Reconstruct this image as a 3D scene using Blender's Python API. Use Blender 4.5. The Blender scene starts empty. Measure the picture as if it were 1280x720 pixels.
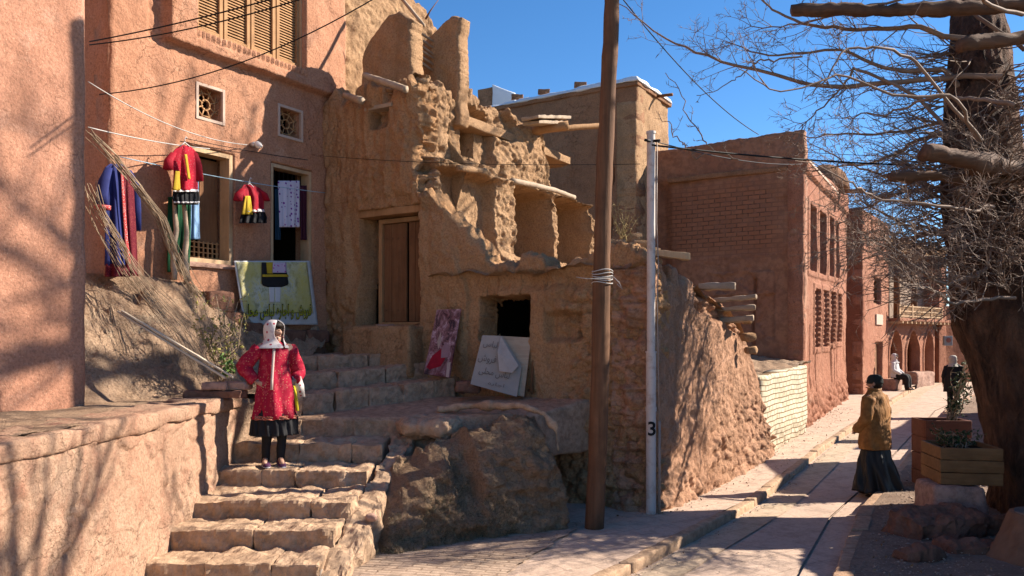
import bpy, bmesh, math, random
import numpy as np
from mathutils import Vector, Matrix
PI = math.pi
sc = bpy.context.scene
COL = sc.collection
random.seed(7)
RNG = np.random.default_rng(11)

# ------------------------------------------------------------------ noise
def _h(ix, iy, iz, seed):
    n = (ix.astype(np.int64) * 374761393 + iy.astype(np.int64) * 668265263 + iz.astype(np.int64) * 2147483647 + seed * 974634777)
    n = (n ^ (n >> 13)) & 0xffffffff
    n = (n * 1274126177) & 0xffffffff
    n = (n ^ (n >> 16)) & 0xffffffff
    n = (n * 2246822519) & 0xffffffff
    n = (n ^ (n >> 15)) & 0xffffffff
    return n / 4294967295.0
def vn(P, seed=0):
    P = np.asarray(P, float)
    i = np.floor(P); f = P - i; f = f * f * f * (f * (f * 6 - 15) + 10)
    r = 0
    for a in (0, 1):
        for b in (0, 1):
            for c in (0, 1):
                w = (f[..., 0] if a else 1 - f[..., 0]) * (f[..., 1] if b else 1 - f[..., 1]) * (f[..., 2] if c else 1 - f[..., 2])
                r = r + w * _h(i[..., 0] + a, i[..., 1] + b, i[..., 2] + c, seed)
    return r * 2 - 1
def fbm(P, o=4, seed=0, g=.5):
    P = np.asarray(P, float); r = 0; a = 1; s = 0
    for k in range(o):
        r = r + a * vn(P * 2 ** k + 17.3 * k, seed + k); s += a; a *= g
    return r / s
def worley(P, seed=0):
    P = np.asarray(P, float); i = np.floor(P)
    f1 = np.full(P.shape[:-1], 9.); f2 = f1.copy(); idc = f1 * 0
    for a in (-1, 0, 1):
        for b in (-1, 0, 1):
            for c in (-1, 0, 1):
                x, y, z = i[..., 0] + a, i[..., 1] + b, i[..., 2] + c
                q = np.stack([x + _h(x, y, z, seed), y + _h(x, y, z, seed + 1), z + _h(x, y, z, seed + 2)], -1)
                d = np.sqrt(((P - q) ** 2).sum(-1))
                m = d < f1
                f2 = np.where(m, f1, np.minimum(f2, d)); idc = np.where(m, _h(x, y, z, seed + 5), idc); f1 = np.where(m, d, f1)
    return f1, f2, idc
def ss(a, b, x):
    t = np.clip((np.asarray(x, float) - a) / (b - a), 0, 1); return t * t * (3 - 2 * t)
def lerpf(*pts):
    xs = [p[0] for p in pts]; ys = [p[1] for p in pts]
    return lambda u: np.interp(u, xs, ys)
def rect(u, z, u0, u1, z0, z1, e=.03):
    return ss(u0 - e, u0 + e, u) * (1 - ss(u1 - e, u1 + e, u)) * ss(z0 - e, z0 + e, z) * (1 - ss(z1 - e, z1 + e, z))

# ------------------------------------------------------------------ objects
def wloc(p):
    v = Vector((0, 0, 0))
    while p is not None: v += p.location; p = p.parent
    return v
def tag(o, label=None, cat=None, group=None, kind=None):
    if label: o['label'] = label
    if cat: o['category'] = cat
    if group: o['group'] = group
    if kind: o['kind'] = kind
    return o
def thing(name, label, cat, loc=(0, 0, 0), group=None):
    o = bpy.data.objects.new(name, None); COL.objects.link(o); o.location = loc
    o.empty_display_size = .2
    return tag(o, label, cat, group)
def link(name, me, m, parent=None, smooth=True, bevel=0, loc=None):
    o = bpy.data.objects.new(name, me); COL.objects.link(o)
    if m is not None:
        for mm in (m if isinstance(m, (list, tuple)) else [m]): me.materials.append(mm)
    base = wloc(parent) if parent else Vector(loc if loc is not None else (0, 0, 0))
    if base.length: me.transform(Matrix.Translation(-base))
    if parent: o.parent = parent
    else: o.location = base
    if smooth: me.shade_smooth()
    if bevel:
        b = o.modifiers.new('Bevel', 'BEVEL'); b.width = bevel; b.segments = 2; b.limit_method = 'ANGLE'
    return o
def np_mesh(name, V, Q, T=None):
    me = bpy.data.meshes.new(name); V = np.asarray(V, np.float32); Q = np.asarray(Q, np.int32).reshape(-1, 4)
    T = np.zeros((0, 3), np.int32) if T is None else np.asarray(T, np.int32).reshape(-1, 3)
    me.vertices.add(len(V)); me.vertices.foreach_set('co', V.ravel())
    me.loops.add(Q.size + T.size); me.loops.foreach_set('vertex_index', np.concatenate([Q.ravel(), T.ravel()]))
    me.polygons.add(len(Q) + len(T))
    st = np.concatenate([np.arange(len(Q)) * 4, Q.size + np.arange(len(T)) * 3])
    me.polygons.foreach_set('loop_start', st.astype(np.int32))
    me.update(calc_edges=True); me.validate(); return me

class MB:
    def __init__(s): s.v = []; s.f = []
    def add(s, vs, fs):
        k = len(s.v); s.v += [tuple(v) for v in vs]; s.f += [tuple(i + k for i in f) for f in fs]; return s
    def box(s, c, size, R=None):
        x, y, z = [q / 2 for q in size]; R = R or Matrix.Identity(3); c = Vector(c)
        vs = [c + R @ Vector((a * x, b * y, d * z)) for a in (-1, 1) for b in (-1, 1) for d in (-1, 1)]
        return s.add(vs, [(0, 1, 3, 2), (4, 6, 7, 5), (0, 4, 5, 1), (2, 3, 7, 6), (0, 2, 6, 4), (1, 5, 7, 3)])
    def hexa(s, b, t):   # bottom 4, top 4 (ccw seen from above)
        return s.add(list(b) + list(t), [(3, 2, 1, 0), (4, 5, 6, 7), (0, 1, 5, 4), (1, 2, 6, 5), (2, 3, 7, 6), (3, 0, 4, 7)])
    def prism(s, poly, z0, z1):
        n = len(poly); vs = [(p[0], p[1], z0) for p in poly] + [(p[0], p[1], z1) for p in poly]
        return s.add(vs, [tuple(range(n - 1, -1, -1)), tuple(range(n, 2 * n))] + [(i, (i + 1) % n, n + (i + 1) % n, n + i) for i in range(n)])
    def tube(s, pts, r, n=8, cap=True, ph=0):
        pts = [Vector(p) for p in pts]; m = len(pts)
        if not hasattr(r, '__len__'): r = [r] * m
        vs = []; up = Vector((0, 0, 1)); prev = None
        for i, p in enumerate(pts):
            t = (pts[min(i + 1, m - 1)] - pts[max(i - 1, 0)])
            t = t.normalized() if t.length > 1e-9 else up
            if prev is None:
                a = t.cross(up if abs(t.z) < .9 else Vector((1, 0, 0))).normalized()
            else:
                a = (prev - t * prev.dot(t)).normalized()
            prev = a; b = t.cross(a)
            vs += [p + (a * math.cos(ph + 2 * PI * k / n) + b * math.sin(ph + 2 * PI * k / n)) * r[i] for k in range(n)]
        fs = [(i * n + k, i * n + (k + 1) % n, (i + 1) * n + (k + 1) % n, (i + 1) * n + k) for i in range(m - 1) for k in range(n)]
        if cap: fs += [tuple(range(n - 1, -1, -1)), tuple(range((m - 1) * n, m * n))]
        return s.add(vs, fs)
    def loft(s, rings, n=28, folds=0, amp=0., ph=0., cap=True, ampf=None):
        vs = []; m = len(rings)
        for i, (c, a, b) in enumerate(rings):
            c = Vector(c); a = Vector(a); b = Vector(b)
            am = (ampf[i] if ampf else amp)
            for k in range(n):
                t = 2 * PI * k / n; w = 1 + am * (math.cos(folds * t + ph) + .5 * math.sin(folds * 1.7 * t + 2 * ph + i * .3)) if folds else 1
                vs.append(c + (a * math.cos(t) + b * math.sin(t)) * w)
        fs = [(i * n + k, i * n + (k + 1) % n, (i + 1) * n + (k + 1) % n, (i + 1) * n + k) for i in range(m - 1) for k in range(n)]
        if cap: fs += [tuple(range(n - 1, -1, -1)), tuple(range((m - 1) * n, m * n))]
        return s.add(vs, fs)
    def build(s, name, m, parent=None, smooth=False, bevel=0, loc=None):
        me = bpy.data.meshes.new(name); me.from_pydata(s.v, [], s.f); me.update()
        bm = bmesh.new(); bm.from_mesh(me); bmesh.ops.recalc_face_normals(bm, faces=bm.faces); bm.to_mesh(me); bm.free()
        return link(name, me, m, parent, smooth, bevel, loc)

def rough(mb, name, m, parent=None, bev=.02, cell=.05, amp=.012, fr=9., loc=None, seed=3, big=0., smooth=True):
    """bevel, subdivide to ~cell and push along a continuous noise: worn stone / mud blocks"""
    me = bpy.data.meshes.new(name); me.from_pydata(mb.v, [], mb.f)
    bm = bmesh.new(); bm.from_mesh(me); bmesh.ops.recalc_face_normals(bm, faces=bm.faces)
    if bev: bmesh.ops.bevel(bm, geom=list(bm.edges), offset=bev, segments=2, affect='EDGES', profile=.6)
    for _ in range(7):
        es = [e for e in bm.edges if e.calc_length() > cell * 1.6]
        if not es: break
        bmesh.ops.subdivide_edges(bm, edges=es, cuts=1, use_grid_fill=True)
        if len(bm.verts) > 60000: break
    bm.to_mesh(me); bm.free()
    n = len(me.vertices); co = np.empty(n * 3, np.float32); me.vertices.foreach_get('co', co); co = co.reshape(-1, 3).astype(float)
    no = np.empty(n * 3, np.float32); me.vertices.foreach_get('normal', no); no = no.reshape(-1, 3)
    d = amp * fbm(co * fr, 4, seed, .6)
    if big: d = d + big * vn(co * 2.3, seed + 9)
    co = co + no * d[:, None]
    me.vertices.foreach_set('co', co.astype(np.float32).ravel()); me.update()
    return link(name, me, m, parent, smooth, 0, loc)

def relief(name, m, parent, O, d, n, u0, u1, zb, zt, dep, thick=.4, res=.03, resz=None, edge=.05, seed=1, jit=.0, loc=None, kind=None, blocky=0., smooth=True):
    """a wall standing on the line O + d*u; dep(u, z, P) gives the offset of its face along n (and a mask of openings)"""
    resz = resz or res
    NU = int((u1 - u0) / res) + 2
    zb = zb if callable(zb) else (lambda u, q=zb: u * 0 + q); zt = zt if callable(zt) else (lambda u, q=zt: u * 0 + q)
    us = np.linspace(u0, u1, NU); B = zb(us); Tp = zt(us)
    H = float(np.max(Tp - B)); NV = int(H / resz) + 2
    if edge:
        e = np.stack([us * 5, us * 0, us * 0 + seed * 3.1], -1); Tp = Tp + edge * fbm(e, 4, seed + 40, .65)
    if blocky: k_ = np.floor(us / .34 + .25 * vn(np.stack([us * 2, us * 0, us * 0], -1), seed)); Tp = Tp + blocky * (_h(k_, k_ * 0, k_ * 0 + seed, 7) - .5) * ss(.1, .3, us - u0)
    vv = np.linspace(0, 1, NV)
    U = us[:, None] + 0 * vv[None]; Z = B[:, None] + (Tp - B)[:, None] * vv[None]
    if edge:   # ragged ends
        ee = edge * fbm(np.stack([Z * 4, Z * 0 + seed, Z * 0], -1), 4, seed + 50, .65)
        w0 = np.clip(1 - (U - u0) / .3, 0, 1); w1 = np.clip(1 - (u1 - U) / .3, 0, 1); U = U + ee * (w0 - w1)
    O = np.array(O[:2], float); d = np.array(d, float); n = np.array(n, float)
    def pos(off): return np.stack([O[0] + d[0] * U + n[0] * off, O[1] + d[1] * U + n[1] * off, Z], -1)
    r = dep(U, Z, pos(0 * U)); D, hole = r if isinstance(r, tuple) else (r, None)
    D = D + 0 * U
    # soften the outer arrises
    k = np.clip(1 - (U - U[:1]) / .06, 0, 1) + np.clip(1 - (U[-1:] - U) / .06, 0, 1) + np.clip(1 - (Tp[:, None] - Z) / .06, 0, 1)
    D = D - .035 * np.clip(k, 0, 1) ** 2 * (1 if edge else 0)
    F = pos(D); Bk = pos(-thick + .3 * (D * 0)); 
    V = np.concatenate([F.reshape(-1, 3), Bk.reshape(-1, 3)])
    idx = np.arange(NU * NV).reshape(NU, NV); off = NU * NV
    M = np.ones((NU - 1, NV - 1), bool)
    if hole is not None:
        hh = hole > .5; M = ~(hh[:-1, :-1] & hh[1:, :-1] & hh[:-1, 1:] & hh[1:, 1:])
    a, b, c, e = idx[:-1, :-1], idx[1:, :-1], idx[1:, 1:], idx[:-1, 1:]
    Q = [np.stack([a[M], b[M], c[M], e[M]], -1), np.stack([e[M], c[M], b[M], a[M]], -1) + off]
    Mp = np.pad(M, 1)
    # u-boundaries
    L = Mp[1:, 1:-1] & ~Mp[:-1, 1:-1]; L = L[:NU]     # kept cell at right of line i
    Rr = ~Mp[1:, 1:-1] & Mp[:-1, 1:-1]; Rr = Rr[:NU]
    for MM, flip in ((L, 0), (Rr, 1)):
        i, j = np.nonzero(MM); p, q = idx[i, j], idx[i, j + 1]
        Q.append(np.stack([p, q, q + off, p + off] if not flip else [q, p, p + off, q + off], -1))
    Dn = Mp[1:-1, 1:] & ~Mp[1:-1, :-1]; Up = ~Mp[1:-1, 1:] & Mp[1:-1, :-1]
    if blocky:   # crumbling ends and top instead of flat strips
        K = max(3, int(thick / (res * 1.4))); tt = np.linspace(0, 1, K + 1)[None, :, None]; L = L.copy(); Rr = Rr.copy(); Q = Q[:2]
        for side in (0, NU - 1):
            A_, B_ = F[side][:, None], Bk[side][:, None]; C = A_ + (B_ - A_) * tt; bell = np.sin(PI * tt[..., 0]) ** .5; w1_ = worley(C * 5.5, seed + 71)[0]
            du_ = (.20 * (.45 - w1_) + .16 * fbm(C * 3, 5, seed + 72, .65)) * bell * (1 if side else -1); C = C.copy(); C[..., 0] += d[0] * du_; C[..., 1] += d[1] * du_
            b0_ = len(V); V = np.concatenate([V, C.reshape(-1, 3)]); ci_ = b0_ + np.arange(NV * (K + 1)).reshape(NV, K + 1)
            Q.append(np.stack([ci_[:-1, :-1].ravel(), ci_[1:, :-1].ravel(), ci_[1:, 1:].ravel(), ci_[:-1, 1:].ravel()], -1))
        L[0] = False; Rr[NU - 1] = False
        for MM, flip in ((L, 0), (Rr, 1)):
            i, j = np.nonzero(MM); p, q = idx[i, j], idx[i, j + 1]; Q.append(np.stack([p, q, q + off, p + off] if not flip else [q, p, p + off, q + off], -1))
        Up = Up.copy(); Up[:, NV - 1] = False
        A_, B_ = F[:, -1][:, None], Bk[:, -1][:, None]; C = A_ + (B_ - A_) * tt
        w1_, w2_, wi_ = worley(C * 5.5, seed + 61); bell = np.sin(PI * tt[..., 0]) ** .5
        dz = (.16 * (.45 - w1_) + .10 * fbm(C * 4, 5, seed + 62, .65)) * bell; C = C.copy(); C[..., 2] += dz; C[..., 0] += bell * .05 * fbm(C * 5, 3, seed + 63); C[..., 1] += bell * .05 * fbm(C * 5, 3, seed + 64)
        b0_ = len(V); V = np.concatenate([V, C.reshape(-1, 3)]); ci_ = b0_ + np.arange(NU * (K + 1)).reshape(NU, K + 1)
        Q.append(np.stack([ci_[:-1, :-1].ravel(), ci_[1:, :-1].ravel(), ci_[1:, 1:].ravel(), ci_[:-1, 1:].ravel()], -1))
    for MM, flip in ((Dn, 1), (Up, 0)):
        i, j = np.nonzero(MM[:, :NV]); p, q = idx[i, j], idx[i + 1, j]
        Q.append(np.stack([p, q, q + off, p + off] if not flip else [q, p, p + off, q + off], -1))
    me = np_mesh(name, V, np.concatenate(Q))
    # orient: front face normal along n
    o = link(name, me, m, parent, smooth, 0, loc)
    if np.cross(np.append(d, 0), [0, 0, 1])[:2] @ n < 0: me.flip_normals()
    if kind: o['kind'] = kind
    return o
def sheet(name, m, X, Y, Z, mask=None, parent=None, loc=None, kind=None):
    NU, NV = X.shape; idx = np.arange(NU * NV).reshape(NU, NV); a, b, c, e = idx[:-1, :-1], idx[1:, :-1], idx[1:, 1:], idx[:-1, 1:]
    if mask is None: Q = np.stack([a.ravel(), b.ravel(), c.ravel(), e.ravel()], -1)
    else: Q = np.stack([a[mask], b[mask], c[mask], e[mask]], -1)
    me = np_mesh(name, np.stack([X, Y, Z], -1).reshape(-1, 3), Q)
    if len(me.polygons) and me.polygons[len(me.polygons) // 2].normal.z < 0: me.flip_normals()
    o = link(name, me, m, parent, True, 0, loc)
    if kind: o['kind'] = kind
    return o

# ------------------------------------------------------------------ camera geometry: pixel of the 1280x720 photograph at depth Y
CAMZ = 2.15; HOR = 425.; FOC = 1000.
def P(px, py, Y): return Vector(((px - 640) / FOC * Y, Y, CAMZ + (HOR - py) / FOC * Y))
def Zof(py, Y): return CAMZ + (HOR - py) / FOC * Y
DD = (.533, .846); NN = (.846, -.533); EE = (.846, -.533); MM_ = (-.533, -.846)
def rise(Y): return .03 * np.maximum(0, np.asarray(Y, float) - 12)
# facade plane (shop house)
FO = (-3.05, 13.)
def fY(px): return 11250 / (1270 - px)
def fu(px): return (fY(px) - 13) / .846
def fz(px, py): return Zof(py, fY(px))
def F(px, py, off=0.):
    Y = fY(px); return Vector((-11.25 + .63 * Y + NN[0] * off, Y + NN[1] * off, Zof(py, Y)))
# ruin front plane
def rL(px):
    q = (px - 640) / 1000; return 1.182 * (13 * q + 3.05) / (1 + .63 * q)
def rY(px): return 13 - .533 * rL(px)
def rz(px, py): return Zof(py, rY(px))
def R_(px, py, off=0.):
    L = rL(px); return Vector((-3.05 + .846 * L + MM_[0] * off, 13 - .533 * L + MM_[1] * off, rz(px, py)))
def RL(L, z, off=0.): return Vector((-3.05 + .846 * L + MM_[0] * off, 13 - .533 * L + MM_[1] * off, z))
# ruin side plane
SO = (-1.18, 11.82)
def sY(px): return 8625 / (1270 - px)
def su(px): return (sY(px) - 11.82) / .846
def sz(px, py): return Zof(py, sY(px))
# street wall plane
WO = (1.72, 9.995)
def wY(px): return 4577 / (1270 - px)
def wu(px): return (wY(px) - 9.995) / .846
def wz(px, py): return Zof(py, wY(px))

# ------------------------------------------------------------------ materials
def newmat(name):
    m = bpy.data.materials.new(name); m.use_nodes = True; nt = m.node_tree; nt.nodes.clear()
    out = nt.nodes.new('ShaderNodeOutputMaterial'); b = nt.nodes.new('ShaderNodeBsdfPrincipled'); nt.links.new(b.outputs[0], out.inputs[0])
    b.inputs['Specular IOR Level'].default_value = .2; b.inputs['Roughness'].default_value = .9
    return m, nt, b
def N(nt, t, **k):
    n = nt.nodes.new(t)
    for a, v in k.items():
        if a.startswith('i_'):
            n.inputs[a[2:].replace('_', ' ')].default_value = v
        else: setattr(n, a, v)
    return n
def c4(c): return (*c, 1.)
def ramp(nt, src, stops):
    r = nt.nodes.new('ShaderNodeValToRGB'); el = r.color_ramp.elements
    while len(el) < len(stops): el.new(.5)
    for e, (p, c) in zip(el, stops): e.position = p; e.color = c4(c) if len(c) == 3 else c
    nt.links.new(src, r.inputs[0]); return r.outputs[0]
ALB = .72
def mix(nt, fac, a, b, mode='MIX'):
    n = nt.nodes.new('ShaderNodeMix'); n.data_type = 'RGBA'; n.blend_type = mode
    for s, v in ((n.inputs[0], fac), (n.inputs[6], a), (n.inputs[7], b)):
        if isinstance(v, (int, float)): s.default_value = v
        elif isinstance(v, tuple): s.default_value = c4(tuple(q * ALB for q in v))
        else: nt.links.new(v, s)
    return n.outputs[2]
def noise(nt, co, scale, det=6, rough_=.6, dist=0.):
    n = N(nt, 'ShaderNodeTexNoise'); n.inputs['Scale'].default_value = scale; n.inputs['Detail'].default_value = det; n.inputs['Roughness'].default_value = rough_; n.inputs['Distortion'].default_value = dist
    nt.links.new(co, n.inputs['Vector']); return n.outputs[0]
def coords(nt, rot=(0, 0, 0), scale=(1, 1, 1)):
    g = N(nt, 'ShaderNodeNewGeometry'); mp = N(nt, 'ShaderNodeMapping'); mp.inputs['Rotation'].default_value = rot; mp.inputs['Scale'].default_value = scale
    nt.links.new(g.outputs['Position'], mp.inputs[0]); return mp.outputs[0]
def ocoords(nt, rot=(0, 0, 0), scale=(1, 1, 1)):
    g = N(nt, 'ShaderNodeTexCoord'); mp = N(nt, 'ShaderNodeMapping'); mp.inputs['Rotation'].default_value = rot; mp.inputs['Scale'].default_value = scale
    nt.links.new(g.outputs['Object'], mp.inputs[0]); return mp.outputs[0]
def bump(nt, b, hs, dist=.01, strength=1.):
    prev = None
    for h, d in hs:
        n = N(nt, 'ShaderNodeBump'); n.inputs['Distance'].default_value = d; n.inputs['Strength'].default_value = strength
        nt.links.new(h, n.inputs['Height'])
        if prev: nt.links.new(prev, n.inputs['Normal'])
        prev = n.outputs[0]
    nt.links.new(prev, b.inputs['Normal'])
def mud(name, a, b_, c=None, straw=.35, bp=1., sc_=1., pale=None, cell=0., st_=.55):
    lift = lambda q: None if q is None else (q[0] * 1.03, q[1] * 1.13, q[2] * 1.14)
    a, b_, c, pale = lift(a), lift(b_), lift(c), lift(pale)
    m, nt, b = newmat(name); co = coords(nt)
    big = noise(nt, co, .55 * sc_, 4, .55); mid = noise(nt, co, 3.1 * sc_, 8, .65); fine = noise(nt, co, 38, 6, .7); pit = noise(nt, co, 120, 3, .6)
    col = mix(nt, ramp(nt, big, [(.35, (0, 0, 0)), (.66, (1, 1, 1))]), a, b_)
    col = mix(nt, ramp(nt, mid, [(.46, (0, 0, 0)), (.74, (.8, .8, .8))]), col, c or tuple(x * .62 for x in a))
    if pale: col = mix(nt, ramp(nt, noise(nt, co, 1.7, 7, .7, .4), [(.56, (0, 0, 0)), (.7, (.75, .75, .75))]), col, pale)
    cs = coords(nt, (0, .5, 0), (1, 1, .35)); st = N(nt, 'ShaderNodeTexVoronoi', feature='F1'); st.inputs['Scale'].default_value = 70; nt.links.new(cs, st.inputs['Vector'])
    col = mix(nt, ramp(nt, st.outputs['Distance'], [(.10, (straw,) * 3), (.2, (0, 0, 0))]), col, tuple(min(.8, x * 1.9 + .06) for x in a))
    col = mix(nt, ramp(nt, fine, [(.34, (.75, .75, .75)), (.55, (0, 0, 0))]), col, tuple(x * .5 for x in a))
    stain = noise(nt, coords(nt, (0, 0, 0), (1, 1, .30)), 2.6, 7, .68, .8)
    col = mix(nt, ramp(nt, stain, [(.34, (st_,) * 3), (.48, (0, 0, 0))]), col, tuple(x * .6 for x in a))
    vc = N(nt, 'ShaderNodeTexVoronoi', feature='DISTANCE_TO_EDGE'); vc.inputs['Scale'].default_value = 2.3
    wv = N(nt, 'ShaderNodeVectorMath', operation='ADD'); nz = N(nt, 'ShaderNodeTexNoise'); nz.inputs['Scale'].default_value = 5; nz.inputs['Detail'].default_value = 6; nt.links.new(co, nz.inputs['Vector']); s0 = N(nt, 'ShaderNodeVectorMath', operation='SCALE'); s0.inputs[3].default_value = .5; nt.links.new(nz.outputs['Color'], s0.inputs[0]); nt.links.new(co, wv.inputs[0]); nt.links.new(s0.outputs[0], wv.inputs[1]); nt.links.new(wv.outputs[0], vc.inputs['Vector'])
    crk = N(nt, 'ShaderNodeMath', operation='MULTIPLY'); nt.links.new(ramp(nt, vc.outputs['Distance'], [(.0, (1, 1, 1)), (.014, (0, 0, 0))]), crk.inputs[0]); nt.links.new(ramp(nt, big, [(.48, (0, 0, 0)), (.56, (1, 1, 1))]), crk.inputs[1])
    if cell:
        v2 = N(nt, 'ShaderNodeTexVoronoi', feature='F1'); v2.inputs['Scale'].default_value = 7; nt.links.new(wv.outputs[0], v2.inputs['Vector']); sx = N(nt, 'ShaderNodeSeparateColor'); nt.links.new(v2.outputs['Color'], sx.inputs[0])
        col = mix(nt, ramp(nt, sx.outputs[0], [(.5, (0, 0, 0)), (.9, (cell,) * 3)]), col, tuple(min(.8, x * 1.25 + .05) for x in a)); col = mix(nt, ramp(nt, sx.outputs[1], [(.6, (0, 0, 0)), (.9, (cell,) * 3)]), col, tuple(x * .6 for x in a))
    nt.links.new(col, b.inputs['Base Color']); b.inputs['Specular IOR Level'].default_value = .08
    bump(nt, b, [(crk.outputs[0], -.02 * bp), (mid, .035 * bp), (noise(nt, co, 14, 6, .68), .028 * bp), (fine, .018 * bp), (pit, .006 * bp)])
    return m
def stonem(name, a, b_, sc_=1., bp=1., spec=.2, rot=(0, 0, 0)):
    m, nt, b = newmat(name); co = coords(nt, rot)
    n1 = noise(nt, co, 1.3 * sc_, 6, .6); n2 = noise(nt, co, 9 * sc_, 8, .7); n3 = noise(nt, co, 60, 5, .7)
    col = mix(nt, ramp(nt, n1, [(.35, (0, 0, 0)), (.65, (1, 1, 1))]), a, b_)
    col = mix(nt, ramp(nt, n2, [(.4, (.7, .7, .7)), (.6, (0, 0, 0))]), col, tuple(x * .5 for x in a))
    col = mix(nt, ramp(nt, n3, [(.55, (0, 0, 0)), (.8, (.5, .5, .5))]), col, tuple(min(.8, x * 1.6) for x in a))
    nt.links.new(col, b.inputs['Base Color']); b.inputs['Specular IOR Level'].default_value = spec
    bump(nt, b, [(n2, .02 * bp), (n3, .006 * bp)]); return m
def woodm(name, a, b_, axis='Z', sc_=1., bp=1., rough_=.8):
    m, nt, b = newmat(name); s = [14, 14, 14]; s['XYZ'.index(axis)] = .9
    co = ocoords(nt, (0, 0, 0), tuple(x * sc_ for x in s)); n1 = noise(nt, co, 1.6, 8, .65, .6); n2 = noise(nt, ocoords(nt), 3.3, 4, .6)
    col = mix(nt, ramp(nt, n1, [(.3, (0, 0, 0)), (.68, (1, 1, 1))]), a, b_)
    col = mix(nt, ramp(nt, n2, [(.45, (0, 0, 0)), (.75, (.6, .6, .6))]), col, tuple(x * .6 for x in a))
    nt.links.new(col, b.inputs['Base Color']); b.inputs['Roughness'].default_value = rough_; bump(nt, b, [(n1, .008 * bp)]); return m
def plain(name, c, rough_=.8, spec=.2, var=.25, sc_=8, metal=0, bp=.002):
    m, nt, b = newmat(name); co = ocoords(nt); n1 = noise(nt, co, sc_, 5, .6)
    nt.links.new(mix(nt, ramp(nt, n1, [(.3, (0, 0, 0)), (.7, (1, 1, 1))]), tuple(x * (1 - var) for x in c), c), b.inputs['Base Color'])
    b.inputs['Roughness'].default_value = rough_; b.inputs['Specular IOR Level'].default_value = spec; b.inputs['Metallic'].default_value = metal
    bump(nt, b, [(noise(nt, co, sc_ * 8, 4, .6), bp)]); return m
def spots(name, base, dots, scale=40, thr=.35, fabric=True, dots2=None):
    m, nt, b = newmat(name); co = ocoords(nt); v = N(nt, 'ShaderNodeTexVoronoi', feature='F1'); v.inputs['Scale'].default_value = scale; v.inputs['Randomness'].default_value = .6
    nt.links.new(co, v.inputs['Vector'])
    col = mix(nt, ramp(nt, v.outputs['Distance'], [(thr - .04, (1, 1, 1)), (thr, (0, 0, 0))]), base, dots)
    if dots2: col = mix(nt, ramp(nt, noise(nt, co, scale * .5, 3, .6), [(.56, (0, 0, 0)), (.6, (1, 1, 1))]), col, dots2)
    nt.links.new(col, b.inputs['Base Color']); b.inputs['Roughness'].default_value = .85; return m

MUD_SHOP = mud('plaster_pink', (.54, .245, .145), (.60, .285, .175), (.46, .20, .115), straw=.4, bp=.5, pale=(.64, .35, .235), st_=.45)
MUD_NEAR = mud('plaster_near', (.54, .245, .155), (.59, .28, .185), (.46, .20, .125), straw=.65, bp=.4, pale=(.64, .35, .25), st_=.4)
MUD_RUIN = mud('mud_ruin', (.56, .31, .17), (.62, .36, .205), (.42, .22, .115), straw=.55, bp=1.3)
MUD_FRONT = mud('mud_front', (.64, .33, .165), (.68, .37, .195), (.48, .235, .115), straw=.5, bp=1.3, st_=.45)  # front copy of the ruin mud, raised and warmed to paint bounced light
MUD_STREET = mud('mud_street', (.58, .295, .18), (.62, .335, .21), (.44, .21, .125), straw=.45, bp=1.2, cell=.45, st_=.25)
MUD_RED = mud('plaster_red', (.46, .19, .12), (.52, .235, .15), (.34, .13, .08), straw=.25, bp=1., pale=(.56, .30, .21))
MUD_RED_SHADE = mud('plaster_red_shade', (.30, .11, .065), (.33, .135, .08), (.22, .08, .05), straw=.1, bp=.8)  # darker copy of the red plaster: shade put into the wall colour
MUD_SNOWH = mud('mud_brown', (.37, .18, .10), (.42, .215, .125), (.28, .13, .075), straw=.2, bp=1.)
BANK = mud('bank_earth', (.50, .30, .19), (.56, .36, .245), (.30, .19, .13), straw=.8, bp=1.2, sc_=1.6, pale=(.55, .40, .28))
RETW = mud('retaining_plaster', (.52, .29, .19), (.56, .34, .23), (.42, .17, .11), straw=.2, bp=.8, pale=(.60, .40, .28), sc_=1.5)
ROCK = mud('rock_earth', (.52, .31, .185), (.58, .37, .235), (.34, .195, .115), straw=.3, bp=2.4, sc_=1.8, pale=(.48, .37, .27))
STEP = stonem('step_stone', (.57, .375, .235), (.65, .445, .29), 1., 1.)
STEPD = stonem('upper_step_stone', (.56, .35, .22), (.62, .41, .27), 1.2, 1.)
STONE = stonem('pink_stone', (.46, .27, .20), (.53, .34, .26), 1., .8)
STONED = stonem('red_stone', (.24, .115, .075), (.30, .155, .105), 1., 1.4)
CEMENT = stonem('cement', (.50, .41, .33), (.58, .50, .41), .9, .5)
WOODL = woodm('pale_wood', (.55, .36, .20), (.66, .46, .28))
WOODO = woodm('orange_wood', (.42, .225, .10), (.52, .30, .145))
WOODD = woodm('door_wood', (.20, .092, .042), (.30, .145, .068), bp=2.)
WOODG = woodm('grey_wood', (.42, .31, .22), (.55, .43, .31), 'X')
POLEW = woodm('pole_wood', (.12, .058, .03), (.22, .11, .058), 'Z', .9, 1.6)
PLANKW = woodm('white_wood', (.62, .50, .36), (.72, .60, .45), 'X')
DARKIN = plain('interior_shade', (.045, .028, .02), .95)  # near-black room lining: indoor shade put into the colour
def paint_wood(): return woodm('planter_wood', (.20, .105, .042), (.31, .165, .07), 'X', .8, 1.2)
PLANTW = paint_wood()
SNOW = plain('snow', (.80, .84, .90), .6, .3, .06, 6, bp=.01)
BLACKC = plain('black_cloth', (.017, .017, .020), .85, .3, .4, 6)
CABLE = plain('black_cable', (.015, .013, .013), .6)
ROPE = plain('pale_rope', (.60, .58, .55), .7)
TWINE = plain('blue_twine', (.42, .62, .75), .7)
SKIN = plain('skin', (.50, .28, .19), .55, .4, .12, 14, bp=.0005)
HAIR = plain('dark_hair', (.03, .02, .014), .6)
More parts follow.
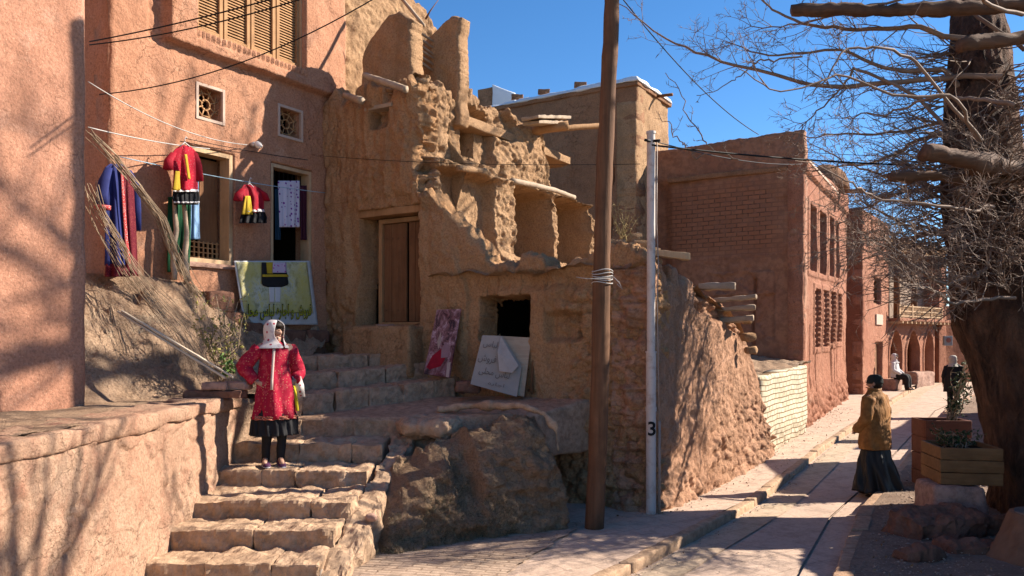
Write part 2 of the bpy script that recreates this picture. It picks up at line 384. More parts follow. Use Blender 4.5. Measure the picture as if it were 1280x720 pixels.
# ================================================================== helpers in wall frames
def fbox(mb, O, d, n, u0, u1, o0, o1, z0, z1, tilt=0):
    def q(u, o, z): return (O[0] + d[0] * u + n[0] * o, O[1] + d[1] * u + n[1] * o, z)
    return mb.hexa([q(u0, o1, z0), q(u1, o1, z0), q(u1, o0 - tilt * 0, z0), q(u0, o0, z0)], [q(u0, o1 - tilt, z1), q(u1, o1 - tilt, z1), q(u1, o0 - tilt, z1), q(u0, o0 - tilt, z1)])
def frame_mb(O, d, n, u0, u1, z0, z1, w, o0, o1, bottom=True):
    mb = MB(); fbox(mb, O, d, n, u0, u0 + w, o0, o1, z0, z1); fbox(mb, O, d, n, u1 - w, u1, o0, o1, z0, z1)
    fbox(mb, O, d, n, u0 + w, u1 - w, o0, o1 - .003, z1 - w, z1)
    if bottom: fbox(mb, O, d, n, u0 + w, u1 - w, o0, o1 - .003, z0, z0 + w)
    return mb
def interior(O, d, n, u0, u1, z0, z1, o0, o1):
    """open-fronted box behind an opening; its dark lining paints the room shade"""
    mb = MB(); t = .04
    fbox(mb, O, d, n, u0 - t, u1 + t, o0 - t, o0, z0 - t, z1 + t)
    fbox(mb, O, d, n, u0 - t, u0, o0, o1, z0 - t, z1 + t); fbox(mb, O, d, n, u1, u1 + t, o0, o1, z0 - t, z1 + t)
    fbox(mb, O, d, n, u0, u1, o0, o1, z0 - t, z0); fbox(mb, O, d, n, u0, u1, o0, o1, z1, z1 + t)
    return mb
def bricks(u, z, bw, bh, j=.012, seed=0, wob=.01):
    z = z + wob * vn(np.stack([u * 2.2, z * 3, z * 0], -1), seed)
    row = np.floor(z / bh); uu = u / bw + .5 * (row % 2) + .13 * _h(row, row * 0, row * 0, seed); cx = np.floor(uu)
    fu_ = (uu - cx) * bw; fz_ = (z / bh - row) * bh
    g = np.minimum(np.minimum(fu_, bw - fu_), np.minimum(fz_, bh - fz_))
    return 1 - ss(j * .4, j * 1.3, g), _h(cx, row, row * 0, seed + 3)

# ================================================================== GROUND
KX = lerpf((-6, -8.5), (1.5, -3.4), (7.41, .96), (10.5, 3.1), (15.9, 6.3), (22, 10.2), (31, 16.0), (60, 36))
RX = lerpf((-6, -2.0), (2, .5), (7.63, 3.09), (10.2, 4.44), (14.5, 7.2), (22, 12.0), (29, 17.5), (60, 42))
def zg(Y): return np.minimum(rise(Y), .5)
def pave(name, ang, a, b_, bw, bh, mort=.012, dark=(.22, .13, .10), var=.5):
    m, nt, b = newmat(name); co = coords(nt, (0, 0, ang)); t = N(nt, 'ShaderNodeTexBrick'); t.offset = .5
    for k, v in (('Scale', 1.), ('Mortar Size', mort), ('Mortar Smooth', .4), ('Brick Width', bw), ('Row Height', bh), ('Bias', 0.)): t.inputs[k].default_value = v
    t.inputs['Color1'].default_value = c4([q * ALB for q in a]); t.inputs['Color2'].default_value = c4([q * ALB for q in b_]); t.inputs['Mortar'].default_value = c4([q * ALB for q in dark])
    wn = N(nt, 'ShaderNodeVectorMath', operation='ADD'); sc1 = N(nt, 'ShaderNodeVectorMath', operation='SCALE'); sc1.inputs[3].default_value = .035
    nz = N(nt, 'ShaderNodeTexNoise'); nz.inputs['Scale'].default_value = 2.2; nt.links.new(co, nz.inputs['Vector']); nt.links.new(nz.outputs['Color'], sc1.inputs[0])
    nt.links.new(co, wn.inputs[0]); nt.links.new(sc1.outputs[0], wn.inputs[1]); nt.links.new(wn.outputs[0], t.inputs['Vector'])
    n1 = noise(nt, co, 1.1, 7, .65); n2 = noise(nt, co, 24, 7, .7); n3 = noise(nt, co, 5, 6, .7)
    col = mix(nt, ramp(nt, n1, [(.40, (0, 0, 0)), (.60, (var,) * 3)]), t.outputs['Color'], (.68, .50, .37))
    col = mix(nt, ramp(nt, n3, [(.36, (.65, .65, .65)), (.52, (0, 0, 0))]), col, tuple(x * .62 for x in a))
    col = mix(nt, ramp(nt, n2, [(.3, (.6, .6, .6)), (.5, (0, 0, 0))]), col, tuple(x * .55 for x in a))
    nt.links.new(col, b.inputs['Base Color'])
    bump(nt, b, [(t.outputs['Fac'], -.010), (n2, .006), (n3, .012)]); return m
PAVE = pave('sidewalk_paving', -.60, (.62, .455, .345), (.66, .49, .38), .62, .42, .006, (.46, .33, .25), .6)
PROAD = pave('road_paving', -.60, (.60, .445, .345), (.64, .48, .375), .9, .45, .005, (.45, .33, .25), .6)
PYEL = pave('yellow_paving', -.60, (.57, .44, .30), (.60, .47, .34), .3, .3, .006, (.42, .31, .2), .5)
PHERR = pave('old_brick_paving', .25, (.46, .33, .24), (.53, .40, .29), .24, .075, .012, (.32, .22, .15), .6)
EARTH = mud('street_earth', (.40, .27, .20), (.46, .32, .24), (.26, .165, .12), straw=.3, bp=1.)
FARG = mud('far_earth', (.40, .26, .18), (.44, .30, .21), straw=.1)
v = MB(); v.add([(-90, -30, -.3), (90, -30, -.3), (90, 120, .15), (-90, 120, .15)], [(0, 1, 2, 3)])
tag(v.build('ground', FARG), kind='structure')
def strip(name, m, xa, xb, za, y0, y1, nx, ny, amp=.01, edge=0., mask=None):
    Y = np.linspace(y0, y1, ny)[None] + 0 * np.linspace(0, 1, nx)[:, None]; U = np.linspace(0, 1, nx)[:, None] + 0 * Y
    A = xa(Y); B = xb(Y)
    if edge: A = A + edge * fbm(np.stack([Y * 3, Y * 0, Y * 0 + 2], -1), 4, 9); B = B + edge * fbm(np.stack([Y * 3, Y * 0, Y * 0 + 6], -1), 4, 8)
    X = A + (B - A) * U; Z = zg(Y) + za + amp * fbm(np.stack([X * 1.3, Y * 1.3, X * 0], -1), 5, 5)
    return sheet(name, m, X, Y, Z, mask, kind='structure')
strip('sidewalk', PAVE, lambda Y: KX(Y) - 7.5, lambda Y: KX(Y) - .13, 0, 1, 34, 260, 620, .014)
strip('road', PROAD, lambda Y: KX(Y) - .02, lambda Y: RX(Y) - .385, -.10, 1, 34, 120, 500, .008)
strip('gutter', PROAD, lambda Y: RX(Y) - .40, lambda Y: RX(Y) - .33, -.125, 1, 34, 8, 500, .01)
strip('road_edge', PROAD, lambda Y: RX(Y) - .345, lambda Y: RX(Y) + .02, -.095, 1, 34, 20, 500, .012)
strip('yellow_paving_strip', PYEL, lambda Y: KX(Y) + .07, lambda Y: KX(Y) + .52, -.086, 1, 34, 14, 500, .006)
strip('right_pavement', mud('right_ground', (.38, .25, .185), (.43, .29, .215), (.26, .16, .115), straw=.15, bp=1.2), lambda Y: RX(Y) + .14, lambda Y: RX(Y) + 12, .03, 1, 34, 300, 480, .03)
def kerb(name, fx, w, z0, z1, seed, m, Ys, L):
    mb = MB(); rnd = random.Random(seed); y = Ys[0]; allmb = []
    while y < Ys[1]:
        l = L * rnd.uniform(.7, 1.3); y2 = y + l; g = .012
        a, b_ = float(fx(y + g)), float(fx(y2 - g)); zz = rnd.uniform(-.012, .012); xx = rnd.uniform(-.012, .012)
        za, zb_ = float(zg(y)), float(zg(y2))
        bt = [(a + xx, y + g, za + z0), (a + w + xx, y + g, za + z0), (b_ + w + xx, y2 - g, zb_ + z0), (b_ + xx, y2 - g, zb_ + z0)]
        tp = [(p[0], p[1], p[2] - z0 + z1 + zz) for p in bt]; mb.hexa(bt, tp); y = y2
    return tag(rough(mb, name, m, None, .018, .12, .014, 7, seed=seed), kind='structure')
kerb('kerb', lambda y: KX(y) - .15, .15, -.3, .008, 3, STEP, (3.5, 28), .9)
kerb('right_kerb', lambda y: RX(y), .20, -.3, .03, 5, STEPD, (4, 28), .8)
# herringbone patch of old paving bricks beside the stairs
Yh = np.linspace(5.5, 9.35, 120)[None] + np.zeros((110, 1)); Uh = np.linspace(0, 1, 110)[:, None] + 0 * Yh
Xl = -1.75 + 0 * Yh; Xr = np.interp(Yh, [5.5, 7.3, 8.4, 9.35], [-.6, -.1, .45, .8]) + .12 * fbm(np.stack([Yh * 4, Yh * 0, Yh * 0], -1), 3, 77)
Xh = Xl + (Xr - Xl) * Uh
sheet('brick_paving', PHERR, Xh, Yh, zg(Yh) + .020 + .014 * fbm(np.stack([Xh * 1.3, Yh * 1.3, Xh * 0], -1), 5, 5), kind='structure')

# ================================================================== LEFT: earth bank between retaining wall and the shop house
def bank_h(X, Y):
    D = (X - FO[0]) * NN[0] + (Y - FO[1]) * NN[1]; u = (X - FO[0]) * DD[0] + (Y - FO[1]) * DD[1]
    zb = np.interp(u, [-4.5, -2.95, -2.45, -2.0, -1.6, -1.0, -.1], [2.98, 2.95, 2.86, 2.72, 2.45, 2.36, 2.25])
    base = np.interp(u, [-4.5, -2.6, -1.5, -.8], [1.49, 1.5, 1.75, 1.93])
    w = np.interp(u, [-4.5, -3, -2], [1.25, 1.2, .75])
    t = np.clip(1 - (D - .04) / w, 0, 1)
    return base + (zb - base) * (t * .55 + .45 * ss(0, 1, t)), D, u, t
uu = np.linspace(-8.5, .1, 430)[:, None]; Dd = np.linspace(-.6, 4.3, 260)[None]
X = FO[0] + DD[0] * uu + NN[0] * Dd; Y = FO[1] + DD[1] * uu + NN[1] * Dd
Hh, D_, u_, t_ = bank_h(X, Y); nz = fbm(np.stack([X * 1.6, Y * 1.6, Hh * 1.6], -1), 6, 21, .6); w1, w2, wi = worley(np.stack([X * 5, Y * 5, Hh * 5], -1), 22)
slope = ss(.03, .3, t_) * (1 - ss(.85, 1, t_))
g1b, g2b, gib = worley(np.stack([X * 3.2, Y * 3.2, Hh * 3.2], -1) + .4 * nz[..., None], 27)
Zb = Hh + nz * (.04 + .20 * slope) + .10 * slope * (.5 - w1) + .16 * slope * (1 - np.clip(g1b / .45, 0, 1) ** 3) * (gib > .62)
lim = -3.32 + 0 * Y; Xc = np.where(Y < 9.6, np.minimum(X, lim), np.minimum(X, -2.95))
msk = (X[:-1, :-1] < np.where(Y[:-1, :-1] < 9.6, -3.30, -2.93)) & (Y[:-1, :-1] > 2)
eb_ = tag(sheet('earth_bank', BANK, Xc, Y, Zb, msk), kind='structure'); eb_.data.shade_flat()

mb = MB(); mb.prism([(-4.9, 9.2), (-3.28, 9.2), (-3.05, 9.75), (-2.98, 10.6), (-2.98, 12.3), (-4.3, 12.3)], -.2, 1.46); tag(rough(mb, 'earth_bank', BANK, None, .05, .08, .06, 4), kind='structure')
# retaining wall
t = thing('retaining_wall', 'low sunlit retaining wall of plastered pinkish stone left of the stairs', 'wall', (-3.2, 6, 0))
def dep_ret(u, z, P_):
    f1, f2, ci = worley(np.stack([u * 1.5, z * 2.6 + 1.3, u * 0], -1) + .35 * fbm(P_ * 2.5, 4, 6)[..., None], 31)
    g = ss(.0, .10, f2 - f1) * ss(-.25, .15, fbm(P_ * 1.1, 3, 39))
    return .028 * g * (.4 + .9 * ci) + .035 * fbm(P_ * 1.5, 7, 33, .62) + .02 * (1 - z / 1.5) - .05 * ss(1.3, 1.5, z)
mb = MB(); mb.prism([(-3.75, 2.9), (-3.18, 2.9), (-3.18, 9.42), (-3.75, 9.42)], 1.36, 1.50); rough(mb, 'coping', RETW, t, .03, .06, .04, 4, big=.02)
relief('wall', RETW, t, (-3.22, 3.), (0, 1), (1, 0), 0, 6.45, -.2, lambda u: 1.47 + .03 * np.sin(u * 1.3), dep_ret, .45, .018, edge=.03, seed=5, smooth=False)

# near plastered house at the left edge of the picture
t = thing('mud_house', 'smooth reddish plastered house cut by the left edge of the photo, with crumbling foot', 'house', (-4.5, 7.6, 1.4))
def dep_near(u, z, P_):
    r = fbm(P_ * 2.5, 5, 44, .6); hole = ss(.0, .2, .7 * fbm(P_ * 2.4 + 4, 5, 45) + .75 * rect(u, z, -1.9, -.75, 1.2, 1.95, .25) - .5)
    f1, f2, ci = worley(P_ * 6, 46)
    return .02 * r - hole * (.06 + .05 * f1) - .05 * (1 - ss(1.36, 1.5, z + .1 * r)) * (u > -1.0)
relief('wall', MUD_NEAR, t, (-4.27, 8.03), DD, NN, -7, 0, 1.3, 9.5, dep_near, .9, .03, edge=.012, seed=6)
EXT = (-4.27 - .846 * .0, 8.03)
relief('side_wall', MUD_NEAR, t, (-4.29, 8.02), (-.846, .533), (.533, .846), 0, 2.2, 1.3, 9.5, lambda u, z, P_: .02 * fbm(P_ * 3, 4, 4), .5, .08, edge=0, seed=7)

# ================================================================== SHOP HOUSE (facade plane)
shop = thing('plastered_house', 'tall salmon plastered house with louvered upstairs shutters, clothes hung at its windows', 'house', (-4.5, 11.5, 2.3))
W1 = (fu(231), fu(290.5), 3.22, 4.80); W2 = (fu(338), fu(389), 3.2, 4.83)
V1 = (fu(246), fu(277), 5.22, 5.66); V2 = (fu(348), fu(375), 5.29, 5.72)
SH = (fu(241), fu(373), 6.38, 8.15)
u205 = fu(205)
def dep_shop(u, z, P_):
    r = fbm(P_ * 1.6, 5, 51, .55); D = .03 * r + .006 * fbm(P_ * 11, 3, 52)
    jet = ss(u205 - .02, u205 + .02, u + .02 * fbm(P_ * 6, 3, 8)) * ss(6.09, 6.13, z + .025 * fbm(P_ * 5, 3, 9))
    D = D + .14 * jet - .07 * rect(u, z, u205 - .22, u205 - .02, 6.05, 9.5, .03) * (.6 + .6 * fbm(P_ * 8, 4, 7))
    hole = 0 * u
    for a, b_, c, e in (W1, W2, V1, V2):
        m = rect(u, z, a, b_, c, e, .012); D = D - .34 * m; hole = np.maximum(hole, m > .97)
    m = rect(u, z, SH[0], SH[1], SH[2], SH[3], .012); D = D - .30 * m
    # serrated brick sill under the shutters
    ser = rect(u, z, SH[0] - .03, SH[1] + .05, SH[2] - .10, SH[2] - .01, .01) * (.5 + .5 * np.sign(np.sin(u * 2 * PI / .085)))
    D = D + .03 * ser - .02 * rect(u, z, SH[0] - .03, SH[1] + .05, SH[2] - .13, SH[2] - .01, .01)
    return D, hole
relief('wall', MUD_SHOP, shop, FO, DD, NN, fu(137), .38, 1.6, 9.6, dep_shop, .34, .022, edge=.03, seed=8)
relief('side_wall', MUD_SHOP, shop, (FO[0] + DD[0] * fu(137) - .04, FO[1] + DD[1] * fu(137)), (-.846, .533), (-.533, -.846), .0, 2.4, 1.6, 9.6, lambda u, z, P_: .05 * fbm(P_ * 3, 5, 4), .3, .05, edge=0, seed=9)
relief('rear_wall', MUD_RUIN, shop, FO, DD, NN, .36, fu(548), 4.6, lambda u: np.interp(u, [0, 1.4, 2.0, 2.6, 3.2], [9.6, 9.4, 8.75, 8.5, 8.1]), lambda u, z, P_: .12 * fbm(P_ * 2.4, 6, 61, .6) - .03 + .04 * worley(P_ * 7, 3)[0], .5, .03, edge=.16, seed=10)
fr = frame_mb(FO, DD, NN, W1[0], W1[1], W1[2], W1[3], .06, -.22, -.01); fr.build('window_frame', WOODL, shop, bevel=.004)
inn = interior(FO, DD, NN, W1[0] - .5, W1[1] + .3, W1[2] - .2, W1[3] + .1, -1.6, -.36); inn.build('interior', DARKIN, shop)
mb = MB(); fbox(mb, FO, DD, NN, (W1[0] + W1[1]) / 2 + .02, W1[1] - .065, -.30, -.26, W1[2] + .32, W1[3] - .08); mb.build('shutter', WOODD, shop, bevel=.004)
mb = MB(); uS = [W1[0] + .07 + .075 * k for k in range(10) if W1[0] + .07 + .075 * k < W1[1] - .08]
for a in uS: fbox(mb, FO, DD, NN, a, a + .022, -.25, -.23, W1[2] + .06, W1[2] + .33)
for k in range(4): fbox(mb, FO, DD, NN, W1[0] + .06, W1[1] - .06, -.248, -.232, W1[2] + .09 + .07 * k, W1[2] + .105 + .07 * k)
mb.build('grille', WOODO, shop)
mb = MB(); fbox(mb, FO, DD, NN, W1[0] - .04, W1[1] + .1, -.05, .05, W1[2] - .07, W1[2] - .004); rough(mb, 'sill', STONE, shop, .01, .05, .008)
fr = frame_mb(FO, DD, NN, W2[0], W2[1], W2[2], W2[3], .055, -.2, -.01); fr.build('window_frame', WOODL, shop, bevel=.004)
interior(FO, DD, NN, W2[0] - .3, W2[1] + .3, W2[2] - .2, W2[3] + .1, -1.5, -.36).build('interior', DARKIN, shop)
mb = MB(); uu_ = np.linspace(W2[0] + .06, W2[1] - .06, 9)
for a in uu_: fbox(mb, FO, DD, NN, a - .006, a + .006, -.20, -.188, W2[3] - .45, W2[3] - .05)
mb.build('window_bars', CABLE, shop)
PALEP = plain('pale_plaster', (.66, .50, .40), .9, .1, .15, 20)
for (a, b_, c, e) in (V1, V2):
    f = frame_mb(FO, DD, NN, a - .035, b_ + .035, c - .035, e + .035, .042, -.03, .022).build('vent_frame', PALEP, shop, bevel=.004)
    mb = MB(); cx, cz = (a + b_) / 2, (c + e) / 2; w = (b_ - a) / 2; h = (e - c) / 2
    def q(u, z, o=-.10): return Vector((FO[0] + DD[0] * u + NN[0] * o, FO[1] + DD[1] * u + NN[1] * o, z))
    for k in range(8):
        g = 2 * PI * k / 8 + PI / 8
        mb.tube([q(cx + .05 * math.cos(g), cz + .05 * math.sin(g)), q(cx + w * 1.35 * math.cos(g), cz + h * 1.35 * math.sin(g))], .010, 6)
        g2 = g + 2 * PI / 8
        for rr in (.35, .78): mb.tube([q(cx + w * rr * math.cos(g), cz + h * rr * math.sin(g)), q(cx + w * rr * math.cos(g2), cz + h * rr * math.sin(g2))], .011, 6)
        mb.tube([q(cx + w * .78 * math.cos(g), cz + h * .78 * math.sin(g)), q(cx + w * 1.2 * math.cos(g + .39), cz + h * 1.2 * math.sin(g + .39))], .009, 6)
    mb.build('lattice', WOODO, f, smooth=True)
    interior(FO, DD, NN, a - .02, b_ + .02, c - .02, e + .02, -.7, -.345).build('vent_interior', DARKIN, f)
# shutters : four louvered leaves
so = -.12 + .14
wl = (SH[1] - SH[0]) / 4
for k in range(4):
    a = SH[0] + wl * k + .012; b_ = a + wl - .024; mb = MB()
    mb2 = frame_mb(FO, DD, NN, a, b_, SH[2] + .02, SH[3] - .02, .055, so - .045, so); mb.add(mb2.v, mb2.f)
    z = SH[2] + .09
    while z < SH[3] - .1:
        fbox(mb, FO, DD, NN, a + .05, b_ - .05, so - .034, so - .026, z, z + .045, .03); z += .042
    mb.build('louvered_shutter', WOODO, shop, bevel=0)
frame_mb(FO, DD, NN, SH[0] - .03, SH[1] + .03, SH[2] - .03, SH[3] + .03, .045, so - .10, so + .03).build('shutter_frame', WOODL, shop, bevel=.004)
# lamp bulb on the wall
pb = F(314, 181, .02); mb = MB(); nv = Vector((NN[0], NN[1], 0))
mb.tube([pb, pb + nv * .07], .035, 10); base_ = mb.build('lamp_holder', plain('white_plastic', (.8, .8, .78), .4, .5, .05), shop, smooth=True)
mb = MB(); mb.loft([(pb + nv * (.07 + .03 * i) + Vector((0, 0, -.01 * i)), Vector((DD[0], DD[1], 0)) * r, Vector((0, 0, 1)) * r) for i, r in enumerate((.02, .045, .055, .05, .03, .005))], 14)
gm, nt, b = newmat('frosted_glass'); b.inputs['Base Color'].default_value = (.85, .85, .82, 1); b.inputs['Roughness'].default_value = .15; b.inputs['Transmission Weight'].default_value = .4
mb.build('bulb', gm, base_, smooth=True)
# stone footing under the banner
mb = MB(); rnd = random.Random(4)
for (px, py, w, h) in ((262, 378, .42, .3), (276, 402, .36, .26), (290, 425, .36, .24), (258, 412, .34, .28), (303, 412, .3, .2), (322, 420, .4, .2), (352, 421, .5, .2), (384, 421, .45, .2), (300, 440, .5, .22), (338, 440, .5, .2), (375, 441, .55, .18)):
    c = F(px, py, .12); ux = Vector((DD[0], DD[1], 0)) * w / 2; nx = nv * .16; vz = Vector((0, 0, h / 2))
    mb.hexa([c - ux + nx - vz, c + ux + nx - vz, c + ux - nx - vz, c - ux - nx - vz], [c - ux + nx + vz, c + ux + nx + vz, c + ux - nx + vz, c - ux - nx + vz])
rough(mb, 'footing_stones', STONED, shop, .04, .05, .02, 8)

# ================================================================== RUINED HOUSE
ruin = thing('ruined_house', 'crumbling roofless mud-brick house with open wall niches and a wooden door', 'house', (.0, 12, 1.))
DR = (rL(447), rL(523), 2.38, 4.17); SW = (rL(465), rL(486), 5.42, 5.72); HT = (rL(597), rL(661), 2.16, 2.76)
def top_front(u):
    return np.interp(u, [0, .25, .5, 1.5, 2.05, 2.13, 2.20, 2.5, 3.03, 3.3, 3.9, 4.6, 5.0, 5.2, 5.64], [5.95, 6.15, 6.05, 6.2, 6.38, 4.42, 4.30, 3.95, 3.45, 3.28, 3.22, 3.15, 3.15, 3.32, 3.18])
def dep_front(u, z, P_):
    a = fbm(P_ * 1.5, 6, 71, .55); f1, f2, ci = worley(P_ * 4.2, 72); g1, g2, gi = worley(P_ * np.array([6, 6, 7.]) + .5 * fbm(P_ * 3, 3, 65)[..., None], 75)
    up = ss(4.15, 4.5, z)
    D = .07 * a + .025 * fbm(P_ * np.array([9, 9, 5]), 4, 70, .6) - .06 * ss(.25, .6, vn(np.stack([u * 3.1 + .4 * a, z * .8, u * 0 + 9], -1), 69)) * (1 - up) + up * (.10 * fbm(P_ * np.array([5, 5, 1.1]), 5, 73, .6) + .03)
    # vertical rain gullies and the lumpy corner
    D = D - up * .14 * ss(.35, .75, vn(np.stack([u * 7.5, z * .45, u * 0 + 3], -1), 74)) * (u < 1.9)
    k1, k2, ki = worley(P_ * np.array([8, 8, 11.]), 68); D = D + up * .05 * (.55 - k1) * ss(-.1, .25, vn(P_ * 1.3, 67)) + .02 * (.5 - k1)
    cor = ss(1.82, 2.05, u) * ss(3.9, 4.4, z)
    D = D + cor * (.22 * (.45 - f1) + .20 * fbm(P_ * 4, 5, 76, .65) - .03)
    dg = ss(0, .3, u - np.interp(z, [3.2, 4.4, 6], [3.1, 2.12, 2.05])) * ss(3.2, 3.5, z)
    D = D + dg * (.16 * (.5 - f1) + .10 * (.5 - g1) + .10 * fbm(P_ * 5, 4, 66))
    # rubble masonry low on the right
    rb = ss(-.15, .2, (u - 4.25) + .5 * fbm(P_ * 1.2, 3, 77)) * (1 - ss(2.75, 3.1, z + .2 * a))
    stn = .05 * (1 - ss(.15, .75, g1)) + .05 * gi - .05 + .10 * fbm(P_ * 4, 5, 64, .65)
    D = D * (1 - rb) + rb * (stn * 1.1 + .08 * a)
    base = (1 - ss(1.2, 2.4, z)) ; D = D + base * .12 * fbm(P_ * 2.2, 5, 78, .65)
    lf = (1 - ss(.5, .8, u)) * (1 - ss(2.5, 3.0, z)); D = D + lf * (.12 * (.4 - g1) - .04)
    D = D - .26 * rect(u, z, rL(682), rL(722), 2.15, 2.50, .05) * (.8 + .5 * a)
    # ledge below the broken top
    D = D - .13 * ss(3.2, 3.4, u) * rect(u, z, 0, 9, 2.86, 3.05, .07) * (.5 + .8 * np.abs(a))
    hole = 0 * u; er = .03 * fbm(P_ * 7, 3, 79)
    for (q, e_, dd) in ((DR, .015, .42), (SW, .015, .45), (HT, .02, .42)):
        m = rect(u + er * (dd == .42), z + er, q[0], q[1], q[2], q[3], e_); D = D - dd * m; hole = np.maximum(hole, m > .97)
    return D, hole
relief('wall', MUD_FRONT, ruin, FO, EE, MM_, -.05, 5.66, -.2, lambda u: np.where(u < 1.75, 4.5, top_front(np.maximum(u, 2.14))), dep_front, .45, .018, edge=.14, seed=12, blocky=.20, smooth=False)
relief('upper_wall', MUD_FRONT, ruin, FO, EE, MM_, -.05, 1.93, 4.34, lambda u: np.interp(u, [0, .25, .5, 1.5, 1.8, 1.93], [5.95, 6.15, 6.05, 6.16, 6.10, 5.9]), lambda u, z, P_: (lambda r: (r[0] + .006, r[1]))(dep_front(u, z, P_)), .45, .018, edge=.16, seed=112, blocky=.14, smooth=False)
# openings
mb = interior(FO, EE, MM_, DR[0] - .3, DR[1] - .10, DR[2] - .1, DR[3] + .1, -1.7, -.47); mb.build('interior', DARKIN, ruin)
interior(FO, EE, MM_, SW[0] - .1, SW[1] + .1, SW[2] - .1, SW[3] + .1, -1.2, -.47).build('interior', DARKIN, ruin)
interior(FO, EE, MM_, HT[0] - .3, HT[1] + .3, HT[2] - .4, HT[3] + .05, -1.9, -.47).build('interior', DARKIN, ruin)
fbox(m_ := MB(), FO, EE, MM_, SW[0] - .12, SW[1] + .1, -.2, .06, SW[3] - .01, SW[3] + .05); rough(m_, 'lintel', WOODG, ruin, .008, .05, .01)
door = thing('wooden_door', None, None); 
bpy.data.objects.remove(door)
da, db = rL(459), rL(524)
fr = frame_mb(FO, EE, MM_, da, db, 2.36, 4.06, .07, -.36, -.26).build('door_frame', WOODO, ruin, bevel=.006)
fbox(m_ := MB(), FO, EE, MM_, DR[0] - .08, DR[1] + .06, -.38, -.06, 4.08, 4.19); rough(m_, 'door_lintel', WOODO, ruin, .01, .06, .012)
mid = (da + db) / 2 + .03
for (a, b_) in ((da + .075, mid - .012), (mid + .035, db - .075)):
    mb = MB(); w = (b_ - a) / 3
    for k in range(3): fbox(mb, FO, EE, MM_, a + w * k + .002, a + w * (k + 1) - .002, -.345, -.31 - .004 * (k % 2), 2.44, 3.98)
    for zz in (2.62, 3.75):
        for k in range(4):
            c = RL(a + (b_ - a) * (k + .5) / 4, zz, -.305); mb.box(c, (.022, .022, .022), Matrix.Rotation(.8, 3, 'Y'))
    lf = mb.build('door_leaf', WOODD, ruin, bevel=.003)
fbox(m_ := MB(), FO, EE, MM_, rL(446), rL(530), -.40, .34, 1.6, 2.36); rough(m_, 'door_step', MUD_FRONT, ruin, .05, .05, .03, 5)
# side wall with niches
R1 = (.30, 1.74, 3.45, 4.78); R2 = (2.31, 3.61, 3.62, 4.80); R3 = (3.80, 5.19, 3.62, 4.86)
SWN = (1.43, 1.80, 5.24, 5.88); U1 = (1.05, 2.15, 5.12, 5.97)
def top_side(u):
    return np.interp(u, [0, .4, 1.3, 1.9, 2.9, 3.6, 3.85, 3.98, 4.3, 4.75, 5.3, 5.45], [6.3, 6.15, 6.18, 6.12, 6.24, 6.15, 5.98, 5.42, 5.2, 5.08, 4.94, 4.8])
def dep_side(u, z, P_):
    a = fbm(P_ * 1.8, 6, 81, .6); f1, f2, ci = worley(P_ * 4.5, 82); g1, g2, gi = worley(P_ * 9, 83)
    inn = np.zeros_like(a); er = .05 * fbm(P_ * 1.6, 2, 85); rec = 0 * a
    for (q, dd, ed) in ((R1, .27, .04), (R2, .80, .02), (R3, .77, .02)):
        m = rect(u + er, z + er, q[0], q[1], q[2], q[3], ed); rec = rec + dd * m; inn = np.maximum(inn, m)
    up = ss(4.84, 4.93, z + .08 * a)
    m = rect(u + er, z, U1[0], U1[1], U1[2], U1[3], .03); rec = rec + .22 * m; inn = np.maximum(inn, m * .6)
    m = rect(u, z, SWN[0], SWN[1], SWN[2], SWN[3], .01); rec = rec + .55 * m
    rf = 1 - .75 * inn
    D = rf * (.10 * a + .05 * fbm(P_ * 7, 4, 80, .65) + .06 * (.45 - g1) + .05 * (.5 - f1)) - .30 * up
    D = D + .10 * np.exp(-((z - 4.88 + .06 * a) / .06) ** 2) * (.4 + f1) * (u > .3)
    # bare diagonal scar where a roof beam was, and deeper hollows on the upper face
    D = D - .16 * up * ss(.2, .5, vn(P_ * np.array([1.6, 1.6, 2.2]), 86)) * (u > 2.)
    D = D + .20 * (1 - ss(3.45, 3.70, z + .15 * a)) * (.7 + .8 * f1)
    return D - rec
relief('side_wall', MUD_RUIN, ruin, SO, DD, NN, .16, 5.45, lambda u: np.where(u < .85, 4.13, 2.9), top_side, dep_side, 1.12, .018, edge=.20, seed=13, blocky=.16, smooth=False)
m_ = MB(); a = F(0, 0); 
def SP(px, py, off=0.):
    Y = sY(px); return Vector((-8.625 + .63 * Y + .0 + NN[0] * off, Y + NN[1] * off, Zof(py, Y)))
m_.tube([SP(638, 226, .02), SP(660, 231, .05), SP(690, 238, .05), SP(716, 247, .03)], [.05, .055, .05, .045], 8); rough(m_, 'beam', WOODG, ruin, 0, .1, .012)
m_ = MB(); m_.tube([SP(686, 160, -.4), SP(696, 159, .25)], [.09, .085], 10); rough(m_, 'beam', WOODO, ruin, 0, .1, .01)
m_ = MB(); m_.tube([SP(694, 160, -.25), SP(740, 160, .45)], [.06, .05], 9); rough(m_, 'beam', WOODO, ruin, 0, .1, .01)
for (x0, x1, y, o) in ((664, 706, 147, .15), (668, 700, 153, .1)):
    m_ = MB(); A, B = SP(x0, y, o), SP(x1, y + 1, o); m_.hexa([A + Vector((0, 0, -.03)), B + Vector((0, 0, -.03)), B + Vector((-.3, .2, -.03)), A + Vector((-.3, .2, -.03))], [A + Vector((0, 0, .03)), B + Vector((0, 0, .03)), B + Vector((-.3, .2, .03)), A + Vector((-.3, .2, .03))]); rough(m_, 'plank', WOODG, ruin, .008, .06, .02)
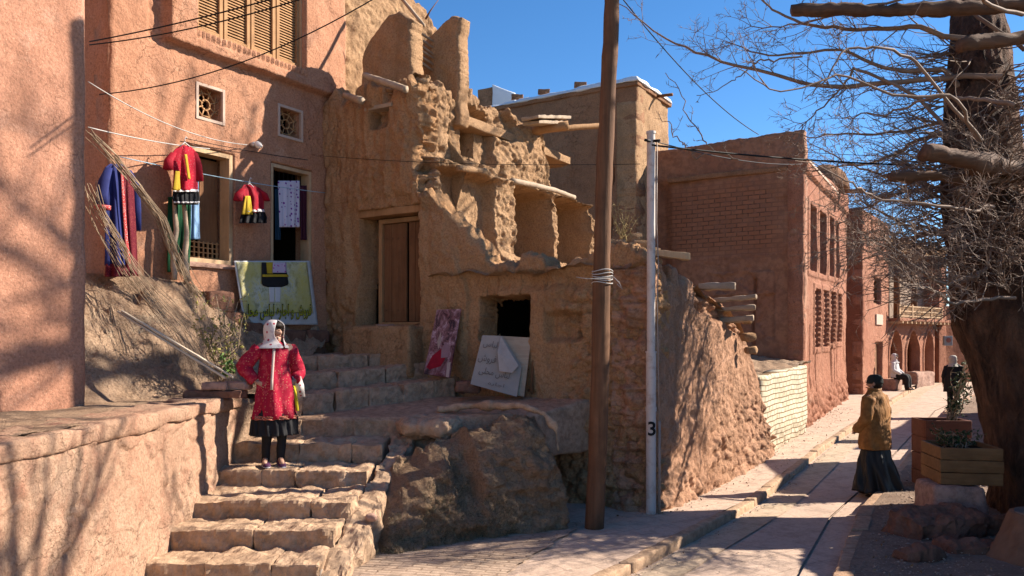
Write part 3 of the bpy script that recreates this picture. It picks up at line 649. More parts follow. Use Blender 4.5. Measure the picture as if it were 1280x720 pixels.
m_ = MB(); A, B = SP(570, 141, -.42), SP(602, 144, -.42); m_.hexa([A + Vector((0, 0, -.035)), B + Vector((0, 0, -.035)), B + Vector((-.3, .2, -.035)), A + Vector((-.3, .2, -.035))], [A + Vector((0, 0, .035)), B + Vector((0, 0, .035)), B + Vector((-.3, .2, .035)), A + Vector((-.3, .2, .035))]); rough(m_, 'lintel', WOODL, ruin, .008, .06, .012)
m_ = MB(); m_.tube([SP(566, 211, .1), SP(596, 216, .16), SP(606, 222, .1)], [.05, .06, .04], 8); rough(m_, 'beam', MUD_RUIN, ruin, 0, .08, .02)
for (x0, y0, x1, y1, Y_) in ((455, 94, 508, 112, 12.35), (430, 119, 452, 126, 12.6)):
    m_ = MB(); A, B = P(x0, y0, Y_), P(x1, y1, Y_ - .5); m_.tube([A, B], [.05, .06], 7); rough(m_, 'beam', WOODG, ruin, 0, .07, .02)
# upper floor, piers and slats between them
fl = MB(); A = RL(.0, 0, -.45); B = RL(2.3, 0, -.45); C_ = (B[0] + DD[0] * 4.8 - .5, B[1] + DD[1] * 4.8); E_ = (A[0] + DD[0] * 4.8, A[1] + DD[1] * 4.8)
fl.prism([(A[0], A[1]), (B[0] - .4, B[1] + .2), C_, E_], 5.7, 5.86); rough(fl, 'upper_floor', MUD_RUIN, ruin, .02, .2, .05, 2)
relief('pier', MUD_RUIN, ruin, (FO[0] + DD[0] * .25, FO[1] + DD[1] * .25), EE, MM_, .58, 1.60, 5.7, lambda u: np.interp(u, [.58, .72, 1.1, 1.35, 1.6], [6.7, 6.95, 7.25, 7.30, 7.12]), lambda u, z, P_: .05 * fbm(P_ * 3, 5, 91, .6), .30, .022, edge=.05, seed=14)
relief('pier', MUD_RUIN, ruin, (FO[0] + DD[0] * 1.0, FO[1] + DD[1] * 1.0), EE, MM_, 1.0, 1.98, 5.6, lambda u: np.interp(u, [1.0, 1.3, 1.8, 2.08], [6.95, 7.1, 7.38, 7.3]), lambda u, z, P_: .05 * fbm(P_ * 3, 5, 92, .6), .26, .022, edge=.05, seed=15)
for k in range(6):
    m_ = MB(); A = Vector((FO[0] + DD[0] * .3 + EE[0] * 1.45, FO[1] + DD[1] * .3 + EE[1] * 1.45, 7.10 - .09 * k)); m_.tube([A, A + Vector((DD[0] * .95, DD[1] * .95, -.10 - .02 * (k % 3)))], [.022, .018], 6); m_.build('slat', WOODG, ruin, smooth=True)
m_ = MB(); A = P(497, -8, 13.4); m_.tube([A, P(530, 32, 12.9)], [.03, .03], 6); m_.build('roof_pole', WOODG, ruin, smooth=True)
m_ = MB(); A = P(532, 24, 13.5); m_.tube([A, A + Vector((.08, 0, .14)), A + Vector((.24, 0, .36))], [.02, .012, .004], 5); m_.build('stick', WOODD, ruin, smooth=True)
# rubble fill behind the broken front wall
U = np.linspace(-.1, 5.4, 150)[:, None]; L = np.linspace(2.2, 5.6, 90)[None]
def ztop_street(u): return np.interp(u, [0, wu(852), wu(888), wu(915), wu(930), wu(939), wu(945), wu(951), wu(966)], [3.15, 3.02, 2.82, 2.65, 2.45, 1.95, 1.45, .75, .12])
X = FO[0] + EE[0] * L + DD[0] * U; Y = FO[1] + EE[1] * L + DD[1] * U
Zf = np.minimum(3.3, ztop_street(U) - .05 + 0 * L); w1, w2, wi = worley(np.stack([X * 4, Y * 4, X * 0], -1), 99)
sheet('rubble_floor', MUD_RUIN, X, Y, Zf + .12 * fbm(np.stack([X * 2, Y * 2, X * 0], -1), 5, 98) + .10 * (.5 - w1), parent=ruin)

# street side wall of the ruin
def dep_street(u, z, P_):
    a = fbm(P_ * 1.6, 7, 101, .62); f1, f2, ci = worley(P_ * np.array([6.5, 6.5, 7.5]), 102); h1, h2, hi = worley(P_ * np.array([3.0, 3.0, 3.8]), 106)
    rb = ss(-.1, .4, .45 + .8 * fbm(P_ * 1.3, 4, 103) - z * .62 + .12 * u)
    D = .20 * (1 - z / 3.2) + .07 * a
    D = D + rb * (.035 * (1 - np.clip(f1 / .62, 0, 1) ** 3) * (.4 + .9 * ci) + .045 * (1 - np.clip(h1 / .5, 0, 1) ** 3) * (hi > .68) - .02 + .06 * fbm(P_ * 5, 5, 109, .65)) + .03 * fbm(P_ * 6, 4, 108, .65)
    D = D - .10 * (1 - ss(.05, .35, u)) * rb
    D = D + (1 - rb) * (.03 * fbm(P_ * np.array([6, 6, 1.4]), 4, 104))
    nt_ = ss(.0, .1, z - (ztop_street(u) - .35 - .25 * (a + .3))) * (u > 1.6)
    return D - nt_ * .16 * (.5 + f1)
relief('street_wall', MUD_STREET, ruin, WO, DD, NN, 0, wu(967), -.2, ztop_street, dep_street, .5, .018, edge=.16, seed=16, blocky=.2, smooth=False)
m_ = MB(); A, B = P(763, 310, 10.45), P(862, 321, 10.35)
m_.hexa([A + Vector((0, -.05, -.045)), B + Vector((0, -.05, -.045)), B + Vector((0, .08, -.045)), A + Vector((0, .08, -.045))], [A + Vector((0, -.05, .04)), B + Vector((0, -.05, .045)), B + Vector((0, .08, .045)), A + Vector((0, .08, .04))]); rough(m_, 'plank', WOODL, ruin, .008, .06, .018)
for (x0, x1, y0, y1, h, Y_) in ((872, 919, 361, 362, .09, 12.0), (892, 945, 378, 373, .06, 12.7), (894, 944, 389, 387, .06, 12.7), (900, 942, 404, 401, .08, 12.7)):
    m_ = MB(); A, B = P(x0, y0, Y_), P(x1, y1, Y_ - .2); y = Vector((.1, .3, 0)); zv = Vector((0, 0, h)); m_.hexa([A, B, B + y, A + y], [A + zv, B + zv * 1.2, B + y + zv * 1.2, A + y + zv]); rough(m_, 'beam_stub', WOODG, ruin, .015, .05, .03)
for (px, py, s, Y_) in ((770, 300, .16, 10.6), (787, 296, .2, 10.9), (800, 302, .16, 10.6), (815, 312, .14, 10.7), (936, 415, .13, 12.95), (938, 432, .13, 12.95), (934, 396, .1, 12.95)):
    m_ = MB(); m_.box(P(px, py + 6, Y_), (s * 1.5, s * 1.4, s)); rough(m_, 'mud_lump', MUD_RUIN, ruin, .05, .05, .07, 6, seed=int(px))

# ================================================================== HOUSES BEHIND
sn = thing('snow_roofed_house', 'flat-roofed mud house behind the ruin with snow along its roof edge', 'house', (1, 20, 2))
cs = (2.95, 19.0)
def dep_snow(u, z, P_): return .05 * fbm(P_ * 1.2, 5, 111, .55) - .10 * (np.abs(u - 3.9 - .12 * vn(P_ * 1.8, 3)) < .03) * (z < 8)
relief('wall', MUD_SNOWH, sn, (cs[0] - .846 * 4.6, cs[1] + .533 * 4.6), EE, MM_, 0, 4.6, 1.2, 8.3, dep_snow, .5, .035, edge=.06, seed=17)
relief('side_wall', mud('mud_sunny', (.50, .28, .155), (.55, .33, .19), straw=.2), sn, cs, DD, NN, 0, 2.15, 1.2, 8.3, lambda u, z, P_: .06 * fbm(P_ * 1.5, 5, 112, .6), .5, .035, edge=.05, seed=18)  # lighter mud than the front wall: sunlight put into the side's colour
mb = MB(); 
def dpt(a, b_, z): return (cs[0] - EE[0] * a + DD[0] * b_, cs[1] - EE[1] * a + DD[1] * b_, z)
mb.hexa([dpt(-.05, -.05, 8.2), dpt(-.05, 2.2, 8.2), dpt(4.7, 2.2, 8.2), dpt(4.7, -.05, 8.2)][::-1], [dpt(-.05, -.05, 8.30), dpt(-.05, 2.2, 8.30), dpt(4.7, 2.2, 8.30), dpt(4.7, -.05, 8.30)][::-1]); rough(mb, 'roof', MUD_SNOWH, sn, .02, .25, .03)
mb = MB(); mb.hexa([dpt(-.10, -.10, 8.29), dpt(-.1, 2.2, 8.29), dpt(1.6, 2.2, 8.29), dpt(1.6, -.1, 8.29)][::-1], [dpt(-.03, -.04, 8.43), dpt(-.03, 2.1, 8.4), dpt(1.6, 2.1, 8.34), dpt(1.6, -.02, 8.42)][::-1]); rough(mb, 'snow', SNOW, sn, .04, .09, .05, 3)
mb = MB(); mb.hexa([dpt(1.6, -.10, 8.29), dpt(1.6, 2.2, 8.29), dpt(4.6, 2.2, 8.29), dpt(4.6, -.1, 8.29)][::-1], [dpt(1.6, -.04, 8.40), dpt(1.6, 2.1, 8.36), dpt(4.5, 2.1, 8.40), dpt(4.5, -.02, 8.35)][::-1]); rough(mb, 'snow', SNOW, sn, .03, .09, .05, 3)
for a in (1.55, 2.6, 3.4): 
    mb = MB(); c = Vector(dpt(a, .12, 8.5)); mb.box(c, (.3, .2, .10)); rough(mb, 'roof_brick', MUD_SNOWH, sn, .01, .05, .02)
mb = MB(); mb.tube([Vector(dpt(-.0, 1.2, 8.24)), Vector(dpt(-.45, 1.2, 8.22))], .04, 8); mb.build('roof_spout', WOODD, sn, smooth=True)
s2 = thing('chimney_house', 'small sliver of mud parapet with a snowy slope seen above the ruin against the sky', 'house', (-.8, 24, 6))
mb = MB(); A, B = P(597, 112, 24), P(616, 107, 24); mb.hexa([(A.x, 24, 1.), (B.x + .1, 24, 1.), (B.x + .1, 25.5, 1.), (A.x, 25.5, 1.)], [(A.x, 24, A.z), (B.x + .1, 24, B.z), (B.x + .1, 25.5, B.z), (A.x, 25.5, A.z)]); rough(mb, 'wall', MUD_SNOWH, s2, .03, .3, .05, 2)
mb = MB(); A, B = P(615, 105, 24), P(640, 117, 24); mb.hexa([(A.x, 23.95, 8.), (B.x + .1, 23.95, 8.), (B.x + .1, 25.5, 8.), (A.x, 25.5, 8.)], [(A.x, 23.95, A.z), (B.x + .1, 23.95, B.z), (B.x + .1, 25.5, B.z), (A.x, 25.5, A.z)]); rough(mb, 'snow', SNOW, s2, .04, .2, .05, 2)

# brick gabled house and its pink street front
bh = thing('brick_house', 'two-storey house with bare shaded brick gable and tall narrow windows along the street', 'house', (7, 20, .3))
co_ = (6.57, 18.)
def dep_gable(u, z, P_):
    g, bi = bricks(u, z, .26, .098, .016, 5, .015); a = fbm(P_ * 1.1, 5, 121, .6)
    m = ss(-.06, .06, rect(u, z, .55, 3.32, 4.15, 5.65, .25) - .5 + .8 * a)
    D = .05 * a - m * .015 - .02 * (1 - m) * ss(.2, .4, fbm(P_ * 2.3, 4, 122))
    pt = ss(.5, .56, rect(u, z, 1.55, 3.2, 1.4, 3.75, .12)); D = D + .04 * pt * (z > 3.2) - .05 * pt * ss(.0, .2, fbm(P_ * 2, 4, 123))
    D = D - .15 * rect(u, z, .2, .62, 1.6, 6, .15)
    D = D - .10 * (np.abs(u - 2.75 - .1 * vn(np.stack([z * 1.6, z * 0, z * 0], -1), 4)) < .035) * (z > 1.5) * (z < 3.6)
    f1, f2, ci = worley(P_ * 4, 124); D = D + .08 * ss(3.35, 3.6, u) * (1 - ss(5.2, 5.6, z)) * (.5 - f1)
    return D
GM, nt, b = newmat('gable_brick'); co = coords(nt); n1 = noise(nt, co, .8, 6, .6); n2 = noise(nt, co, 7, 7, .7)
col = mix(nt, ramp(nt, n1, [(.4, (0, 0, 0)), (.6, (1, 1, 1))]), (.33, .15, .09), (.40, .21, .13)); col = mix(nt, ramp(nt, n2, [(.42, (.6, .6, .6)), (.56, (0, 0, 0))]), col, (.20, .10, .065))
sp = N(nt, 'ShaderNodeSeparateXYZ'); nt.links.new(coords(nt, (0, 0, .562)), sp.inputs[0]); cb = N(nt, 'ShaderNodeCombineXYZ'); nt.links.new(sp.outputs['X'], cb.inputs[0]); nt.links.new(sp.outputs['Z'], cb.inputs[1])
nz = N(nt, 'ShaderNodeTexNoise'); nz.inputs['Scale'].default_value = 1.5; s1 = N(nt, 'ShaderNodeVectorMath', operation='SCALE'); s1.inputs[3].default_value = .06; s2 = N(nt, 'ShaderNodeVectorMath', operation='ADD'); nt.links.new(nz.outputs['Color'], s1.inputs[0]); nt.links.new(s1.outputs[0], s2.inputs[1]); nt.links.new(cb.outputs[0], s2.inputs[0])
tb = N(nt, 'ShaderNodeTexBrick'); nt.links.new(s2.outputs[0], tb.inputs['Vector'])
for k_, v_ in (('Scale', 1.), ('Mortar Size', .014), ('Mortar Smooth', .2), ('Brick Width', .27), ('Row Height', .105)): tb.inputs[k_].default_value = v_
tb.inputs['Color1'].default_value = (.26, .115, .065, 1); tb.inputs['Color2'].default_value = (.21, .092, .052, 1); tb.inputs['Mortar'].default_value = (.10, .05, .032, 1)
# the bare brick field: x' from -2.5 to .15 along the gable, z 4.2 to 5.7
def band(src, a, b__, e):
    m1 = N(nt, 'ShaderNodeMapRange'); m1.inputs[1].default_value = a - e; m1.inputs[2].default_value = a + e; nt.links.new(src, m1.inputs[0])
    m2 = N(nt, 'ShaderNodeMapRange'); m2.inputs[1].default_value = b__ + e; m2.inputs[2].default_value = b__ - e; nt.links.new(src, m2.inputs[0]); mm = N(nt, 'ShaderNodeMath', operation='MULTIPLY'); nt.links.new(m1.outputs[0], mm.inputs[0]); nt.links.new(m2.outputs[0], mm.inputs[1]); return mm.outputs[0]
xg = .846 * 6.57 - .533 * 18
bx_ = band(sp.outputs['X'], xg - 3.25, xg - .55, .3); bz_ = band(sp.outputs['Z'], 4.2, 5.8, .25); bm_ = N(nt, 'ShaderNodeMath', operation='MULTIPLY'); nt.links.new(bx_, bm_.inputs[0]); nt.links.new(bz_, bm_.inputs[1])
bn_ = N(nt, 'ShaderNodeMath', operation='MULTIPLY'); nt.links.new(bm_.outputs[0], bn_.inputs[0]); nt.links.new(ramp(nt, n2, [(.38, (.1, .1, .1)), (.55, (1, 1, 1))]), bn_.inputs[1])
col = mix(nt, bn_.outputs[0], col, tb.outputs['Color'])
nt.links.new(col, b.inputs['Base Color']); bump(nt, b, [(n2, .02), (noise(nt, co, 50, 4, .7), .006)])
relief('gable_wall', GM, bh, (co_[0] - .846 * 3.85, co_[1] + .533 * 3.85), EE, MM_, 0, 3.85, 1.2, lambda u: 6.83 + .02 * u, dep_gable, .32, .022, edge=.03, seed=19)
d3 = (.496, .868); n3 = (.868, -.496)
def bt(px): q = (px - 640) / 1000; return (18 * q - 6.57) / (.496 - .868 * q)
def bY(px): return 18 + .868 * bt(px)
wins = [(1010.5, 1020, 258, 338), (1023.5, 1031.5, 266, 342), (1035.5, 1041, 273, 345), (1043.5, 1048, 279, 347), (1018, 1024.5, 362, 434), (1029, 1034.5, 364, 433), (1038, 1043, 366, 429), (1046, 1050.5, 368, 427)]
WR = [(bt(a), bt(b_), Zof(d, bY((a + b_) / 2)), Zof(c, bY((a + b_) / 2))) for a, b_, c, d in wins]
def dep_red(u, z, P_):
    a = fbm(P_ * 1.4, 5, 131, .6); D = .04 * a - .06 * ss(.35, .8, vn(np.stack([u * 5, z * .5, u * 0], -1), 5)) * (z < 2.5); hole = 0 * u
    for i, w in enumerate(WR):
        D = D + .035 * rect(u, z, w[0] - .18, w[1] + .18, w[2] - .15, w[3] + .15, .02)
        m = rect(u, z, *w, .012); D = D - .24 * m
        ser = (rect(u, z, w[0] - .12, w[1] + .12, w[2], w[3], .01) - m) * (.5 + .5 * np.sign(np.sin(z * 2 * PI / .13))) * (i > 3); D = D - .06 * np.clip(ser, 0, 1)
    D = D - .10 * np.exp(-((u - bt(1046)) / .05) ** 2) * (z < 5.4)
    f1, f2, ci = worley(P_ * 5, 132); rb = 1 - ss(.6, 1.3, z + .4 * a); D = D + rb * (.14 * (.5 - f1) + .05)
    D = D + .08 * (z > 5.95)
    return D
relief('street_front', MUD_RED, bh, co_, d3, n3, -.02, bt(1058), .0, lambda u: np.interp(u, [0, 6, 7.5], [6.2, 6.45, 6.5]), dep_red, .35, .024, edge=.04, seed=20)
GLD = plain('dark_glass', (.03, .025, .02), .2, .5)
for w in WR:
    f = frame_mb(co_, d3, n3, w[0], w[1], w[2], w[3], .05, -.22, -.15).build('window', WOODO, bh)
    fbox(m_ := MB(), co_, d3, n3, w[0] + .05, w[1] - .05, -.20, -.19, w[2] + .05, w[3] - .05); m_.build('pane', GLD, f)
mb = MB(); q0 = Vector((co_[0], co_[1], 0))
fbox(mb, co_, d3, n3, 0, bt(1058), -3.2, -.36, 6.0, 6.12); rough(mb, 'roof', MUD_SNOWH, bh, .02, .4, .03)
fbox(mb2 := MB(), co_, d3, n3, .1, bt(1046), -.30, .10, 6.17, 6.23); rough(mb2, 'cornice', PALEP, bh, .01, .2, .015)
mb = MB(); A = P(1036, 240, 22.2); mb.hexa([A, A + Vector((.95, -.2, -.02)), A + Vector((.95, .1, -.02)), A + Vector((0, .3, 0))], [A + Vector((0, 0, .08)), A + Vector((.95, -.2, .05)), A + Vector((.95, .1, .05)), A + Vector((0, .3, .08))]); mb.build('roof_spout', WOODD, bh, bevel=.01)
mb = MB(); c = P(1032, 238, 23.3); mb.loft([(c + Vector((0, 0, .75 * math.sin(g))), Vector((.66 * math.cos(g), 0, 0)), Vector((0, .66 * math.cos(g), 0))) for g in np.linspace(0, 1.5, 8)], 20); mb.build('roof_dome', MUD_SNOWH, bh, smooth=True)
mb = MB(); fbox(mb, co_, d3, n3, bt(1058) - .3, bt(1058), -3.2, -.36, 0, 6.1); mb.build('end_wall', MUD_RED, bh)

def brick_tex(nt, rotz, w, h, c1, c2, mo, ms=.012, wob=.05, sc_=1.5):
    sp = N(nt, 'ShaderNodeSeparateXYZ'); nt.links.new(coords(nt, (0, 0, rotz)), sp.inputs[0]); cb = N(nt, 'ShaderNodeCombineXYZ'); nt.links.new(sp.outputs['X'], cb.inputs[0]); nt.links.new(sp.outputs['Z'], cb.inputs[1])
    nz = N(nt, 'ShaderNodeTexNoise'); nz.inputs['Scale'].default_value = sc_; s1 = N(nt, 'ShaderNodeVectorMath', operation='SCALE'); s1.inputs[3].default_value = wob; s2 = N(nt, 'ShaderNodeVectorMath', operation='ADD'); nt.links.new(nz.outputs['Color'], s1.inputs[0]); nt.links.new(s1.outputs[0], s2.inputs[1]); nt.links.new(cb.outputs[0], s2.inputs[0])
    g = N(nt, 'ShaderNodeNewGeometry'); nt.links.new(g.outputs['Position'], nz.inputs['Vector'])
    tb = N(nt, 'ShaderNodeTexBrick'); nt.links.new(s2.outputs[0], tb.inputs['Vector'])
    for k_, v_ in (('Scale', 1.), ('Mortar Size', ms), ('Mortar Smooth', .3), ('Brick Width', w), ('Row Height', h)): tb.inputs[k_].default_value = v_
    tb.inputs['Color1'].default_value = c4(c1); tb.inputs['Color2'].default_value = c4(c2); tb.inputs['Mortar'].default_value = c4(mo); return tb
# low wall of cream painted bricks
lw = thing('painted_brick_wall', 'low cream-painted brick wall between the rubble wall and the brick house', 'wall', (5.2, 15.6, .1))
lo = (4.42, 14.15); le = (6.42, 17.35); ll = math.hypot(le[0] - lo[0], le[1] - lo[1]); ld = ((le[0] - lo[0]) / ll, (le[1] - lo[1]) / ll); ln = (ld[1], -ld[0])
def dep_low(u, z, P_):
    g, bi = bricks(u, z, .26, .088, .011, 8, .025); a = fbm(P_ * 2, 4, 141)
    return .04 * a - .06 * (1 - ss(.3, .5, z + .1 * a)) * worley(P_ * 6, 4)[0]
CREAM, nt, b = newmat('cream_paint'); co = coords(nt); n1 = noise(nt, co, 5, 7, .7); sx = N(nt, 'ShaderNodeSeparateXYZ'); nt.links.new(co, sx.inputs[0])
ad = N(nt, 'ShaderNodeMath', operation='ADD'); nt.links.new(sx.outputs['Z'], ad.inputs[0]); nt.links.new(n1, ad.inputs[1])
col = mix(nt, ramp(nt, ad.outputs[0], [(.0, (1, 1, 1)), (.92, (0, 0, 0))]), (.66, .60, .45), (.44, .29, .19)); col = mix(nt, ramp(nt, n1, [(.56, (0, 0, 0)), (.66, (.8, .8, .8))]), col, (.52, .40, .24))
ge = N(nt, 'ShaderNodeNewGeometry')
tbk = brick_tex(nt, -1.012, .27, .098, (1, 1, 1), (.86, .84, .8), (.36, .24, .15), .010, .07, 1.3); col = mix(nt, 1., col, tbk.outputs['Color'], 'MULTIPLY')
nt.links.new(col, b.inputs['Base Color']); bump(nt, b, [(n1, .02), (tbk.outputs['Fac'], -.02)])
relief('brickwork', CREAM, lw, lo, ld, ln, 0, ll, 0, lambda u: 1.50 + .03 * u, dep_low, .3, .016, edge=.03, seed=21)
# debris ground behind it
U = np.linspace(-.3, 4.4, 110)[:, None]; L = np.linspace(-5.5, -.05, 110)[None]
X = lo[0] + ld[0] * U + ln[0] * L; Y = lo[1] + ld[1] * U + ln[1] * L; w1, w2, wi = worley(np.stack([X * 3.5, Y * 3.5, X * 0], -1), 151)
sheet('rubble_ground', BANK, X, Y, 1.47 + .05 * U - .05 * L + .09 * fbm(np.stack([X * 2, Y * 2, X * 0], -1), 5, 9) + .1 * (.4 - w1), kind='structure')

# second pink house
h2 = thing('pink_house', 'narrow pink plastered house with one small window and a dark doorway down the street', 'house', (11.5, 26, .4))
A2 = (11.17, 25.5); d2 = (.575, .818); n2 = (.818, -.575)
def h2t(px): q = (px - 640) / 1000; return (25.5 * q - 11.17) / (.575 - .818 * q)
l2 = h2t(1111)
def h2r(x0, x1, y0, y1):
    Y_ = 25.5 + .818 * h2t((x0 + x1) / 2); return (h2t(x0), h2t(x1), Zof(y1, Y_), Zof(y0, Y_))
w2a = h2r(1093, 1101, 348, 380); w2b = h2r(1094.5, 1103.5, 428, 486)
def dep_h2(u, z, P_):
    D = .04 * fbm(P_ * 1.3, 5, 161, .6); hole = 0 * u
    for w in (w2a, w2b):
        m = rect(u, z, *w, .012); D = D - .22 * m; hole = np.maximum(hole, m > .97)
        D = D - .05 * np.clip(rect(u, z, w[0] - .13, w[0], w[2], w[3], .01), 0, 1) * (.5 + .5 * np.sign(np.sin(z * 2 * PI / .2)))
    return D, hole
relief('wall', MUD_RED, h2, A2, d2, n2, 0, l2, -.1, 6.35, dep_h2, .3, .03, edge=.04, seed=22)
for w in (w2a, w2b): interior(A2, d2, n2, w[0], w[1], w[2], w[3], -1., -.31).build('interior', DARKIN, h2)
frame_mb(A2, d2, n2, *w2a, .05, -.2, -.12).build('window', WOODD, h2)
fbox(m_ := MB(), A2, d2, n2, w2b[0] + .1, w2b[1], -.22, -.18, w2b[2], w2b[3]); m_.build('door', WOODD, h2)
relief('front_wall', MUD_RED_SHADE, h2, (A2[0] - n2[0] * .0, A2[1]), (-n2[0], -n2[1]), (-d2[0], -d2[1]), 0, 2.5, -.1, 6.4, lambda u, z, P_: .03 * fbm(P_ * 1.3, 4, 162), .3, .06, edge=.03, seed=23)  # unlit face of the pink house, its shade painted by the darker plaster
fbox(m_ := MB(), A2, d2, n2, .05, l2, -2.5, -.31, 6.2, 6.33); m_.build('roof', MUD_SNOWH, h2)
fbox(m_ := MB(), A2, d2, n2, h2t(1094), h2t(1102), .0, .05, Zof(406, 27.5), Zof(393, 27.5)); m_.build('wall_plaque', PALEP, h2, bevel=.01)

# house with balcony and pointed arches
h3 = thing('balcony_house', 'far house with wooden balcony over three pointed arches at the end of the street', 'house', (15, 31, .5))
A3 = (13.6, 29.); d4 = (.736, .677); n4 = (.677, -.736)
def ht(px): q = (px - 640) / 1000; return (29 * q - 13.6) / (.736 - .677 * q)
def hY(px): return 29 + .677 * ht(px)
arch = [(ht(1111.5), ht(1126.5)), (ht(1133), ht(1148.5)), (ht(1155), ht(1166))]
def pointed(u, z, a, b_, z0, zs, zt_):
    c = (a + b_) / 2; w = (b_ - a) / 2; x = np.abs(u - c) / w; top = zs + (zt_ - zs) * (1 - np.clip(x, 0, 1) ** 1.7) ** .8
    return (x < 1) & (z > z0) & (z < top)
def dep_arch(u, z, P_):
    D = .03 * fbm(P_ * 1.3, 4, 171); hole = 0 * u
    for a, b_ in arch:
        big = pointed(u, z, a - .1, b_ + .1, .4, 1.8, 2.62); m = pointed(u, z, a, b_, .4, 1.75, 2.5); D = D + .04 * big - .3 * m; hole = np.maximum(hole, m)
    return D, hole
relief('arcade_wall', MUD_RED, h3, A3, d4, n4, -.05, ht(1169), 0, 2.85, dep_arch, .35, .025, edge=.02, seed=24)
interior(A3, d4, n4, -.05, ht(1183), .45, 2.8, -1.6, -.36).build('arcade_interior', MUD_RED_SHADE, h3)
mb = MB(); fbox(mb, A3, d4, n4, ht(1127), ht(1150), .05, .55, .3, .95); rough(mb, 'stone_bench', STONE, h3, .05, .08, .06, 5)
Lh = ht(1180)
fbox(m_ := MB(), A3, d4, n4, .1, Lh, -1.6, .42, 2.84, 2.95); rough(m_, 'balcony_floor', MUD_RED, h3, .01, .2, .02)
for k in range(14):
    u = .15 + (Lh - .3) * k / 13; m_ = MB(); fbox(m_, A3, d4, n4, u - .04, u + .04, -.3, .50, 2.75, 2.83); m_.build('joist', WOODL, h3)
rl = MB(); Lr = ht(1165)
for z in (3.0, 3.18, 3.36): fbox(rl, A3, d4, n4, .12, Lr, .32, .38, z, z + .045)
for u in np.linspace(.12, Lr - .05, 34): fbox(rl, A3, d4, n4, u, u + .035, .335, .365, 2.96, 3.37)
for u in (.12, ht(1127), ht(1151), Lr - .07): fbox(rl, A3, d4, n4, u, u + .09, .31, .39, 2.96, 3.46)
rl.build('railing', WOODL, h3)
fbox(m_ := MB(), A3, d4, n4, .0, Lh, -.80, -.60, 2.95, 5.9); m_.build('balcony_wall', plain('grey_plaster', (.44, .33, .25), .9, .1, .2, 2), h3)
for (a, b_) in ((1112, 1117), (1126, 1131)):
    fbox(m_ := MB(), A3, d4, n4, ht(a), ht(b_), -.61, -.56, 2.96, 4.6); m_.build('door', WOODD, h3)
for a in (1121, 1142.5):
    m_ = MB(); c = Vector((A3[0] + d4[0] * ht(a), A3[1] + d4[1] * ht(a), 0)); m_.tube([c + Vector((0, 0, 2.95)), c + Vector((0, 0, 5.4))], [.12, .10], 10); m_.tube([c + Vector((0, 0, 5.1)), c + Vector((0, 0, 5.45))], [.11, .2], 10); m_.build('column', WOODD, h3, smooth=True)
fbox(m_ := MB(), A3, d4, n4, ht(1174), ht(1183), -1.6, .0, 2.96, 5.5); rough(m_, 'end_pier', MUD_RED, h3, .02, .2, .03)
fbox(m_ := MB(), A3, d4, n4, ht(1174), ht(1183), -1.6, .0, .2, 2.74); rough(m_, 'end_pier', MUD_RED_SHADE, h3, .02, .2, .03)
fbox(m_ := MB(), A3, d4, n4, -.1, ht(1179), -2., .12, 5.42, 5.85); rough(m_, 'roof', MUD_RUIN, h3, .05, .15, .12, 3)

# shaded house closing the street behind the tree
h4 = thing('shaded_house', 'shaded dark red house behind the tree trunk with a meter box on its wall', 'house', (19, 30, .5))
A4 = (17.7, 32.9)
relief('wall', MUD_RED_SHADE, h4, A4, (.94, .34), (.34, -.94), 0, 9, 0, lambda u: np.interp(u, [0, .9, 1.4, 9], [3.55, 3.55, 5.0, 6.2]), lambda u, z, P_: .05 * fbm(P_ * 1.2, 4, 181), .4, .06, edge=.05, seed=25)
mb = MB(); c = P(1184.5, 426, 29.9); mb.box(c, (.32, .12, .36)); bx = mb.build('meter_box', plain('grey_metal', (.30, .33, .34), .5, .5), h4, bevel=.015)
mb = MB(); mb.tube([c + Vector((0, -.065, .02)), c + Vector((0, -.08, .02))], .09, 14); mb.build('meter_dial', plain('meter_red', (.35, .12, .08), .4, .5), bx)
# unseen house and wall added right of the frame to shade road and foreground
h5 = thing('unseen_house', 'unseen house added outside the right edge to shade the road', 'house', (13, 20, .2))
mb = MB(); mb.prism([(10.0, 12.9), (13., 12.9), (13., 15.2), (10.2, 15.2)], -.2, 3.9); rough(mb, 'porch', MUD_RED_SHADE, h5, .04, .3, .05, 2)
mb = MB(); mb.prism([(13.2, 17), (26, 17), (26, 21.5), (16.4, 21.5)], -.2, 4.3); rough(mb, 'wall', MUD_RED_SHADE, h5, .04, .4, .06, 2)
for y in (17.6, 19.3):
    mb = MB(); x = 13.2 + (y - 17) * .64; mb.prism([(x - .9, y), (x + .3, y), (x + .3, y + .4), (x - .9, y + .4)], 3.8, 4.05); mb.build('roof_beam', WOODD, h5, bevel=.02)
gw = thing('shade_wall', 'unseen mud wall added outside the right edge to shade the foreground', 'wall', (7, 6, 0))  # unseen wall put in to cast shade over the foreground
relief('wall', MUD_SNOWH, gw, (5.7, 3.0), (.16, .987), (-.987, .16), 0, 6.5, -.1, 2.35, lambda u, z, P_: .05 * fbm(P_ * 1.5, 5, 191), .4, .06, edge=.15, seed=26)
def F(px, py, off=0.):
    Y = (11250 - 1182 * off) / (1270 - px); return Vector((-11.25 + 1.182 * off + .63 * Y, Y, Zof(py, Y)))
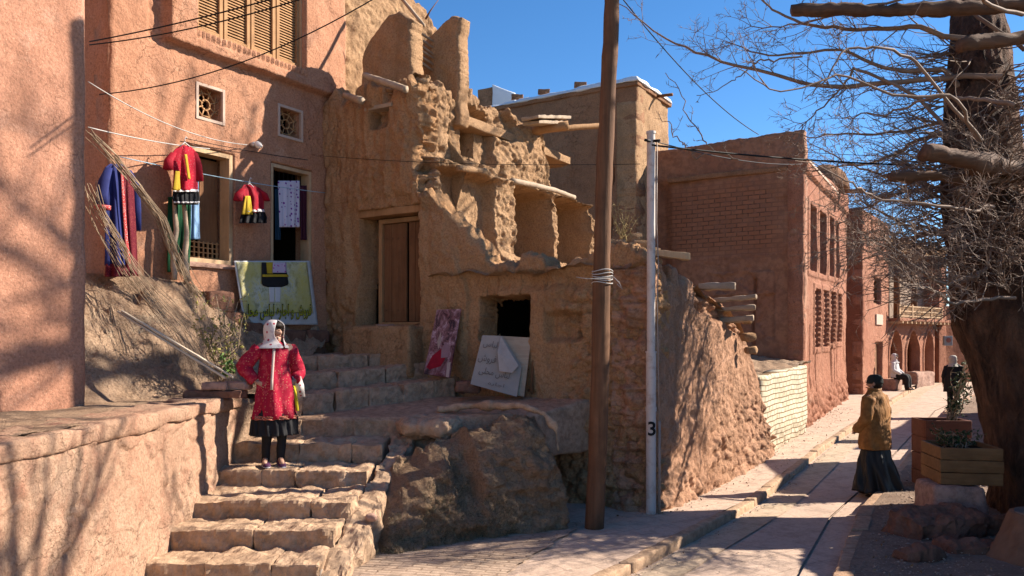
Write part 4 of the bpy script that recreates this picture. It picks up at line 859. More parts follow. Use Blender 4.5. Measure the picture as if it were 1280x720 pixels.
# ================================================================== STAIRS
st = thing('stone_stairs', 'worn stone stairs climbing from the pavement to the wooden door of the ruin', 'stairs', (-2.4, 7, 0))
STP = [(.19, 7.0, -1.70), (.37, 7.5, -1.665), (.55, 7.95, -1.59), (.73, 8.7, -1.575), (.95, 9.25, -1.51), (1.17, 9.85, -1.38)]
rnd = random.Random(12)
for i, (z, y, xr) in enumerate(STP):
    yb = (STP[i + 1][1] + .12) if i < 5 else y + .5
    mb = MB(); x = -3.32; 
    while x < xr - .01:
        w = rnd.uniform(.35, .95); x2 = min(x + w, xr)
        if xr - x2 < .25: x2 = xr
        j = rnd.uniform(-.025, .02); jz = rnd.uniform(-.012, .006)
        mb.hexa([(x, y + j, z - .30), (x2, y + j + rnd.uniform(-.015, .015), z - .30), (x2, yb, z - .30), (x, yb, z - .30)], [(x, y + j + .005, z + jz), (x2, y + j + .01, z + jz + rnd.uniform(-.006, .006)), (x2, yb, z + .01), (x, yb, z + .01)])
        x = x2
    rough(mb, 'step', STEP, st, .016, .026, .055, 5.5, seed=30 + i, smooth=False)
    mb = MB(); mb.box((-2.5, (y + yb) / 2 + .04, z - .22), (1.6, yb - y - .10, .36)); mb.build('step_core', CEMENT, st)
mb = MB(); xs = (-1.72, -1.30)
mb.hexa([(-1.75, 6.75, -.2), (-1.42, 6.6, -.2), (-1.2, 9.9, -.2), (-1.45, 9.9, -.2)], [(-1.75, 6.95, .02), (-1.55, 6.95, .0), (-1.18, 9.75, .98), (-1.45, 9.8, 1.02)]); rough(mb, 'side_curb', STEP, st, .05, .03, .09, 5, big=.04, smooth=False)
# landing slab and the curved upper flight
mb = MB(); mb.hexa([(-3.3, 9.9, .7), (.35, 9.75, .7), (1.25, 10.7, .7), (-3.3, 12.2, .7)], [(-3.3, 9.9, 1.165), (.35, 9.85, 1.24), (1.25, 10.7, 1.42), (-3.3, 12.2, 1.3)]); rough(mb, 'landing', STEPD, st, .04, .06, .035, 3, big=.02)
def flight(pts, dep_, h, seed, w0=.42):
    rnd = random.Random(seed); P3 = [P(*p) for p in pts]; L_ = [0]
    for a, b_ in zip(P3, P3[1:]): L_.append(L_[-1] + (b_ - a).length)
    def at(s): return Vector([float(np.interp(s, L_, [p[k] for p in P3])) for k in range(3)])
    s = 0; mb = MB()
    while s < L_[-1]:
        s2 = min(s + w0 * rnd.uniform(.75, 1.3), L_[-1]); 
        if s2 - s < .05: break
        a, b_ = at(s), at(s2 - .008); n = Vector((-(b_ - a).y, (b_ - a).x, 0)).normalized(); n = n if n.y > 0 else -n
        j = rnd.uniform(-.02, .02); a = a + n * j; b_ = b_ + n * (j + rnd.uniform(-.01, .01)); dz = Vector((0, 0, h)); k = Vector((0, 0, rnd.uniform(-.01, .01)))
        mb.hexa([a - dz, b_ - dz, b_ + n * dep_ - dz, a + n * dep_ - dz], [a + k, b_ + k, b_ + n * dep_, a + n * dep_]); s = s2
    rough(mb, 'upper_step', STEPD, st, .02, .03, .045, 6, seed=seed, smooth=False)
flight([(340, 505, 9.95), (372, 496, 10.15), (430, 488, 10.5), (500, 481, 11.0), (571, 472, 11.45)], .9, .40, 41)
flight([(335, 476, 10.6), (372, 468, 10.75), (435, 463, 11.1), (482, 460, 11.45), (542, 449, 11.9)], .9, .4, 42)
flight([(325, 447, 11.3), (372, 445, 11.4), (426, 444.5, 11.6), (491, 440, 12.0), (540, 438, 12.2)], 1.2, .4, 43)
mb = MB(); mb.box((-1.75, 12.15, 2.06), (.5, .35, .12)); 
tag(rough(MB().box(P(482, 409, 12.3) , (.28, .14, .09)), 'loose_brick', STONE, None, .012, .04, .01, loc=P(482, 413, 12.3)), 'single pale brick lying on the mud step right below the wooden door', 'brick')
tag(rough(MB().box(P(585, 486, 10.95) + Vector((0, 0, .03)), (.34, .25, .16)), 'loose_stone', STONED, None, .04, .04, .04, loc=P(585, 492, 10.95)), 'rounded stone on the landing between the dark poster and the white board', 'stone')

# ================================================================== ROCKS
def rock(name, c, r, m, seed, amp=.18, pw=.75, nu=150, nv=90, parent=None, label=None, cat='rock', fr=1.6, micro=.05, group=None):
    a = np.linspace(0, 2 * PI, nu, endpoint=False)[:, None]; b_ = np.linspace(-PI / 2, PI / 2, nv)[None]
    sp = lambda v, p: np.sign(v) * np.abs(v) ** p
    X = sp(np.cos(b_), pw) * sp(np.cos(a), pw); Y = sp(np.cos(b_), pw) * sp(np.sin(a), pw); Z = sp(np.sin(b_), pw) + 0 * a
    D = np.stack([X, Y, Z], -1); W = D * np.array(r) + np.array(c)
    f1, f2, ci = worley(W * 3.2, seed + 3)
    k = 1 + amp * fbm(W * fr, 6, seed, .58) + amp * .35 * (.5 - f1)
    W = D * np.array(r) * k[..., None] + np.array(c) + micro * fbm(W * 7, 4, seed + 7)[..., None] * D
    idx = np.arange(nu * nv).reshape(nu, nv); i2 = np.roll(idx, -1, 0)
    Q = np.stack([idx[:, :-1].ravel(), i2[:, :-1].ravel(), i2[:, 1:].ravel(), idx[:, 1:].ravel()], -1)
    o = link(name, np_mesh(name, W.reshape(-1, 3), Q), m, parent, True, 0, (c[0], c[1], max(0, c[2] - r[2])))
    if label: tag(o, label, cat, group)
    return o
ra = thing('rock_outcrop', 'long brown rocky outcrop between the stairs and the wooden pole, weedy at its foot', 'rock', (-.4, 9, 0))
od = (.918, .397); on = (.397, -.918)
def otop(u): return np.interp(u, [0, .12, .35, .6, .9, 1.2, 1.6, 2.0, 2.25, 2.42, 2.5], [.08, .28, .54, .72, .90, 1.04, 1.15, 1.26, 1.18, .85, .4])
def dep_out(u, z, P_):
    a = fbm(P_ * 1.5, 7, 61, .6); r1 = 1 - np.abs(fbm(P_ * np.array([2.2, 2.2, 3.2]), 5, 62, .6)) * 2; f1, f2, ci = worley(P_ * np.array([3.5, 3.5, 5]) + .6 * fbm(P_ * 3, 3, 60)[..., None], 63)
    h = np.clip(z / otop(u), 0, 1); D = (.50 - .12 * u) * (1 - h) ** .8 - .45 * h ** 5
    ov = ss(1.0, 1.15, u) * (1 - ss(1.28, 1.4, u)) * ss(.2, .5, z)
    return D + .22 * a + .10 * (r1 - .5) + .08 * (.5 - f1) + .05 * ci * (1 - ss(0, .1, f2 - f1)) * 0 - .22 * ov - .5 * (1 - ss(0, .35, u)) ** 2
rockface = relief('rock', ROCK, ra, (-1.62, 8.30), od, on, 0, 2.36, -.15, otop, dep_out, .55, .016, edge=.10, seed=60, smooth=False, blocky=.05)
mb = MB(); mb.tube([P(548, 512, 10.1), P(590, 508, 10.0), P(630, 507, 9.75), P(655, 507, 9.6), P(680, 517, 9.5), P(694, 535, 9.45), P(699, 565, 9.45)], [.04, .05, .04, .04, .03, .03, .02], 10)
rough(mb, 'landing_rim', STEP, st, 0, .03, .06, 6, seed=9)
rc = P(537, 534, 9.75); rock('landing_rim', (rc.x, rc.y, rc.z), (.36, .28, .13), STEP, 19, .5, .7, 110, 60, parent=st, micro=.05)
rnd = random.Random(5)
for k, (px, py, s) in enumerate(((447, 650, .06),)):
    Y_ = 7.95 + .2 * (640 - py) / 20; c = P(px, py, Y_)
    rock('small_stone', (c.x + .12, c.y + .1, c.z), (s, s * .8, s * .7), STONE, 70 + k, .25, .8, 40, 24, label='small pale stone set in the earth beside the lowest stairs', cat='stone', micro=.02)
def slab(c, size, ang, label, m, seed, tilt=0.):
    mb = MB(); mb.box(c, size, Matrix.Rotation(ang, 3, 'Z') @ Matrix.Rotation(tilt, 3, 'X')); tag(rough(mb, 'dark_rock', m, None, .05, .03, .16, 3.2, loc=c, seed=seed, big=.05, smooth=False), label, 'rock')
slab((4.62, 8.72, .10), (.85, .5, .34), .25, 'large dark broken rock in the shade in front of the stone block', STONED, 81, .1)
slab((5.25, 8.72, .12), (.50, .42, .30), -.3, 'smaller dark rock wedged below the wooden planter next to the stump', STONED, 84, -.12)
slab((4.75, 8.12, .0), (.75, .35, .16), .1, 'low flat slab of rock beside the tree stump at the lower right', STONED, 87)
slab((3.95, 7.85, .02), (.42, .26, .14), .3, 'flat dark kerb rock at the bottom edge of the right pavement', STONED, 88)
# grit, pebbles and dead leaves on the ground
def scatter(name, m, pts, size, seed, flat=.45):
    r = np.random.default_rng(seed); n = len(pts); base = np.array([[1, 0, 0], [-1, 0, 0], [0, 1, 0], [0, -1, 0], [0, 0, 1], [0, 0, -1]], float); T = np.array([[0, 2, 4], [2, 1, 4], [1, 3, 4], [3, 0, 4], [2, 0, 5], [1, 2, 5], [3, 1, 5], [0, 3, 5]])
    s = size * r.lognormal(0, .5, n)[:, None, None]; a = r.uniform(0, 2 * PI, n); B = base[None] * r.uniform(.6, 1.3, (n, 6, 1)) * s * np.array([1, 1, flat]); x = B[..., 0] * np.cos(a)[:, None] - B[..., 1] * np.sin(a)[:, None]; y = B[..., 0] * np.sin(a)[:, None] + B[..., 1] * np.cos(a)[:, None]
    V = np.stack([x, y, B[..., 2]], -1) + pts[:, None]; return link(name, np_mesh(name, V.reshape(-1, 3), np.zeros((0, 4)), (np.arange(n)[:, None, None] * 6 + T[None]).reshape(-1, 3)), m, None, False)
r_ = np.random.default_rng(77); n = 2600; yy = r_.uniform(6.8, 22, n); wx_ = np.interp(yy, [6.8, 8.2, 9.4, 9.95, 14.4, 18, 24], [-1.4, -1.1, .6, 1.7, 4.5, 6.6, 10.1]); xx = wx_ + np.abs(r_.normal(0, .35, n)) + .05
g1_ = np.stack([xx, yy, zg(yy) + .012], -1); n = 1500; yy = r_.uniform(6.8, 18, n); g2_ = np.stack([KX(yy) + .05 + np.abs(r_.normal(0, .12, n)), yy, zg(yy) - .085], -1)
n = 1800; yy = r_.uniform(6.8, 13, n); g3_ = np.stack([RX(yy) + .25 + np.abs(r_.normal(0, .9, n)), yy, zg(yy) + .045], -1); n = 900; yy = r_.uniform(6.8, 20, n); g4_ = np.stack([r_.uniform(-1, 1, n) * .5 * (RX(yy) - KX(yy)) + .5 * (RX(yy) + KX(yy)) - .2, yy, zg(yy) - .088], -1)
tag(scatter('gravel', plain('pale_grit', (.62, .48, .38)), np.concatenate([g1_[:1500], g2_[:700], g3_, g4_[:250]]), .007, 4), kind='stuff')
n = 160; k = r_.integers(0, len(g1_), n); L_ = np.concatenate([g1_[k] + [0, 0, .01], g3_[r_.integers(0, len(g3_), 200)] + [0, 0, .015], g2_[r_.integers(0, len(g2_), 60)] + [0, 0, .01]])
LEAFPTS = L_
# dry weeds on the sunny mound
def blades(name, m, pts, nrm, L, w, seed, parent=None, droop=.5):
    r = np.random.default_rng(seed); n = len(pts); l = L * r.uniform(.5, 1.4, n)
    d = nrm * .7 + r.normal(0, .5, (n, 3)) + np.array([0, 0, -.1]); d /= np.linalg.norm(d, axis=1)[:, None]
    s = np.cross(d, r.normal(0, 1, (n, 3))); s /= np.linalg.norm(s, axis=1)[:, None]
    m1 = pts + d * (l * .5)[:, None]; t_ = pts + (d + np.array([0, 0, -droop])) * l[:, None]
    V = np.stack([pts - s * w, pts + s * w, m1 + s * w * .7, m1 - s * w * .7, t_], 1).reshape(-1, 3); i = np.arange(n)[:, None] * 5
    return link(name, np_mesh(name, V, i + np.array([[0, 1, 2, 3]]), i + np.array([[3, 2, 4]])), m, parent, False)
def sample(o, n, seed, cond):
    me = o.data; off = np.array(o.location); k = len(me.polygons); c = np.empty(k * 3, np.float32); me.polygons.foreach_get('center', c); c = c.reshape(-1, 3) + off
    nn = np.empty(k * 3, np.float32); me.polygons.foreach_get('normal', nn); nn = nn.reshape(-1, 3)
    out = (c - off - 0); sg = np.sign(((c - np.array([off[0], off[1], off[2] + .3])) * nn).sum(1)); nn = nn * sg[:, None]
    ok = np.nonzero(cond(c, nn))[0]; r = np.random.default_rng(seed); j = r.choice(ok, n); return c[j] + r.normal(0, .02, (n, 3)), nn[j]
DRY, nt, b = newmat('dry_weed'); co = coords(nt); nt.links.new(mix(nt, ramp(nt, noise(nt, co, 30, 3), [(.35, (0, 0, 0)), (.65, (1, 1, 1))]), (.10, .085, .05), (.30, .25, .15)), b.inputs['Base Color'])
def sample_wall(o, n, seed, cond):
    me = o.data; off = np.array(wloc(o)); k = len(me.polygons); c = np.empty(k * 3, np.float32); me.polygons.foreach_get('center', c); c = c.reshape(-1, 3) + off
    ok = np.nonzero(cond(c))[0]; r = np.random.default_rng(seed); j = r.choice(ok, n); return c[j] + r.normal(0, .01, (n, 3))
p_ = sample_wall(rockface, 3600, 3, lambda c: (c[:, 2] > -.05) & (c[:, 2] < .85) & (c[:, 0] < .05) & (((c[:, 0] + 1.62) * on[0] + (c[:, 1] - 8.30) * on[1]) > -.25) & (vn(c * 2.1, 5) + .6 * vn(c * 6, 6) - (c[:, 2] - .3) * 1.1 > .05))
n_ = np.tile([.3, -.75, .45], (len(p_), 1))
tag(blades('dry_weeds', DRY, p_, n_, .060, .0024, 5), kind='stuff')
q = RNG.uniform(0, 1, (900, 2)); gp = np.stack([-1.5 + 1.9 * q[:, 0], 7.75 + 1.5 * q[:, 0] + .28 * q[:, 1] ** 2, 0 * q[:, 0] + .03], -1)
tag(blades('dry_grass', DRY, gp, np.tile([0, -.2, 1.], (900, 1)), .08, .0026, 6, droop=.2), kind='stuff')

# ================================================================== POLES
pl = thing('wooden_pole', 'tall weathered brown wooden utility pole in front of the ruin', 'pole', (P(743, 660, 9.15).x, 9.15, 0))
mb = MB(); zz = np.linspace(-.1, 8.9, 60); x0 = P(743, 660, 9.15).x; mb.tube([(x0 + .031 * z + .012 * math.sin(z * 1.3), 9.15 + .01 * math.sin(z * 2), z) for z in zz], [.110 - .004 * z for z in zz], 18); rough(mb, 'shaft', POLEW, pl, 0, .5, .012, 5)
mb = MB()
for k in range(5):
    zc = 2.80 + .035 * k; mb.tube([(x0 + .031 * zc + .118 * math.cos(g), 9.15 + .118 * math.sin(g), zc + .012 * math.sin(g * 2 + k)) for g in np.linspace(0, 2 * PI, 18)], .006, 5)
mb.tube([(x0 + .2, 9.05, 2.87), (x0 + .26, 9.0, 2.8), (x0 + .3, 9.0, 2.72), (x0 + .24, 9.0, 2.78)], .005, 5); mb.tube([(x0 + .2, 9.05, 2.85), (x0 - .1, 9.0, 2.84), (x0 - .22, 9.02, 2.86)], .004, 5)
mb.build('twine', ROPE, pl, smooth=True)
wx, wy = P(812, 636, 10.0).x, 9.90
wp = thing('white_pole', 'slim white metal pole with a black number and a cable conduit by the street wall', 'pole', (wx, wy, 0))
WM, nt, b = newmat('white_paint_metal'); co = coords(nt); n1 = noise(nt, co, 6, 7, .7)
nt.links.new(mix(nt, ramp(nt, n1, [(.5, (0, 0, 0)), (.7, (.8, .8, .8))]), (.68, .62, .58), (.40, .27, .2)), b.inputs['Base Color']); b.inputs['Roughness'].default_value = .5
mb = MB(); mb.tube([(wx, wy, -.05), (wx, wy, 2.0)], .062, 20); mb.tube([(wx, wy, 2.0), (wx, wy, 4.70)], .052, 20)
for z in (1.28, 2.0, 1.31): mb.tube([(wx, wy, z - .012), (wx, wy, z + .012)], .070, 20)
mb.tube([(wx, wy, 4.70), (wx, wy, 4.73)], .06, 16); mb.build('shaft', WM, wp, smooth=False)
mb = MB(); mb.tube([(wx + .10, wy - .02, -.03), (wx + .10, wy - .02, 1.15)], .017, 8); mb.tube([(wx + .10, wy - .02, 1.15), (wx + .085, wy - .04, 1.7), (wx + .07, wy - .04, 2.6), (wx + .085, wy - .03, 3.1), (wx + .06, wy - .045, 3.6), (wx + .07, wy - .03, 4.6)], .008, 6); mb.build('conduit', plain('conduit_grey', (.42, .33, .28), .5), wp, smooth=True)
for z in (4.6,):
    mb = MB(); mb.tube([(wx - .02, wy - .05, z), (wx - .09, wy - .10, z)], .018, 8); mb.tube([(wx + .02, wy - .05, z), (wx + .10, wy - .08, z)], .018, 8); mb.build('insulator', CABLE, wp, smooth=True)
def text(body, size, M, m, name, parent=None, ext=.002, off=0., res=3, tag_=None):
    c = bpy.data.curves.new(name, 'FONT'); c.body = body; c.size = size; c.extrude = ext; c.offset = off; c.align_x = 'CENTER'; c.align_y = 'CENTER'; c.resolution_u = res
    o = bpy.data.objects.new(name, c); COL.objects.link(o); bpy.context.view_layer.update()
    me = bpy.data.meshes.new_from_object(o.evaluated_get(bpy.context.evaluated_depsgraph_get())); bpy.data.objects.remove(o)
    me.transform(M); me.materials.clear(); return link(name, me, m, parent, False)
def basis(c, ex, ey):
    ex = Vector(ex).normalized(); ey = Vector(ey).normalized(); ez = ex.cross(ey).normalized()
    M = Matrix((ex, ey, ez)).transposed().to_4x4(); M.translation = Vector(c); return M
text('3', .24, basis((wx, wy - .066, 1.05), (1, 0, 0), (0, 0, 1)), BLACKC, 'painted_number', wp, .004, .004)

# ================================================================== CABLES AND LINES
def sag(a, b_, s, n=18):
    return [a.lerp(b_, t) - Vector((0, 0, s * 4 * t * (1 - t))) for t in np.linspace(0, 1, n)]
def cable(name, a, b_, s, r, m, label, cat='cable'):
    mb = MB(); mb.tube(sag(a, b_, s), r, 6); tag(mb.build(name, m, None, True, loc=a), label, cat)
cable('power_cable', P(112, 52, 9.75), P(450, -34, 8.2), .05, .008, CABLE, 'thick dark cable crossing the louvered shutters, upper of the close pair')
cable('power_cable', P(112, 56, 9.75), P(455, -28, 8.2), .10, .0075, CABLE, 'thick dark cable crossing the louvered shutters, lower of the close pair')
cable('power_cable', P(124, 118, 9.9), P(478, -8, 9.0), .22, .007, CABLE, 'dark sagging cable running below the shutters above the lattice vents')
cable('light_wire', P(110, 102, 8.9), F(309, 181, .08), .14, .006, ROPE, 'thin pale wire running across the facade to the bare bulb', 'wire')
cable('clothesline', P(110, 159, 8.9), F(262, 186, .12), .03, .007, ROPE, 'white rope line from the near house to above the first window', 'clothesline')
cable('clothesline', F(150, 196, .30), F(406, 241, .18), .04, .006, TWINE, 'pale blue line stretched across both shop windows holding garments', 'clothesline')
cable('power_cable', F(232, 173, .06), F(385, 200, .06), .02, .005, CABLE, 'thin black wire fixed along the facade above the two windows')
cable('telephone_wire', R_(404, 196, .1), P(800, 205, 9.9), .06, .004, CABLE, 'thin dark wire crossing the front of the ruin to the white pole', 'wire')
cable('street_cable', Vector((wx, wy - .05, 4.55)), P(1330, 205, 13), .12, .012, CABLE, 'black cable running from the white pole across the gable towards the tree')
cable('street_cable', P(1003, 190, 17.9), P(1345, 198, 13), .05, .007, CABLE, 'thin cable above the street leaving the gable corner')
cable('sky_wire', P(760, -25, 12), P(948, 168, 19), .25, .010, CABLE, 'thin wire slanting through the blue sky down to the gable roof', 'wire')
cable('street_cable', Vector((wx, wy, 4.62)), P(1003, 205, 17.5), .1, .007, CABLE, 'thin cable from the white pole to the corner of the brick house')

# ================================================================== CLOTHES
def cloth(name, rows, off, m, parent=None, fold=.02, nf=3, puff=.05, n=26, th=.012, seed=1, loc=None, fn=F, phase=0):
    ys = [r[0] for r in rows]; NR = max(12, int((ys[-1] - ys[0]) / 2.2)); V = []
    for i in range(NR):
        y = ys[0] + (ys[-1] - ys[0]) * i / (NR - 1); a = np.interp(y, ys, [r[1] for r in rows]); b_ = np.interp(y, ys, [r[2] for r in rows])
        for k in range(n):
            t = k / (n - 1); g = i / (NR - 1)
            o = off + puff * math.sin(PI * t) * (.4 + .6 * g) + fold * (.25 + .75 * g) * (math.sin(2 * PI * nf * t + phase + seed) + .5 * math.sin(2 * PI * nf * 1.7 * t + 2 * seed + 2 * g))
            V.append(fn(a + (b_ - a) * t, y, o))
    f = [(i * n + k, i * n + k + 1, (i + 1) * n + k + 1, (i + 1) * n + k) for i in range(NR - 1) for k in range(n - 1)]
    mb = MB(); mb.add(V, f); me = bpy.data.meshes.new(name); me.from_pydata(mb.v, [], mb.f); me.update()
    o = link(name, me, m, parent, True, 0, loc); s = o.modifiers.new('Solidify', 'SOLIDIFY'); s.thickness = th; s.offset = -1; return o
NAVY = plain('navy_cloth', (.025, .035, .17), .8, .2, .3, 10); REDC = plain('red_velvet', (.42, .008, .028), .75, .2, .35, 12)
WINE = spots('wine_cloth', (.13, .008, .02), (.30, .06, .05), 60, .3); YEL = plain('yellow_cloth', (.62, .42, .03), .8, .2, .2); WHT = plain('white_cloth', (.75, .73, .72), .85, .2, .1)
TRIM = spots('red_white_trim', (.5, .05, .05), (.8, .75, .7), 90, .32); GREEN = plain('green_cloth', (.012, .10, .04), .8); LBLUE = plain('pale_blue_cloth', (.25, .42, .66), .8, .2, .15)
DOTS = spots('dotted_cloth', (.68, .64, .78), (.20, .03, .30), 16, .30)
SEQ = spots('sequined_red', (.42, .008, .028), (.8, .5, .45), 55, .16)
c = F(148, 205, .3); rb = thing('long_robe', 'long navy robe with a dark red front hanging at the left of the facade', 'robe', c)
cloth('body', [(205, 138, 152), (209, 131, 157), (225, 130, 160), (262, 131, 162), (300, 131, 167), (332, 131, 170)], .28, NAVY, rb, .03, 2.5, .07)
cloth('lining', [(208, 149, 157), (225, 152, 166), (262, 153, 168), (300, 155, 171), (345, 159, 173)], .33, WINE, rb, .015, 2, .03, 12)
cloth('hem', [(330, 132, 158), (346, 131, 162)], .31, WINE, rb, .03, 2.5, .06, 16)
cloth('trim', [(208, 150, 152.5), (262, 153, 156), (300, 155.5, 159), (330, 159.5, 163)], .395, TRIM, rb, 0, 1, .005, 4)
mb = MB(); A = [F(136, 210, .34), F(130, 226, .36), F(127, 244, .36), F(128, 259, .36)]; mb.loft([(p, Vector((r, 0, 0)), Vector((0, r * .8, 0))) for p, r in zip(A, (.04, .06, .065, .07))], 16, 3, .1); mb.build('sleeve', NAVY, rb, smooth=True)
mb = MB(); A = [F(128, 257, .36), F(128, 262, .36)]; mb.loft([(p, Vector((.094, 0, 0)), Vector((0, .076, 0))) for p in A], 16); mb.build('cuff', TRIM, rb, smooth=True)
mb = MB(); A = [F(160, 213, .2), F(168, 232, .18), F(171, 262, .2), F(171, 288, .2)]; mb.loft([(p, Vector((r, 0, 0)), Vector((0, r * .8, 0))) for p, r in zip(A, (.04, .06, .05, .05))], 16, 3, .1); mb.build('sleeve', NAVY, rb, smooth=True)
def hanger(px, py, off, w, parent):
    mb = MB(); a, b_, c_ = F(px - w, py + 5, off), F(px, py, off), F(px + w, py + 5, off); mb.tube([a, b_, c_], .008, 5); mb.tube([b_, F(px, py - 4, off), F(px + 1.5, py - 7, off), F(px + 3, py - 5, off)], .006, 5); mb.build('hanger', WHT, parent, smooth=True)
c = F(230, 182, .3); dr = thing('girl_dress', 'bright red child dress with yellow front and black ruffle, hanging before the first window', 'dress', c)
cloth('bodice', [(182, 227, 235), (188, 217, 243), (198, 214, 246), (215, 217, 247), (238, 216, 247)], .30, SEQ, dr, .02, 2, .09)
for A in ([F(217, 191, .34), F(211, 200, .36), F(210, 212, .37)], [F(243, 191, .3), F(247, 205, .3), F(248, 226, .3)]):
    mb = MB(); mb.loft([(p, Vector((r, 0, 0)), Vector((0, r, 0))) for p, r in zip(A, (.035, .05, .06))], 16, 3, .12); mb.build('sleeve', REDC, dr, smooth=True)
cloth('placket', [(193, 230, 233), (224, 234.5, 237.5)], .43, YEL, dr, 0, 1, 0, 4); cloth('side_panel', [(214, 219, 224), (238, 216, 225)], .40, YEL, dr, .01, 1, .02, 8)
cloth('trim', [(237, 216, 247.5), (240, 216, 248)], .33, WHT, dr, .02, 4, .09, 40); cloth('ruffle', [(240, 216, 248), (247, 215, 249), (256, 218, 248)], .31, BLACKC, dr, .03, 6, .09, 60); cloth('ruffle_trim', [(252, 217, 248.5), (254, 217, 248.5)], .335, WHT, dr, .03, 6, .09, 60)
hanger(231, 178, .34, 6, dr)
c = F(316, 232, .3); d2_ = thing('girl_dress', 'small red dress with flared black skirt hanging between the two windows', 'dress', c)
cloth('bodice', [(231, 305, 312), (235, 301, 325), (248, 305, 330), (266, 304, 330)], .26, REDC, d2_, .03, 2, .06)
for A in ([F(304, 236, .3), F(299, 242, .32), F(297, 251, .33)], [F(322, 236, .26), F(329, 242, .26), F(332, 251, .26)]):
    mb = MB(); mb.loft([(p, Vector((r, 0, 0)), Vector((0, r, 0))) for p, r in zip(A, (.035, .055, .06))], 16, 3, .12); mb.build('sleeve', REDC, d2_, smooth=True)
cloth('front_panel', [(245, 306, 312), (268, 302, 316)], .355, YEL, d2_, .012, 2, .02, 10)
cloth('skirt', [(264, 303, 331), (272, 300, 334), (279, 299, 333)], .27, BLACKC, d2_, .05, 4, .08, 50); cloth('trim', [(262, 303, 330), (265, 303, 331)], .29, WHT, d2_, .04, 4, .08, 40)
hanger(312, 229, .28, 5, d2_)
o = cloth('dotted_cloth', [(226, 347, 374), (255, 348, 374), (284, 349, 374)], -.05, DOTS, None, .012, 3, .02, 24, loc=F(360, 226, 0)); tag(o, 'white and lilac dotted cloth hanging in the second window', 'cloth')
hanger(360, 221, -.03, 14, None) if 0 else None
o = cloth('pale_blue_cloth', [(222, 236, 247), (260, 236, 249), (299, 235, 250)], .04, LBLUE, None, .02, 2, .03, 16, loc=F(242, 222, 0)); tag(o, 'pale blue cloth hanging behind the red dress in the first window', 'cloth')
o = cloth('dark_dress', [(236, 343, 350), (300, 344, 351)], -.06, plain('teal_cloth', (.015, .05, .09)), None, .02, 2, .02, 12, loc=F(346, 236, 0)); tag(o, 'dark teal garment hanging at the left side of the second window', 'garment')
o = cloth('dark_dress', [(232, 375, 383), (300, 376, 384)], -.06, plain('plum_cloth', (.07, .012, .03)), None, .02, 2, .02, 12, loc=F(380, 232, 0)); tag(o, 'dark plum garment hanging at the right side of the second window', 'garment')
o = cloth('green_trousers', [(246, 210, 238), (280, 209, 238), (340, 209, 236)], .10, GREEN, None, .03, 3, .04, 24, loc=F(222, 340, .1)); tag(o, 'green trousers hanging below the red dress behind two posts', 'trousers')
for k, (a, b_, tx) in enumerate((((217, 246), (218, 350), 'left'), ((229, 250), (234, 352), 'right'))):
    mb = MB(); A, B = F(a[0], a[1], .22), F(b_[0], b_[1], .24); mb.tube([A, A.lerp(B, .4) + Vector((.03, 0, 0)), A.lerp(B, .7) - Vector((.015, 0, 0)), B], [.022, .033, .036, .042], 9)
    tag(rough(mb, 'wooden_stake', WOODG, None, 0, .1, .02, loc=B), 'bare grey stake standing under the red dress, %s one of two' % tx, 'stake')
# banner
BAN, nt, b = newmat('banner_print'); co = ocoords(nt); n1 = noise(nt, co, 9, 7, .75); n2 = noise(nt, co, 2.5, 3, .5)
col = ramp(nt, n1, [(.34, (.16, .16, .10)), (.45, (.36, .36, .24)), (.53, (.50, .50, .42)), (.58, (.50, .44, .10)), (.66, (.62, .62, .55))]); col = mix(nt, ramp(nt, n2, [(.36, (0, 0, 0)), (.6, (.8, .8, .8))]), col, (.60, .52, .14)); nt.links.new(col, b.inputs['Base Color']); b.inputs['Roughness'].default_value = .5
def BF(px, py, off): return F(px, py, off)
bn = thing('banner', 'printed cloth banner with Persian lettering hung under the second window', 'banner', F(345, 405, .2))
def brow(y): return (292 + (305 - 292) * (y - 325) / 82, 388 + 9 * (y - 329) / 75)
rows = [(y, *brow(y)) for y in (326, 345, 365, 385, 406)]
cloth('sheet', rows, .16, plain('banner_white', (.68, .68, .68), .5), bn, .008, 2, .01, 30, .006)
cloth('print', [(y + .5, brow(y)[0] + 3, brow(y)[1] - 4) for y in (327, 345, 365, 385, 391)], .172, BAN, bn, .008, 2, .01, 30, .002)
LIL = spots('lilac_apron', (.62, .50, .66), (.45, .05, .35), 22, .3)
for nm, rw, m_, o_ in (('printed_skirt', [(328, 327, 356), (343, 327, 359), (356, 327, 361), (359, 335, 352)], BLACKC, .19), ('printed_panel', [(328, 333, 341), (342, 334, 341)], YEL, .20), ('printed_apron', [(328, 341, 358), (341, 340, 358)], LIL, .20), ('printed_trim', [(343, 328, 360), (346, 328, 361)], YEL, .203), ('printed_leg', [(359, 336, 343), (378, 337, 343)], WHT, .19), ('printed_leg', [(359, 344, 351), (378, 344, 350)], WHT, .19)):
    cloth(nm, rw, o_, m_, bn, 0, 1, 0, 8, .002)
arab = "\uFE8D\uFE9F\uFE8E\uFEAD\uFEE9"
wf = "\uFED3\uFEAE\uFEED\uFEB5"; lb = "\uFEDF\uFE92\uFE8E\uFEB1"; mh = "\uFEE3\uFEA4\uFEE0\uFBFD"
s = ' '.join([wf, "\uFEED", arab, lb, mh])[::-1]
ce = F(348, 390, .215); ex = Vector((DD[0], DD[1], .0)); ez = Vector((0, 0, 1))
ex = (F(393, 389, .215) - F(303, 390, .215)).normalized()
